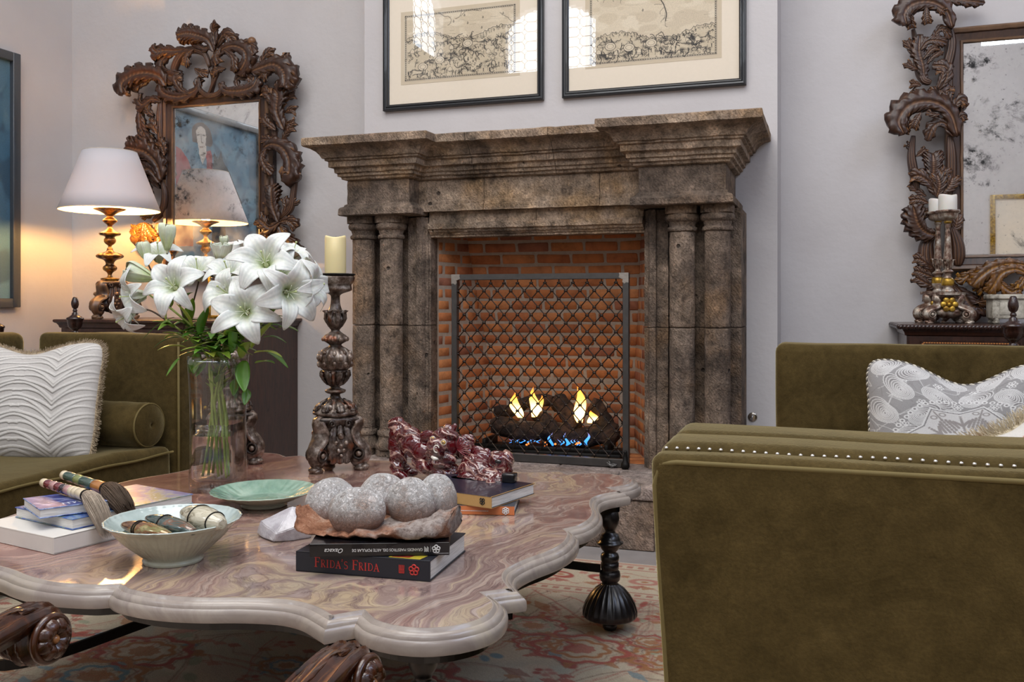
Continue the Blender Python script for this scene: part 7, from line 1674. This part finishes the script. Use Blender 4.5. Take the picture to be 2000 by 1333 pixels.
b.grid([vring(f*.985, TZ+.0006+z) for f, z in wl], False, True, flip=True); n_ = len(b.v); b.f += [list(range(64)), list(range(n_-64, n_))[::-1]]; b.sm += [False]*2; b.mi += [0]*2
w_ = b.build('water', 'water', vase); bm = bmesh.new(); bm.from_mesh(w_.data); bmesh.ops.recalc_face_normals(bm, faces=bm.faces); bm.to_mesh(w_.data); bm.free()
attr_mat('petal', .5, .1, 60, sss=.12, ssss=.006)
t = NT('petal_green'); v = t.coord(); f = t.noise(v, 20, 4); t.set(color=t.ramp(f, [(.3, 'bcc98f'), (.6, 'dfe3c4'), (.8, 'e9ead8')]), rough=.5, sss=.2, ssss=.01)
t = NT('lily_leaf'); v = t.coord(); oi = t.n('ShaderNodeObjectInfo'); f = t.noise(v, 25, 4); cc = t.ramp(oi.outputs['Random'], [(0, '3f6f20'), (.4, '5c8e2c'), (.75, '7da438'), (1, 'aab84c')]); cc = t.mix(.5, cc, t.ramp(f, [(.3, (.6, .65, .5)), (.7, (1.2, 1.2, 1.1))]), 'MULTIPLY'); t.set(color=cc, rough=.4, coat=.2, sss=.1, ssss=.005)
t = NT('lily_stem'); v = t.coord(); f = t.noise(v, 20, 4); t.set(color=t.ramp(f, [(.3, '6f8436'), (.55, '97a850'), (.75, 'b3bb68')]), rough=.5)
simple('pistil', 'b9c58a', .5); simple('stamen', 'e8ead8', .5); simple('anther', '8c7a44', .7); simple('stem_dark', '4b3a2a', .6)
FL_ROOT = None
def petal_mesh(A, Rd, c, L, W, rec, twist=0, cup=0):
    """one lily petal: A flower axis, Rd radial direction"""
    n, m = 16, 11; S_ = A.cross(Rd).normalized(); G = []
    for i in range(n):
        u = i/(n-1); ax = L*(.74*math.sin(min(1, u*1.2)*PI*.5)*(1+cup*.3)-rec*1.25*max(0, u-.45)**1.8); rd = L*(.05+(.08+.80*(1-cup))*u**1.7+.06*math.sin(u*PI)+.04*u+cup*.16*math.sin(u*PI)); p = c+A*ax+Rd*rd
        w = W*.5*(math.sin(PI*min(1, .10+u*.87))**.75)*(1 if u < .97 else .5); row = []
        for j in range(m):
            q = -1+2*j/(m-1); tr_ = -.25*w*(abs(q)**1.5)*(1-u*.6)+.10*w*math.exp(-(q/.16)**2)*(1-u*.5)+.05*w*math.sin(u*16+q*3+L*900)*abs(q)**2
            row.append(p+S_*(q*w)+(A*.8-Rd*.4)*(-tr_)*1.0+S_*twist*u*u*L)
        G.append(row)
    return G
def lily(par, c, A, L, kind='open', seed=0, name='flower', rec=1.0):
    A = Vector(A).normalized(); rn = random.Random(seed); U = A.cross(V(0, 0, 1) if abs(A.z) < .9 else V(1, 0, 0)).normalized(); W_ = A.cross(U); c = Vector(c)
    fl_ = MB()
    fl_.lathe([(.003, -.01), (.0045, 0), (.008, L*.12), (.002, L*.16)], 12, c, M=Matrix((U, W_, A)).transposed())
    root = fl_.build(name, 'petal_green', par)
    for k in range(6):
        a = 2*PI*k/6+rn.uniform(-.12, .12)+seed; Rd = (U*math.cos(a)+W_*math.sin(a)).normalized(); inner = k % 2 == 0
        cup = 0 if kind == 'open' else (.80 if kind == 'half' else 1.08)
        G = petal_mesh(A, Rd, c-A*L*.02, L*rn.uniform(.92, 1.08)*(1.35 if kind == 'bud' else 1.15 if kind == 'half' else 1), L*(.64 if inner else .48)*(1 if kind == 'open' else .8 if kind == 'half' else .95), (rec*rn.uniform(.75, 1.25) if kind == 'open' else (.25 if kind == 'half' else -.1)), rn.uniform(-.12, .12), cup)
        b = MB(); b.grid(G); cc_ = []
        W1, W2, G1_ = col('d3d6d2'), col('e4e5e0'), (col('b9c77c') if kind != 'bud' else col('c3cf94'))
        for i_ in range(len(G)):
            for j_ in range(len(G[0])):
                u_, q_ = i_/(len(G)-1), abs(-1+2*j_/(len(G[0])-1)); g_ = max(0, 1-u_/.42)**1.2*(.9-.5*q_)+(.28*(1-q_)**3*(1-u_)); g_ = min(1, g_+(.45 if kind == 'bud' else .18 if kind == 'half' else 0)); vn = .5+.5*math.cos(q_*16)
                cc_.append([(W1[m_]*(1-vn)+W2[m_]*vn)*(1-g_)+G1_[m_]*g_ for m_ in range(3)]+[1])
        b.c = np.array(cc_, np.float32); solidify(b.build('petal', 'petal', root), .0011, 0)
    if kind == 'open':
        b = MB(); b.tube(spline([c, c+A*L*.45, c+A*L*.82+V(0, 0, .004)], 10), .0017, 6); b.ell(c+A*L*.83+V(0, 0, .004), .0036, 8, 6); b.build('pistil', 'pistil', root)
        for k in range(6):
            a = 2*PI*(k+.5)/6+seed; Rd = U*math.cos(a)+W_*math.sin(a); e = c+A*L*.62+Rd*L*.20; b = MB(); b.tube(spline([c, c+A*L*.36+Rd*L*.04, e], 8), .0009, 5); b.build('stamen', 'stamen', root)
    return root
def leaf_blade(par, base, d, L, W, droop, seed=0, up=V(0, 0, 1)):
    rn = random.Random(seed); d = Vector(d).normalized(); S_ = d.cross(up); S_ = S_.normalized() if S_.length > .1 else V(1, 0, 0); N = S_.cross(d); G = []; n, m = 14, 7
    for i in range(n):
        u = i/(n-1); p = Vector(base)+d*L*u+V(0, 0, -droop*L*u*u)+S_*L*.06*math.sin(u*3+seed); w = W*.5*math.sin(PI*(.06+.93*u**.85))**.8
        G.append([p+S_*q*w+N*abs(q)*w*.28 for q in [-1+2*j/(m-1) for j in range(m)]])
    b = MB(); b.grid(G); return solidify(b.build('leaf', 'lily_leaf', par), .0008, 0)
def stem(par, pts, r=.0042): b = MB(); b.tube(spline([Vector(p) for p in pts], 26), [r*1.1, r, r*.8], 9); return b.build('stem', 'lily_stem', par)
vb = V(vx, vy, TZ+.040); rim = V(vx, vy, TZ+vh)
def F(px, py, dy=0): return at(px, py, vy+dy)
toCam = V(vx, vy, .9-1.1).normalized()*-1
def dirv(px, py, fwd):           # direction given as picture offset (right, up) and how far towards the viewer
    rt = V(cs, sn, 0); return rt*px+V(0, 0, 1)*py+V(sn, -cs, 0)*fwd
stems = []
def spray(label, basexy, rimxy, blooms, leaves, top, seed):
    root = empty('lily_stem', (vx, vy, TZ+.036), label, 'flower', 'white lilies in the glass vase'); rn = random.Random(seed)
    b0 = V(vx+basexy[0], vy+basexy[1], TZ+.040); r0 = V(vx+rimxy[0], vy+rimxy[1], TZ+vh+.0); mid = (b0+r0)/2
    P = [b0, b0.lerp(r0, .5), r0, Vector(top)]; stem(root, P)
    for i, (c, A, L, kind, rec) in enumerate(blooms):
        A = Vector(A).normalized(); e = Vector(c)-A*.008
        s0 = r0.lerp(Vector(top), .55+.4*rn.random()) if i else Vector(top); b = MB(); b.tube(spline([s0, s0.lerp(e, .6)-A*.012, e], 14), [.0032, .0026, .0026], 8); b.build('flower_stalk', 'stem_dark' if i % 2 else 'lily_stem', root)
        lily(root, c, A, L, kind, seed*1.3+i, 'flower' if kind != 'bud' else 'bud', rec)
    for i, (px, py, dx, dz, fw, L, W, dr) in enumerate(leaves): leaf_blade(root, F(px, py, rn.uniform(-.03, .03)), dirv(dx, dz, fw), L*1.12, W*1.45, dr, seed*10+i)
    for i in range(11):
        u = rn.uniform(.0, .8); p = r0.lerp(Vector(top), u); a = rn.uniform(0, 6.28); leaf_blade(root, p, (math.cos(a), math.sin(a), .5), rn.uniform(.07, .12), rn.uniform(.026, .040), rn.uniform(.1, .5), seed*20+i)
    return root
Lf = .098
spray('lily stem at upper left, a large open bloom under a tall closed bud', (-.035, -.015), (.0, .0), [
    (F(346, 566, -.06), dirv(-.05, .35, 1), Lf*1.08, 'open', 1.0), (F(326, 489, .0), dirv(.02, 1, .05), .062, 'bud', 1), (F(311, 512, .03), dirv(.1, .8, .5), Lf*.85, 'open', .8), (F(288, 512, -.02), dirv(-.25, 1, .1), .050, 'bud', 1)],
    [(375, 640, -.35, .9, .3, .10, .022, .2), (365, 680, -.9, .35, .4, .085, .026, .4), (385, 690, .1, -.9, .6, .07, .026, .0), (350, 660, -1, .1, .3, .07, .022, .5), (370, 640, .2, 1, .5, .11, .024, .1), (352, 700, -.5, -.7, .4, .06, .02, .1)], F(320, 590, -.02), 1)
spray('lily stem drooping at far left with a bloom hanging towards the sofa', (.01, -.02), (-.02, -.03), [
    (F(285, 575, -.05), dirv(-.75, -.15, .6), Lf*1.0, 'open', .9), (F(262, 606, -.07), dirv(-.55, -.55, .45), Lf*.85, 'open', 1.2), (F(304, 545, -.03), dirv(-1, .35, .2), .072, 'bud', 1), (F(388, 545, .02), dirv(.1, .75, .6), Lf*.95, 'open', .9)],
    [(395, 655, .2, 1, .3, .11, .022, .2), (340, 620, -.9, -.3, .2, .09, .012, .4), (400, 700, -.2, -.9, .8, .07, .02, .0), (330, 600, -.2, .9, .5, .07, .03, .3), (355, 585, .7, .5, .4, .06, .012, .2), (410, 660, .9, .4, .3, .12, .03, .5)], F(318, 620, -.02), 2)
spray('lily stem with the biggest bloom low in the centre facing the viewer', (.0, .01), (.0, -.04), [
    (F(484, 612, -.09), dirv(.05, .15, 1), Lf*1.15, 'open', .9), (F(456, 580, -.05), dirv(-.35, .35, .9), Lf*1.0, 'open', 1.1), (F(452, 548, .0), dirv(-.1, .7, .6), Lf*.9, 'open', .7)],
    [(445, 720, -.45, 1, .5, .10, .026, .2), (470, 700, .5, .8, .5, .11, .028, .3), (480, 705, .1, -1, .6, .10, .032, .0), (500, 690, .9, .3, .4, .09, .022, .4), (455, 690, .0, 1, .4, .11, .022, .1), (505, 640, .7, .9, .2, .11, .03, .2), (430, 700, -.9, .1, .6, .08, .024, .5), (440, 665, .9, .1, .5, .09, .02, .5)], F(470, 625, -.02), 3)
spray('lily stem with an upright bloom at top centre and a green bud', (.045, .0), (.0, .01), [
    (F(522, 522, -.04), dirv(.05, .4, .9), Lf*1.2, 'open', .8), (F(432, 522, .02), dirv(.1, .95, .3), Lf*.80, 'half', .5), (F(488, 508, .06), dirv(.1, 1, .1), Lf*.85, 'open', .5), (F(437, 486, .06), dirv(.05, 1, .1), .030, 'bud', 1)],
    [(520, 600, .6, .7, .4, .09, .036, .3), (505, 590, .5, 1, .3, .07, .03, .1), (470, 665, .2, 1, .3, .09, .02, .2), (520, 690, .9, -.1, .4, .08, .024, .4), (515, 660, 1, .3, .1, .07, .022, .5), (465, 740, -.1, -1, .8, .06, .022, .0), (515, 640, 1, .5, .1, .06, .02, .4)], F(508, 575, .0), 4)
spray('lily stem leaning right with blooms turned towards the candlestick', (.03, .03), (.01, .0), [
    (F(556, 570, -.04), dirv(.55, -.05, .8), Lf*1.15, 'open', .8), (F(588, 560, .0), dirv(1, .05, .25), Lf*.95, 'open', 1.0), (F(566, 512, .07), dirv(.35, .85, .2), Lf*.8, 'open', .9), (F(548, 545, .03), dirv(.2, .5, .8), Lf*1.0, 'open', .7), (F(582, 530, .04), dirv(.8, .5, .3), .05, 'half', 1)],
    [(540, 605, .8, .2, .5, .08, .036, .4), (545, 640, .9, .2, .2, .06, .02, .4), (495, 680, .6, 1, .2, .12, .03, .2), (500, 710, .8, .3, .4, .07, .022, .3), (480, 760, .1, -1, .5, .05, .02, .0), (540, 600, -.2, .9, .4, .06, .026, .2)], F(535, 600, .02), 5)
for k, (bx, by, rx_, ry_) in enumerate(((-.040, .01, .02, .02), (.045, -.02, -.02, .0), (-.045, -.03, .03, -.01), (.01, .03, -.02, .02))):
    root = empty('lily_stem', (vx, vy, TZ+.036), ('leafy stem without a bloom in the vase, its cut end at the left', 'leafy stem without a bloom in the vase, its cut end at the right', 'leafy stem without a bloom in the vase, its cut end at front left', 'leafy stem without a bloom at the back of the vase')[k], 'flower', 'white lilies in the glass vase')
    b0 = V(vx+bx, vy+by, TZ+.040); e = V(vx+rx_, vy+ry_, TZ+vh+.05); stem(root, [b0, b0.lerp(e, .5), e], .0038)
    for j in range(13):
        a = k*1.7+j*1.05; p = b0.lerp(e, .62+.034*j); p.z = max(p.z, zw+.03); dd = V(math.cos(a), math.sin(a), 1.1 if p.z < rim.z else .45); leaf_blade(root, p, dd, .050 if p.z < rim.z-.01 else .125, .018 if p.z < rim.z-.01 else .034, .1 if p.z < rim.z else .45, k*9+j)
# ================================================================ RED GLAZED CERAMIC BEASTS
t = NT('red_glaze'); a = t.n('ShaderNodeAttribute'); a.attribute_name = 'Col'; v = t.coord(); f = t.noise(v, 60, 4)
t.set(color=t.mix(1.0, a.outputs[0], t.ramp(f, [(.3, (.7, .7, .7)), (.7, (1.15, 1.15, 1.15))]), 'MULTIPLY'), rough=.1, coat=1, coatr=.03, spec=.6)
simple('red_rib', '7a1a25', .1, coat=1); simple('glaze_yellow', 'c9a04a', .12, coat=1); simple('glaze_white', 'd9d2c4', .15, coat=1); simple('glaze_black', '140a0a', .1, coat=1)
def beast(name, blobs, label, seed, voxel=.0022, swirl=1.0, zmin=TZ+.0008):
    b = MB()
    for (X, Y_, rx, rz, dy, ry, rot) in blobs:
        px, py = 760+X/6.06, 800+Y_/6.06; yy = 2.76+dy; k = pscale(px, yy)*1.0; c = at(px, py, yy); rx, rz = rx*1.22, rz*1.22; M = Matrix.Rotation(R(rot), 3, 'Y')
        b.ell(c, (rx/6.06/k, (ry or rx*.8)/6.06/k, rz/6.06/k), 20, 14, M=M)
    me = bpy.data.meshes.new('tmp'); me.from_pydata(b.v, [], b.f); o = bpy.data.objects.new('tmp', me); COL.objects.link(o)
    m = o.modifiers.new('r', 'REMESH'); m.mode = 'VOXEL'; m.voxel_size = voxel; s_ = o.modifiers.new('s', 'SMOOTH'); s_.iterations = 2; s_.factor = .5
    dg = bpy.context.evaluated_depsgraph_get(); m2 = bpy.data.meshes.new_from_object(o.evaluated_get(dg)); bpy.data.objects.remove(o)
    n = len(m2.vertices);  cols = np.ones((n, 4), np.float32); red = np.array(col('560a14')); dk = np.array(col('2a0509')); cr = np.array(col('c9a493'))
    nrm = [v_.normal.copy() for v_ in m2.vertices]
    for i, vt in enumerate(m2.vertices):
        p = vt.co.copy(); nv = noise.noise_vector(p*24+V(seed, 0, 0)); w = (p.x*.6+p.z*1.0+p.y*.4)*170*swirl+nv.x*6.5+nv.y*3; st = math.sin(w); mk = noise.noise(p*20+V(9, seed, 2)); amp = .0020 if mk > -.22 else .0003
        h = amp*(abs(st)**.6*(1 if st > 0 else -.35)); curl_ = max(0, .22-abs(noise.noise(p*55+V(1, 2, seed))))*.010*(1 if mk > -.1 else .2); vt.co = p+nrm[i]*(h+curl_*.6); 
        if vt.co.z < zmin: vt.co.z = zmin
        k_ = max(0, (st-.78)/.22) if mk > -.22 else 0; k_ = max(k_, (curl_-.0017)/.0006 if curl_ > .0017 else 0); k_ = min(1, k_)*.75; lo_ = max(0, -st)*.6 if mk > -.22 else 0
        cols[i, :3] = (red*(1-lo_)+dk*lo_)*(1-k_)+cr*k_
    ca = m2.color_attributes.new('Col', 'FLOAT_COLOR', 'POINT'); ca.data.foreach_set('color', cols.ravel()); m2.polygons.foreach_set('use_smooth', [True]*len(m2.polygons)); m2.materials.clear(); m2.materials.append(MATS['red_glaze']); m2.name = name
    root = empty(name, (0, 0, 0), label, 'figurine', 'red glazed ceramic beasts'); ob = link('body', m2, root); return root
def Z6(X, Y_, dy): return at(760+X/6.06, 800+Y_/6.06, 2.76+dy)
s6 = 1/6.06/600
B1 = beast('ceramic_beast', [
 (75, 190, 75, 80, .10, 70, 0), (120, 140, 55, 45, .10, 50, 20), (150, 300, 130, 130, .09, 110, 0), (110, 420, 105, 150, .09, 100, 0), (240, 330, 130, 110, .07, 110, 0), (300, 430, 130, 120, .05, 110, 0), (110, 570, 90, 110, .08, 80, 0),
 (90, 680, 68, 90, .07, 60, 0), (130, 790, 100, 55, .05, 60, 15), (230, 840, 70, 30, .03, 50, 0), (260, 740, 75, 40, .10, 50, 10), (190, 700, 60, 50, .10, 45, 0), (400, 520, 110, 110, .03, 100, 0), (360, 620, 80, 60, .03, 60, 0),
 (650, 420, 165, 150, -.02, 140, 0), (560, 450, 100, 90, -.08, 80, 0), (500, 520, 60, 50, -.06, 60, 0), (680, 300, 130, 60, -.03, 90, 8), (640, 570, 140, 60, -.05, 90, 10), (600, 640, 130, 50, -.05, 80, 5), (450, 310, 80, 55, .02, 40, -15), (420, 350, 50, 50, .03, 40, 0),
 (720, 250, 80, 45, .02, 40, 35), (770, 215, 30, 45, .02, 25, 20), (760, 350, 60, 80, .0, 50, 0), (850, 450, 90, 110, .0, 35, -20), (920, 400, 80, 90, .01, 28, -30), (960, 350, 42, 50, .02, 22, -30), (900, 520, 70, 60, .0, 30, -10),
 (560, 690, 190, 70, -.03, 110, 0), (400, 690, 75, 60, -.06, 70, 0), (380, 640, 50, 40, -.05, 50, 0), (700, 740, 140, 90, -.02, 110, 0), (640, 760, 120, 60, -.04, 90, 0), (500, 740, 90, 40, -.03, 70, 0), (780, 820, 130, 70, -.03, 110, 0)],
 'crouching dark red glazed beast with fan ears and gold eyes, behind the fossil eggs', 1.0)
o1 = ORG['ceramic_beast'] if 'ceramic_beast' in ORG else None
for (X, Y_, dy, r, mt, nm) in ((645, 392, -.100, 24, 'glaze_yellow', 'eye'), (520, 345, -.075, 20, 'glaze_yellow', 'eye')):
    c = Z6(X, Y_, dy); MB().ell(c, r/6.06/600, 14, 10).build(nm, mt, B1); MB().ell(c+V(.0, -r/6.06/600*.75, .0), r/6.06/600*.42, 10, 8).build('pupil', 'glaze_black', B1)
    MB().tube([c+V(math.cos(q)*r*1.35/6.06/600, -.001, math.sin(q)*r*1.2/6.06/600) for q in [2*PI*m_/18 for m_ in range(18)]], .0016, 6, closed=True).build('eye_rim', 'glaze_white', B1)
for (X, Y_, dy) in ((560, 470, -.125),):
    c = Z6(X, Y_, dy); MB().tube([c+V(math.cos(q)*.009, 0, math.sin(q)*.011) for q in [PI*.1+1.5*PI*m_/18 for m_ in range(19)]], .0022, 6).build('nostril_curl', 'glaze_white', B1)
c0, c1_ = Z6(500, 560, -.125), Z6(580, 590, -.125); MB().tube([c0, c0.lerp(c1_, .5)+V(0, 0, -.003), c1_], [.004, .007, .003], 8).build('teeth', 'glaze_white', B1)
for j in range(9):
    a = R(-35+j*14); b0 = Z6(800, 470, -.035); e = b0+V(math.cos(a)*.047, -.002, math.sin(a)*.040); MB().tube(spline([b0, b0.lerp(e, .5)+V(0, -.006, 0), e], 8), [.002, .0022, .0012], 6).build('ear_rib', 'red_rib', B1) if 'red_rib' in MATS else None
B2 = beast('ceramic_beast', [
 (1050, 760, 210, 140, -.06, 150, 5), (1180, 830, 150, 110, -.08, 130, 0), (950, 830, 130, 90, -.08, 110, 0), (880, 890, 130, 50, -.10, 90, 0), (1000, 640, 130, 90, -.04, 110, 0), (1100, 600, 110, 100, -.03, 60, 10), (1060, 520, 90, 70, -.02, 30, 20), (1150, 530, 60, 60, -.02, 28, -10), (1330, 640, 110, 110, -.05, 100, 0), (1390, 600, 70, 90, -.04, 70, 0), (1280, 600, 80, 70, -.06, 80, 0), (1275, 520, 60, 28, -.04, 30, -10), (1380, 530, 35, 40, -.03, 30, 0), (1350, 730, 100, 80, -.05, 90, 0), (1200, 890, 50, 55, -.14, 50, 0), (1290, 840, 80, 60, -.10, 70, 0), (1100, 880, 160, 55, -.11, 90, 0), (1430, 620, 40, 60, -.03, 50, 0)],
 'dark red glazed beast lying on the gold-spined book, right of the crouching one', 5.0, zmin=TZ+.060)
for c_, r_ in ((Z6(1290, 620, -.135), 42),):
    MB().ell(c_, (r_/6.06/600, r_/6.06/600*.5, r_/6.06/600*.6), 12, 8).build('mouth', 'glaze_black', B2)
